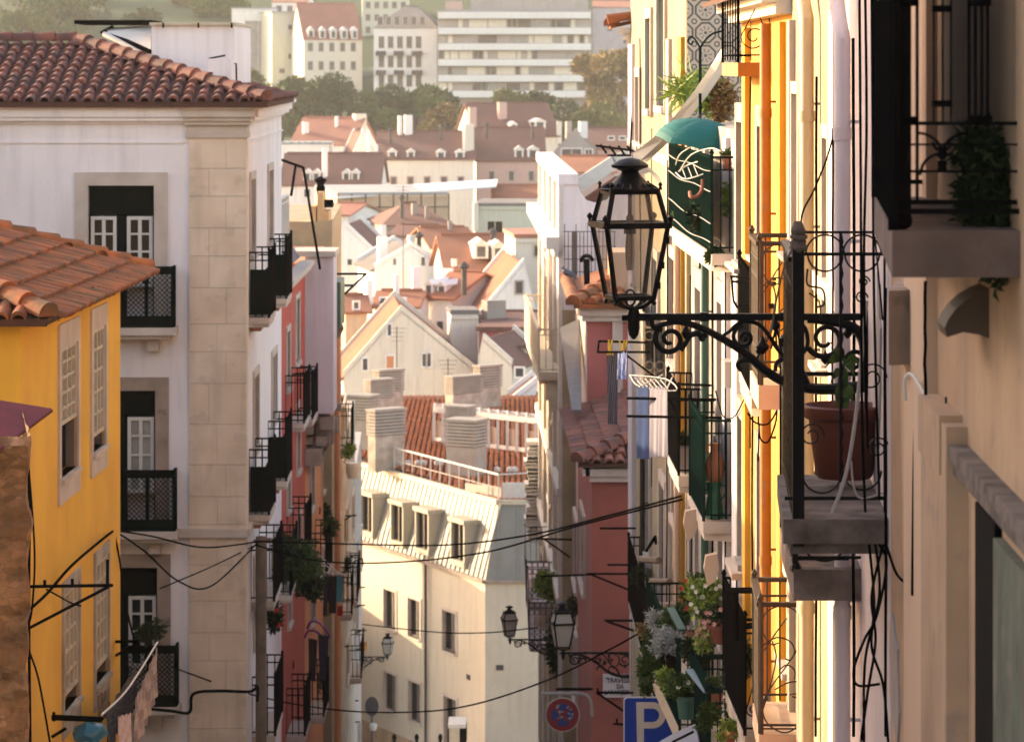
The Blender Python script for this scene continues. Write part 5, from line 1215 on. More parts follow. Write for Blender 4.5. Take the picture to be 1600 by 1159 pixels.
b8 = balcony(H5, (2.19, 37.4), (2.04, 44.2), wx(F5, 37.4), wx(F5, 44.2), -2.05, .12, 1.06, 'bars', 'bars', 'green_iron', 'stone', sp=.09, panel='darkgreen')
mb = MB()
for k, zz in enumerate((.12, .34, .70, .92)):
    mb.tube([Vector((2.04, 44.2, -2.05)).lerp(Vector((2.19, 37.4, -2.05)), i / 160) + Vector((-.022 + .012 * (i % 2), 0, zz + .015 * math.sin(i / 18 + k) - .02 * (1 - (2 * i / 160 - 1) ** 2))) for i in range(161)], .0035, 4)
mb.build('lacing', M['whitepaint'], b8)
b9 = balcony(H5, bx(1099, 38), bx(1077, 40.4), wx(F5, 38), wx(F5, 40.4), (HY - 815) / F * 38, .13, 1.12, 'net', 'bars', 'green_iron', 'stone', sp=.09, panel='iron')
b10 = balcony(H5, bx(1060, 42.5), bx(1043, 44.9), wx(F5, 42.5), wx(F5, 44.8), (HY - 744) / F * 42.5, .13, 1.08, 'net', 'bars', 'iron', 'stone', sp=.09, panel='iron')
b11 = balcony(H6, bx(1006, 50), bx(986, 57), wx(F6, 50), wx(F6, 57), (HY - 604) / F * 50, .12, 1.0, 'ornate', 'ornate', 'creampaint', 'stone', sp=.16, panel='iron')
b12 = balcony(H6, bx(1024, 47), bx(982, 56), wx(F6, 47), wx(F6, 56), -8.75, .12, 1.05, 'bars', 'bars', 'iron', 'dirty', sp=.10, panel='iron')
b13 = balcony(H5, bx(1062, 40), bx(1010, 44.9), wx(F5, 40), wx(F5, 44.9), (HY - 1142) / F * 40, .16, 1.0, 'bars', 'bars', 'green_iron', 'creampaint', sp=.10)
b14 = balcony(H5, bx(1108, 37), bx(1080, 39.2), wx(F5, 37), wx(F5, 39.2), (HY - 1235) / F * 37, .14, 1.08, 'bars', 'bars', 'green_iron', 'creampaint', sp=.10, tr=.04)
# ---------------------------------------------------------------- red house, rose house, cream parapet house
H7, F7 = rhouse('terracotta red house with a hipped clay roof behind the street name plate', (1.45, 75.0), (1.547, 66.0), -7.75, -17, 'brick', [(898, 800, 903, 900), (909, 790, 915, 900), (898, 980, 902, 1080)], sur=.12, xb=6)
e7 = -7.62; c0 = Vector((1.27, 65.65, e7)); c1 = Vector((6, 65.65, e7)); c2 = Vector((1.12, 75.3, e7)); hr = 4.2; pt_ = .30
R7 = Vector((c0.x + hr, c0.y + hr, e7 + hr * pt_)); mb = MB(); mb.slab([c0, c1, Vector((7, R7.y, R7.z)), R7], .08); mb.slab([c2, c0, R7, Vector((R7.x, 75.3, R7.z))], .08); r7 = mb.build('roof', M['tilepan'], H7)
mb = MB(); sl = math.sqrt(1 + pt_ ** 2); tiles(mb, c0, (1, 0, 0), Vector((0, 1, pt_)), [(0, -.05), (4.7, -.05), (4.7, hr * sl), (hr, hr * sl)], .235, .36, .088)
tiles(mb, c0, (c2 - c0), Vector((1, 0, pt_)), [(0, -.05), (9.6, -.05), (9.6, hr * sl), (hr, hr * sl)], .235, .36, .088); hip(mb, c0 + Z3 * .05, R7 + Z3 * .08, .15); mb.build('clay_tiles', M['tile'], r7, smooth=True)
mb = MB(); mb.box(1.50, 5, 65.86, 66.0, -8.0, -7.88); mb.box(1.42, 5, 65.78, 66.0, -7.88, -7.74); mb.box(1.36, 1.50, 65.78, 75, -7.88, -7.74); mb.build('cornice', M['stone'], H7)
H8, F8 = rhouse('rose red upper house with a broken tile roof below the lantern', (1.60, 84.0), (1.66, 75.6), -5.55, -19, 'rose', [], xb=6)
mb = MB(); mb.box(1.55, 5, 75.45, 75.6, -5.62, -5.5); mb.box(1.48, 5, 75.38, 75.6, -5.5, -5.3); mb.box(1.45, 1.58, 75.6, 84, -5.5, -5.3); F8.box(mb, 0, F8.L, -19, -5.6, -.01, .03); mb.box(2.22, 2.45, 75.5, 75.62, -12, -5.6); mb.build('cornice', M['stone'], H8)
d0 = Vector((1.36, 75.2, -5.22)); mb = MB(); R8 = Vector((3.0, 78.5, -4.7)); mb.slab([d0, Vector((4, 75.2, -5.22)), Vector((4, 78.5, -4.7)), R8], .1); mb.slab([Vector((1.3, 83.5, -5.22)), d0, R8, Vector((3, 83.5, -4.7))], .1); r8 = mb.build('roof', M['tileor'], H8)
mb = MB(); hip(mb, d0, R8 + Z3 * .1, .17, .5); hip(mb, d0 + Vector((.4, 0, .02)), d0 + Vector((.9, 1.2, .2)), .1); hip(mb, Vector((1.3, 83.5, -5.15)), d0 + Z3 * .05, .13, .45); tiles(mb, d0, (1, 0, 0), Vector((0, 1, .16)), [(0, 0), (2.6, 0), (2.6, 3.2), (1.6, 3.2)], .3, .5, .10); mb.build('clay_tiles', M['tileor'], r8, smooth=True)
mb = MB(); p = P(917, 425, 80); mb.tube([p - Z3 * .5, p, p + Z3 * .3], .07, 8); mb.tube(arc3(p + Z3 * .25, .13, 0, 3.3, U, V_), .05, 6); mb.build('cowl', M['iron'], H8)
mb = MB(); mb.box(2.2, 3.0, 76.5, 78.5, -5.5, -4.15); mb.build('roof_wall', M['peach'], H8)
H9, F9 = rhouse('cream house with curved white parapet and a long iron balcony past the lantern', (.85, 106.0), (1.24, 84.3), -6.0, -24, 'cream',
    [(853, 400, 857, 560), (863, 395, 868, 560), (846, 660, 849, 780), (858, 650, 863, 770), (847, 860, 850, 960), (860, 870, 865, 990)], sur=.14, xb=7, wm='shutter')
mb = MB(); Y9 = 84.35; pts = [(879, 272), (890, 274), (900, 283), (908, 302), (917, 314), (930, 318), (948, 314), (962, 300), (985, 296), (1010, 296), (1010, 520), (879, 520)]
V9 = [P(a, b, Y9) for a, b in pts]; k = len(V9); mb.face(V9); mb.face([v + Vector((0, .5, 0)) for v in V9][::-1])
for i in range(k): j = (i + 1) % k; mb.face([V9[i], V9[j], V9[j] + Vector((0, .5, 0)), V9[i] + Vector((0, .5, 0))])
F9.wall(mb, 0, F9.L, -6.02, -2.66, [], .1); F9.box(mb, 0, F9.L, -2.9, -2.64, -.4, .1)
mb.build('parapet', M['white'], H9)
mb = MB()
for t0 in (2, 7.2, 12.4, 16.5, F9.L - .5): F9.box(mb, t0, t0 + .5, -24, -2.9, -.02, .09)
F9.box(mb, 0, F9.L, -4.5, -4.2, -.02, .4); F9.box(mb, 0, F9.L, -4.7, -4.5, -.02, .2); F9.box(mb, 0, F9.L, -10.6, -10.4, -.02, .14); F9.box(mb, 0, F9.L, -13.3, -13.1, -.02, .14)
mb.build('pilaster', M['whitepaint'], H9)
mb = MB(); mb.bar(P(904, 290, 88), P(962, 252, 88), .3, .35); mb.bar(P(960, 254, 88), P(1000, 236, 88), .3, .35); mb.build('coping', M['whitepaint'], H9)
mb = MB(); mb.slab([P(908, 312, 88.5), P(962, 275, 88.5), P(1010, 268, 92), P(1010, 330, 88.5)], .1); mb.build('roof', M['tile'], H9)
b15 = balcony(H9, bx(842, 86), bx(820, 99), wx(F9, 86), wx(F9, 99), (HY - 582) / F * 86, .2, 1.08, 'bars', 'bars', 'creampaint', 'creampaint', sp=.2, r=.014, tr=.04)
mb = MB(); mb.box(.86, 1.2, 86.1, 86.3, -8.4, -7.9); mb.box(.95, 1.2, 86.1, 86.3, -8.7, -8.4); mb.build('corbel', M['creampaint'], b15)
for (y_, Yn, Yf, px) in ((1005, 88, 94, 826), (940, 90, 97, 822)):
    balcony(H9, bx(px, Yn), bx(px - 2, Yf), wx(F9, Yn), wx(F9, Yf), (HY - y_) / F * Yn, .15, 1.05, 'bars', 'ornate', 'grey_iron', 'lilac', sp=.15)
mb = MB(); q = lambda px, py, Y=83.8: P(px, py, Y)
for i in range(14): mb.bar(q(882 + i * 6, 440), q(882 + i * 6, 362 if i % 3 else 350), .02)
for y in (362, 385, 405, 425): mb.bar(q(880, y), q(962, y), .02)
mb.build('terrace_railing', M['grey_iron'], H9)
mb = MB(); mb.obox(q(894, 432), Vector((.02, .5, 0)) * 0 + Vector((.13, .2, 0)), Vector((0, .04, 0)), Z3 * 1.1); mb.build('door', M['shutter'], H9)
mb = MB(); mb.slab([P(875, 512, 80), P(905, 498, 80.5), P(908, 640, 72), P(893, 640, 72)], .08); mb.build('awning', mat('slate_awning', (.13, .12, .12), .8, (.08, .075, .07), 3, .6), H9)

for (px, py, Y, a_) in ((1080, 815, 39.2, 0), (1112, 885, 38.2, 1), (1126, 1180, 37.5, 2)):
    m = MB(); s_ = Y / F; pts = [(-9, -16), (8, -20), (12, 4), (4, 24), (-6, 30), (-12, 4)]; V9 = [P(px + x, py + y, Y) for x, y in pts]; m.face(V9); m.face([v + Vector((0, .16, 0)) for v in V9][::-1])
    for i in range(6): j = (i + 1) % 6; m.face([V9[i], V9[i] + Vector((0, .16, 0)), V9[j] + Vector((0, .16, 0)), V9[j]])
    m.build('corbel', M['peach'], H5)
# ---------------------------------------------------------------- street lamps
def lamp(label, hub, s=1.0, side=1, lit=False):
    """hub: world point where the lantern meets its arm; arm runs to +X (side=1) or -X"""
    hub = Vector(hub); h = thing('street_lamp', label, 'street lamp', tuple(hub + Vector((1.38 * s * side, 0, 0))), 'iron bracket street lamps')
    k = s / 264.0
    def L(px, py, dy=0): return hub + Vector(((px - 990) * k * side, dy * s, (497 - py) * k))
    UX, UZ = Vector((side, 0, 0)), Z3
    sp = lambda pts: spline([L(*p) for p in pts])
    m = MB()
    m.bar(L(996, 495), L(1356, 495), .040 * s, .040 * s); m.bar(L(1358, 484), L(1358, 618), .05 * s, .014 * s)
    for x in (1100, 1225): m.bar(L(x - 6, 495), L(x + 6, 495), .052 * s, .052 * s)
    def stroke(pts, r): 
        c = sp(pts); n = len(c)
        if isinstance(r, tuple): rr = [(r[0] + (r[1] - r[0]) * i / (n - 1)) * s for i in range(n)]
        else: rr = r * s
        m.tube(c, rr, 8)
    stroke([(1020, 512), (1040, 506), (1062, 503), (1095, 512), (1130, 530), (1165, 552), (1195, 578), (1225, 596), (1262, 606), (1300, 608), (1352, 604)], (.014, .036))
    stroke([(1018, 500), (1022, 512), (1035, 516)], .016)
    def spi(cx, cy, r0, r1, a0, a1, w0, w1):
        c = spiral(L(cx, cy), r0 * k, r1 * k, a0, a1, UX, UZ, 34); n = len(c); m.tube(c, [(w0 + (w1 - w0) * i / (n - 1)) * s for i in range(n)], 7)
    spi(1047, 530, 24, 5, 2.6, 11.5, .018, .012)
    stroke([(1064, 548), (1072, 535), (1078, 525), (1090, 521), (1098, 528)], (.014, .02)); spi(1098, 528, 5, 2, 0, 6, .014, .012)
    m.lathe(L(1072, 519), [(.003 * s, -.05 * s), (.022 * s, -.02 * s), (.03 * s, 0), (.012 * s, .03 * s), (.002 * s, .06 * s)], 8)
    stroke([(1130, 524), (1140, 518), (1150, 508), (1165, 503), (1182, 505), (1196, 516), (1212, 540), (1228, 562), (1238, 572)], (.010, .014))
    spi(1163, 527, 19, 4, 1.7, 9.8, .014, .012); m.lathe(L(1165, 530), [(.003 * s, -.02 * s), (.022 * s, 0), (.003 * s, .02 * s)], 8)
    for (x, y, r) in ((1192, 541, .042), (1212, 508, .032), (1226, 530, .028), (1186, 548, .02), (1325, 520, .03), (1290, 560, .03)):
        m.lathe(L(x, y), [(.004 * s, -r * 1.2 * s), (r * .8 * s, -r * .5 * s), (r * s, 0), (r * .5 * s, r * .6 * s), (.003 * s, r * 1.6 * s)], 8)
    for a, b in (((1212, 515), (1205, 545)), ((1212, 515), (1215, 548)), ((1214, 512), (1222, 550)), ((1190, 548), (1180, 565))): m.bar(L(*a), L(*b), .012 * s)
    stroke([(1262, 600), (1250, 575), (1232, 560), (1215, 566), (1212, 580)], (.02, .012)); stroke([(1175, 563), (1160, 563), (1153, 570), (1158, 580)], (.02, .01))
    spi(1290, 530, 30, 8, 3.6, 12, .018, .012); stroke([(1262, 500), (1300, 503), (1335, 512), (1352, 540), (1354, 600)], (.018, .04)); spi(1335, 565, 18, 5, 0, 8, .014, .01)
    stroke([(1238, 505), (1258, 512), (1262, 540), (1248, 560)], .013)
    m.build('bracket', M['hero_iron'], h, smooth=True)
    # hub and cradle
    m = MB(); m.lathe(hub, [(r * s, z * s) for r, z in ((.008, -.125), (.028, -.10), (.036, -.06), (.036, -.02), (.040, .0), (.036, .03), (.030, .05), (.012, .07))], 12)
    m.tube([hub - Vector((.07 * s, 0, .0)), hub + Vector((.09 * s, 0, 0))], .018 * s, 8)
    ax = hub + Vector((-.022 * s * side, 0, 0)); yaw = R(12) * side
    def cr(hw, z, i): g = yaw + math.pi / 4 + i * math.pi / 2; r = hw * math.sqrt(2) * s; return ax + Vector((math.cos(g) * r, math.sin(g) * r, z * s))
    zb, zm, zt = .125, .555, .755; hb, hm_, ht = .117, .186, .136
    for i in range(4):
        c = cr(hb, zb, i); m.tube(spline([c, c.lerp(hub + Z3 * .05 * s, .45) - Z3 * .015 * s, hub + Z3 * .055 * s]), .012 * s, 6); m.lathe(c - Z3 * .03 * s, [(.003, -.015 * s), (.018 * s, 0), (.003, .015 * s)], 8)
    m.tube(arc3(hub + Vector((-.02 * s, 0, .12 * s)), .03 * s, 0, 6.28, UX, UZ * 1.6, 16)[:-1], .008 * s, 6, True)
    m.build('cradle', M['hero_iron'], h, smooth=True)
    m = MB()
    for i in range(4):
        j = (i + 1) % 4; m.bar(cr(hb, zb, i), cr(hm_, zm, i), .022 * s); m.bar(cr(hm_ * .98, zm, i), cr(ht, zt, i), .022 * s)
        m.bar(cr(hb, zb, i), cr(hb, zb, j), .022 * s, .026 * s); m.bar(cr(hm_ + .006, zm, i), cr(hm_ + .006, zm, j), .034 * s, .034 * s); m.bar(cr(ht, zt, i), cr(ht, zt, j), .03 * s, .035 * s)
        c = cr(hm_ + .012, zm, i); m.lathe(c, [(q_[0] * s, q_[1] * s) for q_ in ((.012, 0), (.008, .025), (.017, .038), (.017, .05), (.003, .065))], 8)
        m.face([cr(hm_ + .035, zm - .006, i), cr(hm_, zm + .01, j), cr(hm_, zm + .01, i)])
        c = cr(ht + .012, zt + .01, i); m.lathe(c, [(q_[0] * s, q_[1] * s) for q_ in ((.012, 0), (.007, .02), (.014, .03), (.003, .045))], 8)
    for zz in (.2, .32, .47): c = cr(hb + (hm_ - hb) * (zz - zb) / (zm - zb) + .012, zz, 3 if side > 0 else 2); m.tube([c - Z3 * .02 * s, c + Z3 * .02 * s], .012 * s, 6)
    m.build('lantern_frame', M['hero_iron'], h)
    m = MB()
    for i in range(4):
        j = (i + 1) % 4
        for (h0, z0, h1, z1) in ((hb, zb, hm_, zm), (hm_ * .96, zm, ht, zt)): 
            a, b, c, d = cr(h0, z0, i), cr(h0, z0, j), cr(h1, z1, j), cr(h1, z1, i); m.face([a, b, c, d])
    m.build('glass', M['clear'] if not lit else M['milky'], h)
    m = MB(); m.lathe(ax + Z3 * zt * s, [(r * s, z * s) for r, z in ((.178, 0), (.18, .012), (.14, .022), (.118, .04), (.10, .055), (.075, .08), (.055, .105), (.052, .118), (.075, .128), (.108, .138), (.112, .152), (.095, .165), (.06, .185), (.02, .195), (.004, .197))], 24)
    for i in range(20): g = i * math.pi / 10; m.tube([ax + Vector((math.cos(g) * .12 * s, math.sin(g) * .12 * s, (zt + .04) * s)), ax + Vector((math.cos(g) * .165 * s, math.sin(g) * .165 * s, (zt + .012) * s))], .007 * s, 4)
    m.build('lantern_cap', M['hero_iron'], h, smooth=True)
    m = MB(); m.tube([ax + Z3 * zt * s, ax + Z3 * .58 * s], .012 * s, 8); m.lathe(ax + Z3 * .50 * s, [(.012 * s, -.0), (.036 * s, 0), (.036 * s, .05 * s), (.022 * s, .07 * s), (.022 * s, .1 * s), (.01, .12 * s)], 12); m.build('socket', M['grey_iron'], h)
    m = MB()
    for i in range(4):
        g = i * math.pi / 2 + .4; d = Vector((math.cos(g), math.sin(g), 0)) * .013 * s; e_ = Vector((-math.sin(g), math.cos(g), 0)) * .010 * s
        m.tube(spline([ax + d - e_ + Z3 * .5 * s, ax + d * 1.5 - e_ * 1.3 + Z3 * .40 * s, ax + d * 1.2 - e_ * .6 + Z3 * .30 * s, ax + d * 1.2 + e_ * .6 + Z3 * .30 * s, ax + d * 1.5 + e_ * 1.3 + Z3 * .40 * s, ax + d + e_ + Z3 * .5 * s], 4), .006 * s, 6)
    m.build('bulb', mat('bulb_glass', (.30, .24, .18), .15) if 'bulb_glass' not in bpy.data.materials else bpy.data.materials['bulb_glass'], h, smooth=True)
    return h
mk = M['milky'] = mat('milky_glass', (.52, .48, .42), .25, (.40, .36, .32), 4, .5)
lamp('large black street lantern with clear panes on a scrolled bracket in the foreground', P(990, 497, 20.25))
lamp('street lantern on a bracket in front of the terracotta red house', P(880, 1020, 61.5), .98)
bpy.data.objects['glass.001'].data.materials[0] = M['milky']
lamp('distant street lantern standing out against the shaded white block on the right', P(797, 999, 87), .92, 1, True)
lamp('small distant street lantern on the left row of houses', P(605, 1026, 124), .92, -1, True)
# ---------------------------------------------------------------- signs
pb = thing('parking_sign', 'blue parking sign with a white letter P behind the planted balcony', 'sign', tuple(P(1018, 1250, 44)))
Y = 46.0; s = Y / F; mb = MB(); q = lambda px, py, Yy=Y: P(px, py, Yy)
def rr(cx, cz, hw, hh, r, n=6):
    o = []
    for (sx, sz, a0) in ((1, 1, 0), (-1, 1, 90), (-1, -1, 180), (1, -1, 270)):
        for i in range(n + 1): g = R(a0 + 90 * i / n); o.append((cx + sx * (hw - r) + r * math.cos(g), cz + sz * (hh - r) + r * math.sin(g)))
    return o
def plate(poly, y0, y1, mb):
    k = len(poly); a = [Vector((x, y0, z)) for x, z in poly]; b = [Vector((x, y1, z)) for x, z in poly]; mb.face(a); mb.face(b[::-1])
    for i in range(k): j = (i + 1) % k; mb.face([a[j], a[i], b[i], b[j]])
c = q(1020, 1142); plate(rr(c.x, c.z, 46 * s, 54 * s, 7 * s), Y, Y + .02, mb); mb.build('panel', mat('sign_white', (.62, .62, .62), .4), pb)
mb = MB(); plate(rr(c.x, c.z, 44 * s, 52 * s, 5.5 * s), Y - .006, Y - .001, mb); mb.build('face', mat('sign_blue', (.006, .05, .36), .5, (.006, .04, .28), 3, .4, spec=.2), pb)
mb = MB(); mb.tube([c + Vector((0, .05, .4)), c - Vector((0, -.05, 4.5))], .03, 8); mb.build('pole', M['grey_iron'], pb)
def text(par, name, s_, loc, size, m, al='CENTER', sx=1.0, bold=0.0, ext=.002):
    cu = bpy.data.curves.new(name, 'FONT'); cu.body = s_; cu.size = size; cu.align_x = al; cu.extrude = ext; cu.offset = bold; o = bpy.data.objects.new(name, cu); C.objects.link(o)
    o.rotation_euler = (R(90), 0, 0); o.scale = (sx, 1, 1); o.location = loc; cu.materials.append(m)
    bpy.context.view_layer.update(); me = bpy.data.meshes.new_from_object(o.evaluated_get(bpy.context.evaluated_depsgraph_get())); me.transform(o.matrix_world)
    bpy.data.objects.remove(o); o = bpy.data.objects.new(name, me); C.objects.link(o); o.parent = par
    if par.type == 'EMPTY': o.matrix_parent_inverse = Matrix.Translation(-Vector(par.location))
    return o
# the letter P built from a stem and a bowl
mb = MB(); yy0, yy1 = Y - .012, Y - .0065
st = [q(994, 1096), q(1006, 1096), q(1006, 1185), q(996, 1185)]; plate([(p_.x, p_.z) for p_ in st][::-1], yy0, yy1, mb)
def ring_half(x0, yt, yb, xr, w_):
    out = [(x0, yt)] + [(xr - (yb - yt) / 2 + (yb - yt) / 2 * math.sin(g), (yt + yb) / 2 - (yb - yt) / 2 * math.cos(g)) for g in [math.pi * i / 14 for i in range(15)]] + [(x0, yb)]
    yi0, yi1 = yt + w_, yb - w_; ri = (yi1 - yi0) / 2; xc = xr - (yb - yt) / 2
    inn = [(x0, yi0)] + [(xc + ri * math.sin(g), (yt + yb) / 2 - ri * math.cos(g)) for g in [math.pi * i / 14 for i in range(15)]] + [(x0, yi1)]
    for i in range(len(out) - 1):
        pp = [q(*out[i]), q(*out[i + 1]), q(*inn[i + 1]), q(*inn[i])]; plate([(p_.x, p_.z) for p_ in pp], yy0, yy1, mb)
ring_half(1006, 1096, 1137, 1040, 10); mb.build('letter', M['whitepaint'], pb)
# no parking sign
ns = thing('no_parking_sign', 'round red and blue no parking sign covered with stickers under the second lantern', 'sign', tuple(P(879, 1260, 60)))
Y = 60.0; s = Y / F; c = q(879, 1116, Y)
def disc(r, y0, y1, m, name, par, n=40):
    mb = MB(); plate([(c.x + r * math.cos(6.2832 * i / n), c.z + r * math.sin(6.2832 * i / n)) for i in range(n)], y0, y1, mb); return mb.build(name, m, par)
disc(27 * s, Y, Y + .02, M['whitepaint'], 'panel', ns); disc(25.5 * s, Y - .004, Y - .001, mat('sign_red', (.26, .012, .015), .4, (.18, .01, .015), 6, .5), 'rim', ns); disc(17.5 * s, Y - .008, Y - .005, mat('sign_blue_worn', (.012, .04, .22), .4, (.03, .05, .15), 8, .6), 'field', ns)
mb = MB()
for g in (45, -45): d = Vector((math.cos(R(g)), 0, math.sin(R(g)))); mb.bar(c - d * 18 * s + Vector((0, -.011, 0)), c + d * 18 * s + Vector((0, -.011 - .0005 * g / 45, 0)), .004, 5 * s)
mb.build('cross', bpy.data.materials['sign_red'], ns)
mb = MB(); rg = random.Random(2)
for i in range(16): 
    a = rg.uniform(0, 6.28); r = rg.uniform(2, 15) * s; w_ = rg.uniform(2, 5) * s; mb.obox(c + Vector((math.cos(a) * r, -.016 - i * .0004, math.sin(a) * r)), Vector((w_, 0, w_ * .3)), Vector((0, .0003, 0)), Vector((-w_ * .2, 0, w_ * .7)))
mb.build('sticker', mat('torn_sticker', (.42, .36, .40), .6, (.12, .16, .35), 9, .8), ns)
mb = MB(); mb.tube(spline([q(845, 1083, Y), q(880, 1083, Y), q(912, 1084, Y), q(922, 1092, Y), q(925, 1104, Y), q(925, 1118, Y)]), .03, 8); mb.tube([q(879, 1085, Y + .04), q(879, 1200, Y + .04)], .022, 8); mb.build('pole', M['grey'], ns)
# street name plate
sp0 = thing('street_name_plate', 'white stone street name plate reading Travessa on the red house', 'sign', tuple(P(965, 1068, 65.97)))
Y = 65.95; q = lambda px, py, Yy=Y: P(px, py, Yy); mb = MB(); a, b = q(942, 1089), q(1004, 1053); mb.box(a.x, b.x, Y, Y + .045, a.z, b.z); mb.build('slab', mat('plate_stone', (.55, .48, .46), .7, (.48, .40, .38), 2, .5), sp0)
tk = mat('letter_black', (.03, .03, .03), .7)
text(sp0, 'lettering', 'TRAVESSA', q(969, 1066, Y - .004), .135, tk, sx=.85, bold=.003); text(sp0, 'lettering', 'DA', q(969, 1075, Y - .004), .12, tk, sx=.85, bold=.003); text(sp0, 'lettering', 'LARANJEIRA', q(967, 1084, Y - .004), .12, tk, sx=.85, bold=.003)
mb = MB()
for x, y in ((948, 1059), (947, 1083), (998, 1059)): mb.lathe(q(x, y, Y - .01), [(.002, -.02), (.02, 0), (.002, .02)], 8)
mb.build('bolt', M['iron'], sp0)
# traffic mirror / round sign at the foot of the left row
rs_ = thing('road_sign', 'grey back of a round road sign on a thin post at the street foot', 'sign', tuple(P(582, 1200, 126)))
Y = 126.; c = P(581, 1103, Y); mb = MB(); n = 24; r = .36
poly = [(r * .7 * math.cos(6.2832 * i / n), r * 1.0 * math.sin(6.2832 * i / n)) for i in range(n)]
plate([(c.x + x, c.z + z) for x, z in poly], Y, Y + .03, mb); mb.build('disc', M['grey_iron'], rs_)
mb = MB(); mb.tube([c + Vector((0, .05, 0)), c - Vector((0, -.05, 3))], .035, 8); mb.build('pole', M['grey_iron'], rs_)
for i, px in enumerate((616, 651, 688)):
    o = MB(); o.lathe(P(px, 1165, 136), [(.05, -1.5), (.07, -1.4), (.06, .0), (.06, .25), (.09, .3), (.08, .42), (.02, .5)], 10)
    o.build('bollard', M['iron'], label=('black bollard leftmost of three below the white block', 'middle one of three black bollards below the white block', 'black bollard nearest the white van like kiosk, rightmost of three')[i].replace('white van like kiosk', 'grey doorway'), category='bollard', group='bollards at the street foot')
kb = thing('kiosk', 'white cabinet with an air unit at the foot of the white block', 'cabinet', tuple(P(716, 1190, 135)))
mb = MB(); a = P(702, 1190, 135); b = P(718, 1134, 135); mb.box(a.x, b.x, 135, 136.4, a.z, b.z); mb.build('body', M['creampaint'], kb)
mb = MB(); a = P(700, 1137, 134.9); b = P(728, 1131, 134.9); mb.box(a.x, b.x, 134.9, 136.5, a.z, b.z); mb.build('lid', M['whitepaint'], kb)
mb = MB(); a = P(718, 1160, 135.1); b = P(729, 1137, 135.1); mb.box(a.x, b.x, 135.05, 136.3, a.z, b.z); mb.build('air_unit', M['iron'], kb)
# unseen low and tall houses to the left of the white block, which shade its foot
hs = thing('house', 'unseen stepped house left of the white block, shading its foot', 'house', (-12, 148, gz(148))); mb = MB(); mb.prism([(-11, 143.5), (-11, 148.3), (-16, 148.3), (-16, 143.5)], -30, -18.2); mb.prism([(-11, 148.35), (-11, 162), (-16, 162), (-16, 148.35)], -30, -22.3); mb.build('wall', M['cream'], hs)
# ---------------------------------------------------------------- umbrella, plants, jugs, laundry, cables
def umbrella():
    c = P(1094, 222, 40.6); r = .55; u = thing('umbrella', 'open teal umbrella shading the netted green balcony', 'umbrella', (c.x, c.y, c.z - .6))
    mb = MB(); n = 8; rings = 7; H = .27; tl = Vector((-.10, 0, .0))
    def pt(i, g):
        f_ = i / rings; rr_ = r * math.sin(f_ * 1.35) / math.sin(1.35); seg = (g * n / 6.28318) % 1; dip = (1 - (2 * seg - 1) ** 2)
        rr_ *= 1 - .045 * dip * f_; z = H * (math.cos(f_ * 1.35) - math.cos(1.35)) / (1 - math.cos(1.35)) + .02 * dip * f_
        v = Vector((rr_ * math.cos(g), rr_ * math.sin(g), z)); v.rotate(Matrix.Rotation(R(8), 3, 'Y')); v.rotate(Matrix.Rotation(R(9), 3, 'X')); return c + v
    M_ = 48
    for i in range(rings):
        for k in range(M_):
            g0, g1_ = 6.28318 * k / M_, 6.28318 * (k + 1) / M_
            mb.face([pt(i, g0), pt(i + 1, g0), pt(i + 1, g1_), pt(i, g1_)])
    mb.build('canopy', mat('teal_fabric', (.0, .12, .105), .75, (.0, .095, .085), 2, .4), u, smooth=True)
    mb = MB()
    for k in range(8): g = 6.28318 * k / 8; mb.tube([pt(i, g) - Z3 * .012 for i in range(rings + 1)], .004, 4)
    mb.build('rib', M['grey_iron'], u); mb = MB(); mb.tube([c - Z3 * .75, c + Z3 * .33], .008, 6); mb.build('shaft', M['grey_iron'], u)
umbrella()
# green pole with hooked head, white streamer
mb = MB(); Y = 41.5; q = lambda px, py, Y=41.5: P(px, py, Y)
mb.tube([q(1094, 420), q(1094, 72)], .018, 8)
mb.tube(spline([q(1094, 76), q(1090, 68), q(1084, 60), q(1078, 58), q(1075, 65), q(1080, 70), q(1083, 64)]), .012, 6); mb.tube(spline([q(1094, 76), q(1100, 66), q(1112, 54), q(1128, 49)]), .012, 6)
mb.build('washing_pole', M['green_iron'], label='green iron pole with curled hooks rising behind the teal umbrella', category='pole')
mb = MB(); A_ = [(P(988, 240, 43), P(1000, 252, 43)), (P(1020, 216, 42.5), P(1034, 220, 42.5)), (P(1055, 180, 42), P(1066, 182, 42)), (P(1085, 142, 41.5), P(1094, 148, 41.5)), (P(1110, 105, 41), P(1118, 112, 41)), (P(1127, 76, 40.5), P(1131, 86, 40.5))]
for i in range(5):
    a, b = A_[i]; c, d = A_[i + 1]; o = Vector((.10, .25, -.02))
    mb.face([a, b, d, c]); mb.face([b, b + o, d + o, d]); mb.face([a, c, c + o * .9, a + o * .9])
mb.face([A_[0][0], A_[0][0] + Vector((.35, 0, -.30)), A_[0][1] + Vector((.30, .2, -.35)), A_[0][1]]); 
a0_, b0_ = A_[0]; mb.face([a0_, b0_, b0_ + Vector((.17, .1, -.12)), b0_ + Vector((-.02, .1, -.2))])
mb.build('awning_strip', mat('white_canvas', (.86, .84, .80), .9, (.74, .70, .66), 3, .4), label='long white awning strip slanting up from behind the lantern', category='awning')
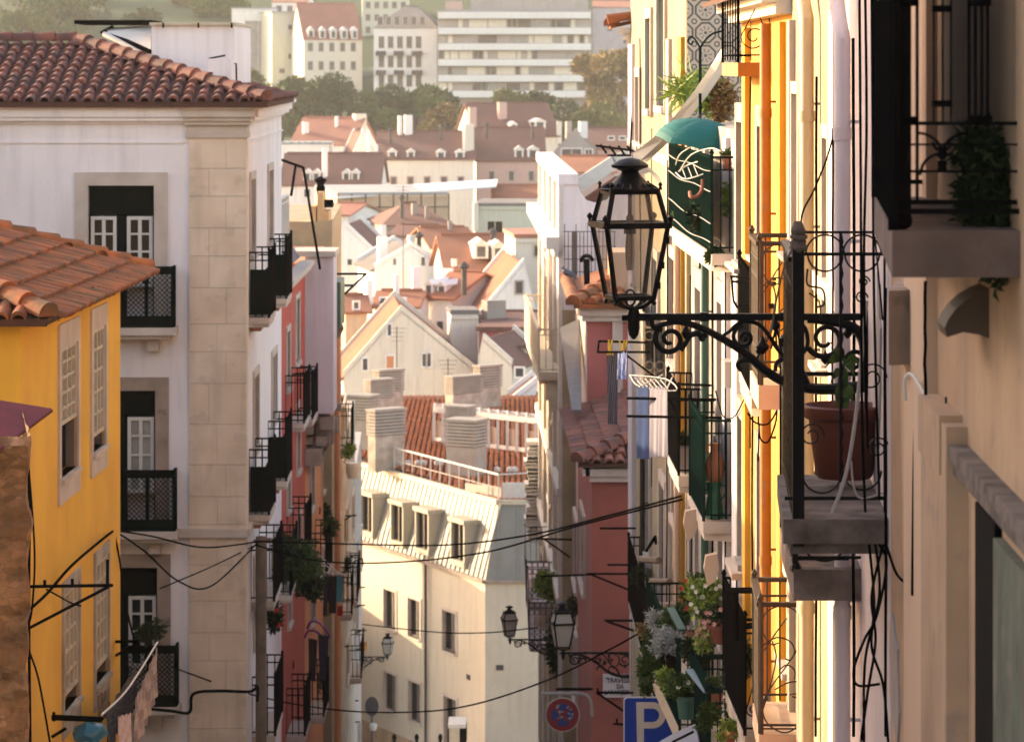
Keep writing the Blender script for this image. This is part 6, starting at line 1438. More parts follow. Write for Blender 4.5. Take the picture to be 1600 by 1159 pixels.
# plants
def plant(label, cx, cy, wx_, hy_, Y, mm='leaf', n=900, size=.05, pot=None, flowers=None, droop=0, cat='plant', shell=.3, blobs=6, long=1.8, group=None):
    c = P(cx, cy, Y); s = Y / F; rx, rz = wx_ / 2 * s, hy_ / 2 * s; o = thing('potted_plant' if pot else 'plant', label, cat, (c.x, c.y, c.z - rz)); rg = random.Random(int(cx + cy))
    if group: o['group'] = group
    m = MB()
    for i in range(blobs):
        p = c + Vector((rg.uniform(-.55, .55) * rx, rg.uniform(-.4, .4) * rx, rg.uniform(-.5, .5) * rz)); m.leafs(p, (rx * .55, rx * .5, rz * .55), n // blobs, size, shell, droop, rg, long)
    for i in range(8):
        a = c - Z3 * rz * .9; d = c + Vector((rg.uniform(-1, 1) * rx * .7, rg.uniform(-.6, .6) * rx, rg.uniform(-.2, .9) * rz)); m.tube([a, a.lerp(d, .5) + Vector((0, 0, rz * .15)), d], [.006, .004, .002], 4)
    m.build('foliage', M[mm], o)
    if flowers:
        fm, nf, fs = flowers
        for i in range(nf):
            m = MB(); g = rg.uniform(0, 6.28); p = c + Vector((math.cos(g) * rx * rg.uniform(.2, .95), -rx * rg.uniform(.2, .8), rz * rg.uniform(-.5, .9)))
            for k in range(5): g = k * 1.256; d = Vector((math.cos(g), -.4, math.sin(g))) * fs; e_ = Vector((-math.sin(g), 0, math.cos(g))) * fs * .55; m.face([p, p + d * .6 - e_, p + d, p + d * .6 + e_], rg.random())
            m.build('flower', fm, o)
    if pot:
        x0, x1, y0, y1, pm = pot; pc = P((x0 + x1) / 2, y1, Y); r1 = (x1 - x0) / 2 * s; h = (y1 - y0) * s; m = MB()
        m.lathe(pc, [(r1 * .72, 0), (r1 * .9, h * .78), (r1, h * .8), (r1, h), (r1 * .9, h), (r1 * .86, h * .85), (.01, h * .85)], 20); m.build('pot', M[pm], o)
    return o
FR = mat('red_petals', (.55, .01, .02), .6, tint=(.7, .03, .04)); FW = mat('white_petals', (.75, .74, .70), .6, tint=(.8, .78, .6)); FP = mat('pink_petals', (.55, .22, .24), .6, tint=(.7, .45, .3))
plant('silvery potted plant on the low green balcony above the parking sign', 1042, 1004, 46, 46, 40.6, 'silver', 2200, .022, (1030, 1060, 1018, 1045, 'iron'), long=4, blobs=14)
plant('grey leaved plant hanging off the netted balcony corner', 1030, 972, 34, 44, 42, 'silver', 1200, .022, long=4, blobs=9)
plant('red geranium in a pot on the low green balcony', 1080, 935, 56, 80, 41, 'leaf', 1500, .045, (1072, 1098, 985, 1015, 'terracotta'), (FR, 12, .032)); plant('rust coloured dry plant beside the grey leaved one', 1008, 985, 22, 30, 43, 'dry', 350, .04)
plant('lush green plant with white blossoms in a brown window box', 1112, 938, 74, 62, 38.6, 'leafhi', 2400, .045, None, (FW, 44, .028)); plant('dark flowering plant in the brown box under the white blossoms', 1120, 962, 60, 36, 38.3, 'leafdk', 900, .045, (1106, 1152, 975, 1004, 'redpot'), (FP, 24, .03))
plant('yellow green trailing plant with pink flowers left of the brown box', 1098, 990, 26, 52, 38.4, 'leafhi', 700, .04, None, (FP, 22, .03), droop=.8); plant('bright yellow green plant with pale flowers right of the brown box', 1160, 966, 40, 34, 38.0, 'leafhi', 700, .04, None, (FP, 16, .03))
plant('leafy plant in a green planter beside the parking sign', 1070, 1066, 62, 50, 39, 'leaf', 1500, .045, (1056, 1090, 1086, 1122, 'greenpaint'), (FW, 5, .03)); plant('yellow tinged plant trailing over the cream slab edge', 1042, 1064, 30, 40, 39.4, 'leafhi', 500, .04)
plant('dark green creeper hanging down the cream balcony edge', 1016, 1020, 34, 100, 42.3, 'leaf', 1300, .05, droop=.6, blobs=10); plant('small terracotta potted plant inside the planted balcony', 1048, 1032, 20, 30, 41.4, 'leafdk', 350, .04, (1036, 1058, 1040, 1068, 'terracotta'))
plant('grassy plant at the foot of the amber house balcony', 1150, 1080, 34, 110, 35.5, 'leafdk', 1400, .05, blobs=10, droop=.3); plant('small fir like plant behind the bars of the amber house balcony', 1166, 1030, 18, 60, 34.5, 'leaf', 600, .035); plant('low weeds in a terracotta pot beside the blue grey rail', 1116, 1070, 24, 30, 37.4, 'leaf', 400, .035, (1106, 1130, 1082, 1112, 'terracotta'))
plant('spiky yucca on the roof terrace behind the white strip', 1062, 142, 50, 54, 42.4, 'leafhi', 220, .045, shell=.0, blobs=3, long=7); plant('sunlit bushy shrub on the roof terrace beside the patterned tiles', 1104, 148, 60, 80, 43.2, 'leafhi', 1500, .07, blobs=9, cat='shrub'); plant('brown tangled shrub at the right end of the roof terrace', 1130, 155, 30, 74, 43, 'dry', 900, .07, blobs=8, cat='shrub')
plant('yellow green plant climbing behind the end rail of the netted balcony', 1140, 310, 20, 66, 37.9, 'leafhi', 450, .05, blobs=5); plant('small planter plant on the netted balcony rail', 1138, 240, 20, 12, 37.9, 'leaf', 150, .035, (1127, 1149, 243, 266, 'terracotta')); plant('weed growing on the outside of the netted balcony', 1092, 340, 36, 50, 39.0, 'leafdk', 260, .05, blobs=5); plant('small weed tuft at the far slab end of the netted balcony', 1060, 340, 18, 14, 43.4, 'leafhi', 120, .04)
plant('leafy plant in the square white tub beside the jug', 1070, 690, 20, 36, 43.2, 'leaf', 420, .04); 
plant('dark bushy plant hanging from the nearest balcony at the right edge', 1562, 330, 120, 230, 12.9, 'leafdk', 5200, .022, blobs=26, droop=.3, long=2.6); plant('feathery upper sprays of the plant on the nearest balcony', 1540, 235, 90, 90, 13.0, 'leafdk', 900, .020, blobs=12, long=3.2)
plant('bright green bush on the balcony above the second lantern', 858, 915, 42, 54, 88, 'leafhi', 1200, .10, blobs=8); plant('dark green climber beneath the bright bush beside the second lantern', 876, 1010, 40, 110, 86, 'leafdk', 1800, .10, blobs=12, droop=.3)
plant('ivy like balcony plants on the white corner house side', 466, 885, 66, 90, 67, 'leaf', 2200, .08, blobs=12); plant('dark foliage below the upper balcony plants on the white corner house', 450, 862, 40, 60, 66, 'leafdk', 900, .08, blobs=8); plant('trailing plant with a red flower on the lower side balcony', 430, 965, 26, 60, 64, 'leafdk', 700, .07, blobs=6, flowers=(FR, 4, .05)); plant('creeping vine on the post of the orange facade', 517, 820, 22, 50, 82, 'leaf', 500, .08)
plant('dark fern on the lowest lattice balcony of the white corner house', 236, 985, 44, 46, 58.4, 'leafdk', 700, .06, blobs=6); plant('green sprig in a terracotta pot on the red house balcony', 421, 735, 14, 16, 62, 'leafdk', 200, .05, (414, 428, 742, 752, 'terracotta'))
plant('tuft of yellow weeds growing on the crumbling corbels', 545, 705, 24, 30, 92, 'leafhi', 300, .08)
# big pot with drooping leaves on the foreground balcony
pt_ = thing('potted_plant', 'large red brown plastic pot with a drooping leafy plant behind the iron rail', 'potted plant', tuple(P(1319, 745, 19.6)))
m = MB(); s = 19.6 / F; pc = P(1319, 746, 19.6)
m.lathe(pc, [(.150, 0), (.165, .02), (.205, .335), (.222, .34), (.236, .36), (.238, .41), (.226, .42), (.216, .41), (.205, .36), (.01, .35)], 40); m.build('pot', M['redpot'], pt_, smooth=True)
m = MB()
def bigleaf(m, base, tip, w_, sag):
    n = 8; base, tip = Vector(base), Vector(tip); d = tip - base; sd_ = d.cross(Vector((0, 1, .2))).normalized(); L_ = []; R_ = []
    for i in range(n + 1):
        f_ = i / n; p = base + d * f_ + Vector((0, -.02, 0)) * math.sin(f_ * 3) + Z3 * sag * math.sin(f_ * 3.14); ww = w_ * math.sin(min(1, f_ * 1.15 + .08) * 3.0) ** .8 if f_ < 1 else .001; L_.append(p + sd_ * ww); R_.append(p - sd_ * ww)
    for i in range(n): m.face([L_[i], L_[i + 1], R_[i + 1], R_[i]], rnd.random())
q = lambda px, py, Y=19.5: P(px, py, Y)
for (b, t, w_, sg) in (((1318, 560), (1288, 575), .030, .03), ((1318, 560), (1302, 545), .028, .02), ((1320, 562), (1335, 590), .03, .03), ((1320, 565), (1345, 575), .028, .04), ((1318, 590), (1322, 650), .03, .0), ((1320, 600), (1333, 632), .028, .02), ((1316, 600), (1306, 640), .03, .02), ((1318, 580), (1296, 600), .025, .03), ((1320, 575), (1312, 620), .03, .0)):
    bigleaf(m, q(*b), q(t[0], t[1], 19.45), w_, sg)
m.tube([pc + Z3 * .35, q(1318, 590), q(1319, 560)], .008, 6); m.build('foliage', M['leaf'], pt_, smooth=True)
# ---- jug pair, tub
def jug(label, cx, y0, y1, Y, prof, mm, handle):
    s = Y / F; b = P(cx, y1, Y); h = (y1 - y0) * s; o = thing('jug', label, 'jug', tuple(b)); m = MB(); m.lathe(b, [(r * s, z * h) for r, z in prof], 28); m.build('body', M[mm], o, smooth=True)
    m = MB(); m.tube(spline([b + Vector((x * s, 0, z * h)) for x, z in handle]), .010, 7); m.build('handle', M[mm], o, smooth=True)
M['jugclay'] = mat('jug_clay', (.32, .12, .06), .7, (.24, .09, .05), 4, .5); M['jade'] = mat('jade_glaze', (.01, .13, .07), .35, (.01, .09, .05), 4, .5)
jug('unglazed clay jug standing on top of the green pot', 1117, 692, 752, 38.3, [(9, 0), (13, .12), (15.5, .34), (14.5, .52), (9, .72), (6.5, .80), (6, .90), (8, .985), (8, 1), (5, 1)], 'jugclay', [(-6, .95), (-12, .93), (-13, .82), (-8, .70)])
jug('jade green glazed pot carrying the clay jug', 1116, 752, 808, 38.3, [(15, 0), (14, .2), (11, .55), (9, .78), (12, .94), (14, 1), (11, 1)], 'jade', [(11, .9), (17, .85), (17, .65), (11, .5)])
mb = MB(); a, b = P(1061, 742, 43), P(1078, 701, 43); mb.prism([(a.x, 42.9), (b.x, 42.9), (b.x, 43.2), (a.x, 43.2)], a.z, b.z); mb.box(a.x - .01, b.x + .01, 42.88, 43.22, b.z, b.z + .02); mb.build('planter', M['lilac'], label='square white tub on the balcony beside the jug', category='planter')
# ---- laundry
def cloth(label, cat, tl, tr, drop, mm, folds=5, amp=.03, taper=1.0, name=None, group=None, pat=None):
    tl, tr = Vector(tl), Vector(tr); n, m_ = 28, 14; mb = MB(); d = tr - tl; nn = d.cross(Z3).normalized()
    def p(i, j, o=0):
        f_, g = i / n, j / m_; c = tl.lerp(tr, .5 + (f_ - .5) * (1 + (taper - 1) * g)); sag = .03 * math.sin(f_ * math.pi * 3) ** 2 * (1 - g)
        return c - Z3 * (drop * g + sag) + nn * (amp * .55 * math.sin(f_ * folds * 6.28 + g * 1.4) * (.35 + g) + o)
    for o in (0, .006):
        for i in range(n):
            for j in range(m_): mb.face([p(i, j, o), p(i + 1, j, o), p(i + 1, j + 1, o), p(i, j + 1, o)], 0.5 if not pat else ((i // pat + j // pat) % 3) / 2)
    return mb.build(name or cat.replace(' ', '_'), mm, smooth=True, label=label, category=cat, **({'group': group} if group else {}))
W_ = mat('white_cloth', (.33, .29, .32), .95, (.24, .21, .24), 4, .4); N_ = mat('navy_cloth', (.02, .025, .05), .95, (.05, .05, .08), 12, .7); K_ = mat('black_cloth', (.012, .012, .016), .95)
cloth('royal blue trousers hanging from the black washing rail', 'trousers', P(996, 602, 41.2), P(1014, 602, 40.9), .88, M['bluecloth'], 1.5, .008)
cloth('pale lilac sheet hanging beside the blue trousers', 'sheet', P(1016, 604, 40.8), P(1030, 604, 40.6), .84, W_, 1.5, .010); cloth('white cloth with a ragged foot at the end of the washing rail', 'cloth', P(1030, 604, 40.5), P(1043, 606, 40.3), .82, W_, 1.5, .012)
cloth('dark checked cloth hanging under the yellow pegs', 'cloth', P(948, 549, 47), P(966, 549, 47), 1.0, mat('checked_cloth', (.02, .025, .05), .95, tint=(.12, .13, .20)), 2, .02, .8, pat=2); cloth('short blue and white shirt pegged beside the dark checked cloth', 'shirt', P(966, 549, 46.6), P(980, 549, 46.4), .38, mat('shirt', (.30, .34, .50), .95, tint=(.06, .10, .28)), 2, .02, pat=3)
cloth('patchwork pink and grey bedspread drying by the yellow house', 'bedspread', P(246, 1010, 47.5), P(212, 1090, 41), .62, mat('patchwork', (.36, .22, .19), .95, (.20, .16, .14), 7, .8, tint=(.62, .46, .38)), 6, .05, 1, pat=3)
cloth('pale pink towel with stripes below the yellow house windows', 'towel', P(184, 1118, 40), P(204, 1112, 40.6), .5, mat('pinkcloth', (.60, .38, .36), .95, tint=(.66, .55, .5)), 3, .02, pat=2); cloth('dark speckled cloth bundled on the washing line by the yellow house', 'cloth', P(166, 1110, 42.5), P(212, 1040, 45), .5, mat('speckled', (.06, .055, .05), .98, (.22, .19, .16), 22, .9), 5, .05)
cloth('red and white checked cloth under the lowest window of the yellow house', 'cloth', P(152, 1086, 42), P(170, 1074, 43), .34, mat('motley', (.05, .045, .04), .95, (.38, .22, .10), 18, .9), 3, .03)
for i, (x0, x1, y, dr, mm, lb, cat) in enumerate(((506, 516, 896, 1.1, N_, 'navy shirt hanging leftmost on the white drying rack', 'shirt'), (514, 526, 898, 1.0, K_, 'black garment hanging in the middle of the white drying rack', 'garment'), (526, 536, 897, .72, mat('turquoise_cloth', (.12, .45, .46), .95), 'turquoise cloth hanging rightmost on the white drying rack', 'cloth'), (528, 536, 945, .28, mat('scarlet_cloth', (.55, .02, .02), .95), 'small scarlet cloth below the turquoise cloth', 'cloth'), (509, 514, 940, .38, mat('lemon_cloth', (.60, .50, .05), .95), 'narrow yellow cloth below the navy shirt', 'cloth'))):
    cloth(lb, cat, P(x0, y, 78.6), P(x1, y, 78.4), dr * .88, mm, 2, .02)
cloth('black trousers hanging left under the purple hangers', 'trousers', P(482, 995, 75.6), P(496, 998, 75.4), .95, K_, 2, .03, .7); cloth('black top hanging right under the purple hangers', 'garment', P(497, 990, 75.5), P(514, 992, 75.3), 1.0, N_, 2, .03, .6)
PU = mat('purple_plastic', (.20, .02, .16), .4)
for i, (cx, cy, lb) in enumerate(((494, 978, 'upper purple clothes hanger on the left row'), (490, 992, 'lower purple clothes hanger on the left row'))):
    m = MB(); q = lambda px, py: P(px, py, 75.4 + i * .2); m.tube(spline([q(cx - 14, cy + 4), q(cx - 8, cy - 7), q(cx + 4, cy - 6), q(cx + 16, cy + 6), q(cx + 22, cy + 18)]), .03, 6); m.tube([q(cx, cy - 7), q(cx, cy - 13)], .012, 5)
    m.build('clothes_hanger', PU, label=lb, category='hanger', group='purple clothes hangers')
# drying racks
def rack(label, pts, rails, Y0, Y1, r=.008, mm='whitepaint'):
    m = MB(); 
    for pl in pts: m.tube(spline([P(a, b, Y) for a, b, Y in pl], 4), r, 6)
    for a, b in rails: m.tube([P(*a), P(*b)], r * .7, 5)
    return m.build('drying_rack', M[mm], label=label, category='drying rack')
rack('white folding drying rack hooked over the netted green balcony', [[(1060, 268, 39.6), (1075, 258, 39.6), (1100, 252, 39.2), (1110, 266, 38.6), (1072, 280, 38.8), (1056, 270, 39.2)], [(1062, 268, 39.6), (1080, 242, 39.3), (1110, 232, 39.0), (1125, 236, 38.8)], [(1056, 258, 40.4), (1062, 242, 40.3), (1082, 228, 40.1)]],
     [((1066 + i * 9, 264 - i * 2.4, 39.6), (1072 + i * 9, 280 - i * 3.2, 38.9)) for i in range(5)], 39, 38)
rack('white hanging drying rack above the blue trousers', [[(984, 586, 42), (1000, 604, 41.6), (1056, 610, 41), (1040, 592, 41.4), (984, 586, 42)], [(1000, 604, 41.6), (1036, 585, 41.6)], [(1040, 612, 41), (1050, 590, 41.4)]], [((992 + i * 8, 590 + i * .7, 42), (1004 + i * 8, 604 + i * .7, 41.5)) for i in range(6)], 42, 41)
rack('white drying rack holding dark laundry on the left row', [[(497, 893, 79), (537, 897, 78.4)], [(499, 897, 79), (502, 880, 79), (520, 890, 79), (535, 899, 78.4)], [(498, 866, 79), (530, 895, 78.4)]], [((500 + i * 6, 893, 79), (503 + i * 6, 899, 78.4)) for i in range(6)], 91, 90, .014)
# washing brackets: black rods sticking out over the street
def rods(label, segs, r=.014, mm='iron', group='washing line brackets'):
    m = MB()
    for a, b in segs: m.tube([P(*a), P(*b)], r, 6)
    return m.build('washing_bracket', M[mm], label=label, category='bracket', group=group)
rods('pair of long black washing rods carrying the blue trousers', [((980, 622, 41), (1118, 624, 40)), ((980, 650, 40), (1140, 653, 39)), ((1046, 625, 41), (1062, 655, 40)), ((1060, 600, 41.5), (1110, 602, 41))], .016)
rods('black washing rods with yellow pegs in front of the rose house', [((934, 550, 47), (1014, 550, 46)), ((936, 533, 48), (1010, 535, 47.5)), ((936, 533, 48), (934, 550, 47)), ((975, 552, 47), (1025, 590, 46))], .016)
rods('bracket arm above the street name plate', [((932, 1081, 60), (1003, 1082, 60)), ((932, 1081, 60), (974, 1110, 60)), ((934, 1074, 60), (934, 1081, 60))], .02)
rods('upper thin washing arm crossing the terracotta house', [((918, 896, 58), (1002, 896, 57)), ((926, 898, 58), (985, 922, 57.5))], .018)
rods('thin rod left of the terracotta house at the same height as its washing arm', [((845, 900, 66), (925, 897, 65))], .018)
rods('highest short rod on the terracotta front', [((938, 825, 60), (996, 825, 59))], .018)
rods('short rod just above the washing arm on the terracotta front', [((950, 882, 60), (1002, 882, 59))], .018)
rods('lower washing arm crossing the terracotta house', [((946, 969, 55), (1020, 969, 54)), ((948, 970, 55), (1020, 995, 54))], .02)
rods('black washing arms over the curved iron balconies', [((834, 841, 84), (906, 843, 80)), ((852, 843, 83), (890, 870, 81))], .025)
rods('thin black arm just above the no parking sign', [((870, 1076, 62), (925, 1076, 61))], .025)
rods('short hooked iron stub left of the parking sign', [((958, 1130, 59), (976, 1131, 59)), ((964, 1122, 59), (964, 1131, 59))], .02)
rods('grey wooden bars laid across the netted low balcony', [((1000, 873, 49), (1030, 875, 47)), ((1012, 908, 48), (1046, 909, 46)), ((1024, 945, 47), (1062, 946, 45))], .05, 'wood', 'wooden bars')
rods('iron bracket with insulators on the yellow house', [((38, 916, 38.5), (175, 914, 36.5)), ((45, 981, 38.5), (170, 916, 36.5)), ((168, 874, 37), (168, 912, 37)), ((70, 906, 38), (70, 914, 38)), ((113, 904, 37.5), (113, 914, 37.5))], .018)
rods('short iron washing bracket at the far corner of the yellow house', [((178, 1002, 45.6), (218, 1001, 44.6)), ((180, 1024, 45.6), (216, 1004, 44.6)), ((178, 998, 45.6), (178, 1006, 45.6))], .02)
rods('low double iron washing bracket under the yellow house windows', [((82, 1118, 39), (160, 1122, 38)), ((82, 1122, 39), (158, 1125, 38)), ((82, 1150, 39), (102, 1138, 38.6)), ((84, 1112, 39), (84, 1126, 39))], .02)
rods('thin rods of the red house first floor rack', [((432, 648, 73), (476, 648, 73)), ((400, 686, 66), (428, 686, 66)), ((400, 692, 66), (424, 716, 66)), ((424, 395, 72), (448, 394, 72)), ((399, 395, 68), (424, 396, 68))], .02)
rods('dark brackets on the orange facade', [((480, 795, 84), (500, 793, 84)), ((482, 803, 84), (500, 800, 84)), ((500, 793, 84), (500, 802, 84)), ((470, 802, 84), (500, 802, 84)), ((500, 850, 86), (520, 850, 86))], .02)
for i, (x0, y, x1, Y) in enumerate(((432, 1066, 480, 78), (436, 1034, 486, 80), (538, 918, 570, 108), (536, 946, 570, 110), (536, 985, 572, 112), (530, 806, 556, 100), (530, 868, 560, 104), (430, 1100, 474, 82), (520, 1060, 560, 108), (518, 1010, 545, 100), (516, 1095, 560, 112), (524, 1128, 562, 114))):
    rods(('long rod low on the red facade', 'rod under the purple hangers', 'upper rod of the grey house', 'second rod of the grey house', 'rod beside the small orange pot', 'highest rod of the grey house', 'rod above the white drying rack end', 'lowest rod on the red facade', 'rod low on the grey house', 'rod behind the black garments', 'second lowest rod of the grey house', 'lowest rod of the grey house')[i], [((x0, y, Y + 1), (x1, y - 1, Y)), ((x0, y + 12, Y + 1), (x1 - 8, y, Y))], .022)
# pegs
m = MB()
for x in (952, 955, 972, 975):
    for k in range(3): a = P(x + rnd.uniform(-2, 2), 546, 46.9); m.bar(a, a + Vector((rnd.uniform(-.05, .05), 0, .13 * rnd.choice((1, -.6)))), .02)
m.build('clothes_pegs', mat('yellow_plastic', (.62, .45, .03), .5), label='cluster of yellow pegs on the black rods', category='pegs', kind='stuff')
# left row balconies
for i, (px0, Y0, Y1, y, hh_, f_, lb) in enumerate(((0, 71.5, 73.5, 662, 1.0, fr, 'a'), (0, 74.6, 76.4, 655, 1.0, fr, 'b'), (0, 72, 74, 868, 1, fr, 'c'), (0, 80, 82.5, 900, 1.0, fl, 'd'), (0, 79, 81, 1120, 1.0, fl, 'e'), (0, 71.8, 73.6, 1150, 1.0, fr, 'f'), (0, 99, 102, 940, 1, fg, 'g'), (0, 104, 107, 1060, 1, fg, 'h'), (0, 92, 94, 960, 1, fo, 'i'), (0, 92, 94, 700, 1, fo, 'j'))):
    hh = redh if f_ is fr else lil if f_ is fl else gry if f_ is fg else och
    a, b = wx(f_, Y0), wx(f_, Y1); balcony(hh, (a[0] + .40, Y0), (b[0] + .40, Y1), a, b, (HY - y) / F * Y0, .1, 1.0, 'bars', 'bars', 'iron', 'stone', sp=.14, r=.012)
for i, (y, Y0) in enumerate(((940, 60.5), (1150, 60.8), (930, 66))):
    a, b = wx(WG, Y0), wx(WG, Y0 + 2.4); balcony(bpy.data.objects['house.002'] if False else redh.parent or bpy.data.objects[WHITE], (a[0] + .42, Y0), (b[0] + .42, Y0 + 2.4), a, b, (HY - y) / F * Y0, .1, 1.05, 'bars', 'bars', 'iron', 'stone', sp=.13, r=.012)
# small things on the left row
for (cx, cy, w_, h_, Y, mm, lb, cat) in ((477, 805, 0, 0, 0, '', '', ''), (568, 1009, 12, 14, 122, 'orangepipe', 'orange tub on the balcony beside the small distant lantern', 'tub'), (551, 735, 22, 24, 98, 'whitepaint', 'white sack hanging from the corbelled balcony', 'sack'), (451, 1040, 18, 16, 74, 'darkgreen', 'green plastic pot on the red facade rail', 'pot'), (583, 1135, 12, 10, 124, 'whitepaint', 'small white notice near the round sign', 'notice')):
    if not w_: continue
    s = Y / F; m = MB(); m.lathe(P(cx, cy + h_ / 2, Y), [(w_ * .36 * s, 0), (w_ * .5 * s, h_ * .5 * s), (w_ * .46 * s, h_ * s), (w_ * .3 * s, h_ * 1.02 * s)], 12); m.build(cat, M[mm], smooth=True, label=lb, category=cat)
m = MB(); c = P(140, 1142, 38.6)
m.lathe(c - Z3 * .14, [(.06, 0), (.17, .05), (.20, .12), (.16, .19), (.06, .24), (.03, .29)], 14)
for v in range(len(m.v)): x, y, z = m.v[v]; m.v[v] = (x + .02 * math.sin(z * 40 + y * 30), y, z + .02 * math.sin(x * 35))
m.build('plastic_bag', mat('teal_bag', (.01, .10, .16), .35, (.02, .16, .22), 7, .6), smooth=True, label='knotted teal plastic bag hanging below the iron bracket', category='bag')
# utility pole
m = MB(); m.tube([P(408, 838, 60.2), P(408, 1300, 60.2)], .10, 10); m.tube([P(396, 845, 60.1), P(424, 842, 60.1)], .03, 6); m.build('utility_pole', M['wood'], smooth=True, label='weathered wooden utility pole against the white corner house', category='pole')
# pigeon on the broken roof
bd = MB(); s = 75 / F; c = P(888, 427, 75.2); sp_b = spline([c + Vector((x * s, 0, z * s)) for x, z in ((-8, 9), (-6, 5), (-2, 1), (4, -1), (9, -5), (13, -9))], 5); n_ = len(sp_b)
bd.tube(sp_b, [s * (1.2 + 4.2 * math.sin(min(1, i / (n_ - 1) * 1.05 + .10) * 3.0) ** 1.2) * (.62 if i < 5 else 1) for i in range(n_)], 10); bd.lathe(c + Vector((-8 * s, 0, 9 * s)), [(.3 * s, -2.6 * s), (2 * s, -1.6 * s), (2.6 * s, 0), (1.8 * s, 1.8 * s), (.2 * s, 2.6 * s)], 10); bd.bar(c + Vector((-10 * s, 0, 9 * s)), c + Vector((-13 * s, 0, 8.4 * s)), .8 * s); bd.bar(c + Vector((1 * s, 0, -2 * s)), c + Vector((1 * s, 0, -8 * s)), .5 * s); bd.bar(c + Vector((3 * s, .02, -3 * s)), c + Vector((3 * s, .02, -8 * s)), .5 * s)
bd.build('pigeon', mat('pigeon_grey', (.07, .065, .09), .7, (.14, .13, .16), 30, .6), smooth=True, label='dark grey pigeon perched on the broken tile roof', category='bird')
# dust sheeted scaffold at the far right of the street
m = MB(); rg = random.Random(9)
Yq = 104; rows = 26; prof = [(824, 690), (828, 700), (822, 716), (826, 730), (820, 745), (826, 770), (824, 800), (830, 835)]
for i in range(rows):
    y0 = 690 + i * 6; xl = 823 + 3 * math.sin(i * .9) + 2 * math.sin(i * 2.1); a = P(xl, y0, Yq); b = P(xl + 26, y0 + 7 + rg.uniform(0, 3), Yq); m.box(a.x, b.x, Yq, Yq + 1.0, b.z, a.z, rg.random())
m.build('dust_sheet', M['whitepaint'], label='lumpy white dust sheets hanging down beside the curved iron balconies', category='sheet')
# ---- cables
def cable(label, pts, sag=.0, r=.010, mm='iron', group=None, k=8, cat='cable'):
    V9 = [P(*p_) for p_ in pts]; out = []
    if len(V9) == 2:
        for i in range(25): f_ = i / 24; out.append(V9[0].lerp(V9[1], f_) - Z3 * sag * 4 * f_ * (1 - f_))
    else: out = spline(V9, k)
    m = MB(); m.tube(out, r, 5); o = m.build('cable', M[mm], label=label, category=cat)
    if group: o['group'] = group
cable('upper black cable sagging across the street below the mansard', [(402, 845, 60), (560, 850, 57), (700, 851, 54), (830, 835, 50), (940, 808, 46), (1064, 775, 41)], r=.014)
cable('lower black cable sagging across the street over the white block', [(402, 852, 60), (500, 876, 58), (620, 878, 55), (760, 862, 52), (900, 822, 47), (1066, 780, 41)], r=.014)
cable('thin cable crossing in front of the white block at mid height', [(566, 975, 100), (680, 987, 90), (760, 988, 85), (840, 980, 80)], r=.016)
cable('long low cable climbing to the right across the white block', [(270, 1042, 58), (395, 1085, 60), (520, 1108, 62), (640, 1112, 60), (740, 1100, 57), (860, 1060, 54), (960, 1010, 50), (1004, 985, 47)], r=.014)
cable('cable looping from the yellow house corner to the utility pole', [(178, 828, 45.8), (240, 838, 50), (320, 855, 55), (402, 846, 60)], r=.014); cable('deeper slack cable from the yellow house corner to the pole', [(178, 828, 45.8), (225, 860, 49), (280, 908, 53), (330, 915, 56), (402, 848, 60)], r=.014); cable('thin cable running from the pole down to the left', [(402, 850, 60), (330, 885, 57), (250, 919, 53)], r=.011)
cable('thick conduit looping along the foot of the white corner house', [(205, 1104, 57.9), (265, 1110, 58.2), (296, 1112, 58.5), (302, 1084, 58.6), (340, 1079, 58.6), (390, 1080, 58.7), (402, 1072, 58.8), (402, 1095, 58.8)], r=.028)
cable('bundle of cables clipped diagonally over the yellow wall', [(48, 950, 38), (75, 925, 38.6), (110, 885, 40), (150, 850, 42.5), (178, 828, 45.6)], r=.018, mm='iron'); cable('cable dropping from the bundle between the yellow house windows', [(178, 828, 45.6), (186, 870, 45.6), (198, 950, 45.6), (210, 1000, 45.6)], r=.014)
cable('upright cable at the near corner of the yellow house', [(44, 720, 37.8), (46, 800, 37.8), (45, 950, 37.8), (47, 1159, 37.8)], r=.018); cable('wavering cable down the near corner of the yellow house', [(44, 720, 37.8), (54, 860, 37.7), (50, 950, 37.7), (42, 1000, 37.7), (60, 1060, 37.7), (78, 1159, 37.7)], r=.012); cable('loop of cable hanging from the iron bracket with insulators', [(72, 920, 38), (90, 930, 38), (112, 942, 37.8), (126, 946, 37.6)], r=.010)
cable('white washing line beside the bedspread', [(160, 1115, 38), (200, 1075, 41), (246, 1003, 46)], r=.014, mm='whitepaint', cat='washing line')
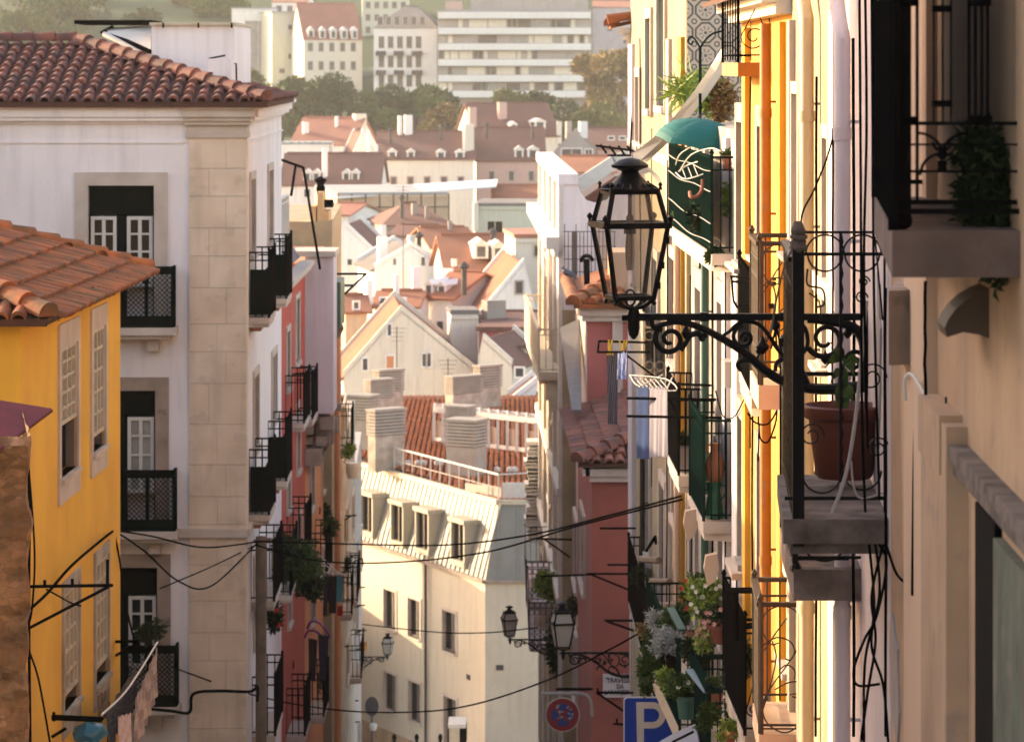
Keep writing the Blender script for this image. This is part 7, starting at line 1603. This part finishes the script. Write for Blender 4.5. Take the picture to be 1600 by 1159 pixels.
for i, (pts, lb) in enumerate((([(1343, -10, 17.8), (1345, 300, 17.8), (1347, 640, 17.8), (1352, 800, 17.8)], 'leftmost long black cable beside the mauve downpipe'), ([(1352, -10, 17.7), (1354, 200, 17.7), (1350, 420, 17.7), (1356, 700, 17.7)], 'second long black cable beside the mauve downpipe'), ([(1362, -10, 17.6), (1364, 250, 17.6), (1366, 480, 17.6), (1374, 780, 17.6)], 'long black cable right beside the near netted railing'),
        ([(1373, 850, 17.4), (1385, 880, 17.4), (1370, 960, 17.4), (1350, 1000, 17.4), (1334, 1045, 17.4), (1340, 1070, 17.4), (1375, 1068, 17.4)], 'tangled cable loop low on the tan house corner'), ([(1380, 850, 17.4), (1362, 930, 17.4), (1368, 1000, 17.4), (1356, 1080, 17.4), (1345, 1159, 17.4)], 'cable running down past the tangled loop'), ([(1358, 850, 17.5), (1366, 940, 17.5), (1362, 1010, 17.5), (1380, 1070, 17.5), (1388, 1159, 17.5)], 'cable crossing the tangle towards the right'), ([(1368, 850, 17.5), (1374, 930, 17.5), (1352, 1030, 17.5), (1350, 1159, 17.5)], 'cable crossing the tangle towards the left'), ([(1386, 855, 17.3), (1398, 890, 17.3), (1408, 905, 17.3), (1422, 915, 17.3), (1428, 945, 17.3)], 'clipped cable end on the tan wall'))):
    cable(lb, pts, r=.0075, group='cables on the near right wall')
cable('long thin black cable hanging down the tan wall', [(1430, 430, 16.2), (1431, 600, 16.2), (1428, 760, 16.2), (1426, 930, 16.2)], r=.009); cable('short cable loop under the white bracket of the tan house', [(1478, 620, 15), (1480, 700, 15), (1488, 750, 15), (1500, 755, 15), (1510, 730, 15)], r=.005)
cable('pale rope hanging diagonally in front of the big pot', [(1354, 470, 18.1), (1346, 560, 18.1), (1336, 660, 18.1), (1322, 740, 18.1), (1300, 802, 18.1)], r=.011, mm='grey', cat='rope'); cable('slack pale cord trailing from the big pot rail', [(1330, 720, 18.1), (1334, 760, 18.1), (1346, 778, 18.1), (1380, 770, 18.1)], r=.006, mm='grey', cat='cord')
cable('thin diagonal wire from the roof gutter to the hooded post', [(1318, 110, 23), (1300, 220, 22), (1275, 290, 20), (1255, 330, 19), (1250, 365, 18.3)], r=.006); cable('black wire down the amber wall by the orange pipe', [(1235, 50, 31), (1236, 180, 31), (1237, 200, 31)], r=.008); cable('wire down the amber wall between the far windows', [(1176, 650, 34), (1175, 800, 34), (1177, 1000, 34)], r=.010)
for i, (pts, lb) in enumerate((([(1118, 610, 36.8), (1130, 650, 36.8), (1148, 650, 36), (1165, 620, 34), (1178, 608, 32)], 'slack cable sweeping under the far amber balcony'), ([(1168, 645, 30), (1180, 660, 30), (1200, 662, 30), (1215, 640, 30)], 'cable loop under the peach balcony slab'), ([(1186, 662, 30), (1188, 685, 30), (1200, 690, 30), (1212, 660, 30), (1214, 640, 30)], 'lower cable loop beside the orange pipe'))):
    cable(lb, pts, r=.008)
# wire basket rack between the houses
rods('black wire basket rack fixed to the amber house', [((1142, 432, 33), (1222, 436, 31)), ((1144, 440, 33), (1222, 443, 31)), ((1143, 432, 33), (1146, 470, 33)), ((1146, 470, 33), (1152, 480, 33)), ((1152, 480, 33), (1210, 480, 31)), ((1156, 476, 33), (1208, 476, 31)), ((1210, 480, 31), (1225, 436, 31))], .012)
rods('thick black rail end of the amber house lower balcony', [((1138, 922, 33.5), (1180, 922, 33)), ((1164, 978, 33), (1182, 976, 33)), ((1150, 924, 33.4), (1150, 1000, 33.4))], .03); 
for a, b, lb, mm in (((1048, 950, 41), (1066, 984, 40), 'short pale green rail top over the geranium', 'greenpaint'), ((1078, 1046, 39), (1106, 1080, 37.2), 'blue grey rail top on the lowest balcony', 'greyblue')):
    if mm == 'greyblue': M[mm] = mat('blue_grey_paint', (.18, .25, .30), .5)
    m = MB(); m.bar(P(*a), P(*b), .09, .03); m.build('handrail', M[mm], label=lb, category='handrail')
# old insulators and tassels: rooftop aerial behind the lantern cap
rods('flat rooftop aerial behind the lantern cap', [((932, 228, 60), (992, 236, 58)), ((938, 226, 60), (948, 240, 60)), ((952, 228, 60), (962, 242, 60)), ((966, 228, 60), (976, 242, 60)), ((980, 228, 60), (988, 242, 60)), ((950, 243, 60), (985, 243, 59)), ((985, 240, 59), (990, 120, 60))], .02)
rods('angled iron props above the red terraced house', [((440, 250, 71), (474, 262, 76)), ((474, 262, 76), (500, 420, 78))], .03)
rods('short upright prop under the angled iron props', [((455, 305, 72), (462, 258, 74))], .03)
rods('slanting iron stay beside the ochre chimneys', [((508, 395, 84), (528, 460, 84))], .03)
rods('triangular iron bracket sticking out beside the green balcony', [((512, 428, 90), (572, 428, 88)), ((512, 446, 90), (552, 446, 89)), ((572, 428, 88), (538, 460, 90))], .03)

m = MB(); m.slab([P(1016, 1166, 38.6), P(1054, 1144, 38.6), P(1086, 1130, 38.4), P(1092, 1158, 37.6), P(1050, 1190, 37.8)], .05); m.build('awning', mat('pale_awning', (.22, .22, .25), .8, (.16, .16, .18), 3, .4), label='pale grey awning edge in front of the parking sign', category='awning')
rods('short black bar lying on the pale awning edge', [((1050, 1159, 37.6), (1084, 1142, 37.6))], .014)
m = MB(); p_ = P(1090, 292, 38.4); m.tube(spline([P(1078, 300, 38.4), P(1080, 308, 38.3), P(1090, 306, 38.3), P(1097, 296, 38.3), P(1098, 280, 38.3)]), .022, 7); m.build('hook', M['terracotta'], label='curled brown hook hanging on the netted green balcony', category='hook')
# ---------------------------------------------------------------- further street clutter
def wallwire(label, par, f, pts, r=.008, mm='iron', off=.07):
    V9 = [f.pt(f.tz(a, b)[0], f.tz(a, b)[1], off) for a, b in pts]; m = MB(); m.tube(spline(V9, 5), r, 5); return m.build('wall_cable', M[mm], par)
rg = random.Random(21)
for par, f, px, y0, y1, r in ((H6, F6, 1007, 60, 560, .010), (H6, F6, 1026, 200, 760, .008), (H6, F6, 1050, 250, 1000, .012), (H6, F6, 1061, 600, 1100, .008), (H5, F5, 1088, 430, 900, .010), (H5, F5, 1122, 420, 1100, .012), (H5, F5, 1143, 400, 1150, .010), (H4, F4, 1183, 120, 700, .008), (H4, F4, 1197, 640, 720, .008), (H3, F3, 1263, 40, 1150, .008), (H3, F3, 1290, 120, 1150, .010), (H3, F3, 1317, 200, 900, .008), (H2, F2, 1352, 60, 1150, .010), (H1, F1, 1405, 450, 1150, .008), (H1, F1, 1470, 440, 640, .008)):
    n = 9; wallwire('', par, f, [(px + rg.uniform(-.9, .9), y0 + (y1 - y0) * i / (n - 1)) for i in range(n)], r)
def on_wall(par, name, f, px0, y0, px1, y1, o0, o1, mm):
    r = f.rect(px0, y0, px1, y1); m = MB(); f.box(m, r[0], r[2], r[1], r[3], o0, o1); return m.build(name, M[mm], par)
on_wall(H5, 'meter_box', F5, 1144, 560, 1149, 600, .0, .12, 'grey'); on_wall(H3, 'meter_box', F3, 1312, 640, 1318, 690, 0, .10, 'whitepaint'); on_wall(H6, 'meter_box', F6, 1046, 620, 1050, 645, 0, .12, 'grey')
on_wall(H3, 'sill', F3, 1243, 392, 1259, 400, -.02, .16, 'stone'); on_wall(H3, 'sill', F3, 1292, 562, 1305, 572, -.02, .14, 'stone'); on_wall(H4, 'sill', F4, 1187, 397, 1204, 405, -.02, .14, 'stone'); on_wall(H4, 'sill', F4, 1153, 408, 1168, 415, -.02, .14, 'stone'); on_wall(H4, 'sill', F4, 1156, 870, 1168, 880, -.02, .16, 'stone')
# string courses between the floors
for par, f, ys in ((H3, F3, (430, 850)), (H4, F4, (590,)), (H6, F6, (240, 610))):
    for y in ys:
        z = (HY - y) / F * (f.A.y + f.B.y) / 2; m = MB(); f.box(m, .02, f.L - .02, z - .07, z + .07, -.01, .065); m.build('string_course', M['stone'], par)
# peeling plaster patches with depth on the stone house and the tan house
def patch(par, f, px, y, w_, h_, mm, off=.012, seed=1):
    r_ = random.Random(seed); t, z = f.tz(px, y); n = 18; m = MB(); pts = []
    for i in range(n):
        g = 6.283 * i / n; k = r_.uniform(.65, 1.1); pts.append((t + math.cos(g) * w_ * k, z + math.sin(g) * h_ * k))
    a = [f.pt(p_[0], p_[1], off) for p_ in pts]; b = [f.pt(p_[0], p_[1], -.005) for p_ in pts]; m.face(a)
    for i in range(n): j = (i + 1) % n; m.face([a[j], a[i], b[i], b[j]])
    m.build('bare_patch', M[mm], par)
patch(H1, F1, 1402, 500, .35, .22, 'brownstone', seed=3); patch(H1, F1, 1400, 1060, .30, .35, 'grey', seed=4); patch(H5, F5, 1130, 440, .4, .5, 'grey', seed=5); patch(H5, F5, 1098, 720, .5, .6, 'dirty', seed=6); patch(H3, F3, 1310, 980, .35, .9, 'dirty', seed=7); patch(H2, F2, 1375, 560, .2, .5, 'grey', seed=8); patch(H3, F3, 1296, 880, .2, .8, 'grey', seed=9); patch(H6, F6, 1000, 650, .8, .7, 'dirty', seed=10)
# more washing and plants down the left row
cl = {k: mat('wash_' + k, c, .95, c2, 6, .5) for k, c, c2 in (('white', (.60, .58, .56), (.5, .48, .46)), ('green', (.02, .12, .07), (.03, .09, .05)), ('rose', (.45, .14, .16), (.4, .1, .12)), ('sky', (.20, .34, .48), (.16, .28, .42)), ('brown', (.12, .07, .04), (.08, .05, .03)), ('grey', (.18, .18, .19), (.13, .13, .14)))}
for i, (x0, x1, y, Y, dr, k, lb) in enumerate(((542, 550, 920, 109, .9, 'grey', 'grey cloth hanging uppermost beside the white block'), (552, 560, 948, 110, .7, 'white', 'small white cloth hanging below the grey cloth'), (546, 553, 988, 112, 1.0, 'sky', 'sky blue cloth low on the grey left house'), (524, 530, 1062, 107, .8, 'brown', 'brown cloth low on the left row'), (541, 548, 1096, 111, 1.1, 'grey', 'dark grey cloth near the round sign'), (470, 478, 1036, 80, .6, 'rose', 'rose cloth beside the black trousers'), (455, 466, 1068, 78, .7, 'brown', 'brown cloth on the red facade rail'), (558, 566, 1128, 113, .9, 'white', 'white cloth lowest at the end of the left row'), (440, 448, 1102, 82, .7, 'green', 'dark green cloth lowest on the red facade'), (533, 540, 808, 100, .7, 'brown', 'brown cloth on the highest rod of the grey house'))):
    cloth(lb, 'cloth', P(x0, y, Y), P(x1, y, Y), dr, cl[k], 2, .03)
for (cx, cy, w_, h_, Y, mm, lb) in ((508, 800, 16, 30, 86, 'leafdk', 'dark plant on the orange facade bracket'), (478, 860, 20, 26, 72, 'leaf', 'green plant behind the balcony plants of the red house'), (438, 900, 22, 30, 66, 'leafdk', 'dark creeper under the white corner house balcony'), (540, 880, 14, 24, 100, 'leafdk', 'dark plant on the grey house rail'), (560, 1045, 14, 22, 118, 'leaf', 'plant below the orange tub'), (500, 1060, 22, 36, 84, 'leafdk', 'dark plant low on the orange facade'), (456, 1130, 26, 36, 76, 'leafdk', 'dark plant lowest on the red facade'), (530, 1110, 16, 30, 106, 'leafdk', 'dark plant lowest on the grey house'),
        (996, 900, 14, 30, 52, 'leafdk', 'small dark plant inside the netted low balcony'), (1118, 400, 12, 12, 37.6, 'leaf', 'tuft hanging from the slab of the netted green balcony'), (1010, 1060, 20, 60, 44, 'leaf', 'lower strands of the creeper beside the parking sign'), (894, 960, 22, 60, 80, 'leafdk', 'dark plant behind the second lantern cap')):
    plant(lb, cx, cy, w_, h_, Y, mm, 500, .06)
# tin chimney cowls and pots over the town roofs
for i, (px, py, Y) in enumerate(((560, 205, 434), (610, 205, 398), (760, 196, 402), (690, 200, 398), (832, 196, 404), (655, 372, 240), (725, 420, 208), (770, 366, 230), (600, 476, 206), (628, 312, 292))):
    m = MB(); p = P(px, py, Y); m.tube([p - Z3 * 1.6, p], .16, 8); m.lathe(p, [(.14, 0), (.32, .1), (.3, .2), (.05, .45)], 8)
    m.build('chimney_cowl', M['grey_iron'], label=('cowl on the salmon roofed house', 'cowl left on the broad mansion roof', 'cowl left on the rose palace roof', 'cowl right on the broad mansion roof', 'cowl right on the rose palace roof', 'cowl on the clipped gable house', 'cowl above the white party wall roof', 'cowl among the white dormers', 'cowl on the low white house', 'cowl on the brown pyramid roof')[i], category='chimney cowl', group='roof cowls')
# extra clutter low in the canyon on both sides
for i, (x0, y0, x1, y1, Y, lb) in enumerate(((545, 880, 566, 872, 110, 'slanting rod high on the last left house'), (540, 1020, 566, 1012, 112, 'slanting rod at mid height on the last left house'), (470, 940, 492, 930, 82, 'slanting rod beside the balcony plants'), (505, 1085, 530, 1078, 92, 'slanting rod low on the orange facade'), (985, 905, 1004, 897, 56, 'slanting stay behind the netted low balcony'), (1010, 860, 1024, 838, 48, 'wooden prop on the netted low balcony'))):
    rods(lb, [((x0, y0, Y), (x1, y1, Y - 1)), ((x1, y1, Y - 1), (x1 + 1, y1 + 12, Y - 1))], .022)
plant('big leafy mass of balcony plants spilling over the red house rail', 478, 905, 60, 60, 69, 'leafdk', 1800, .08, blobs=12); plant('lighter green leaves at the outer edge of the left balcony plants', 486, 880, 36, 40, 68.5, 'leaf', 700, .08, blobs=7)
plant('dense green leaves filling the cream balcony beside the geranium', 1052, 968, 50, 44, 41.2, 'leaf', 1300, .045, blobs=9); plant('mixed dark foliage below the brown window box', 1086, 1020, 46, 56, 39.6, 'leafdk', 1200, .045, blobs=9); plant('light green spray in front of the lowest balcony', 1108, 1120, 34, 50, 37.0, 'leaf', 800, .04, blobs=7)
plant('young shoots in a clay pot low on the amber house balcony', 1138, 1140, 26, 34, 34, 'leafhi', 420, .04, (1128, 1150, 1140, 1175, 'terracotta'))
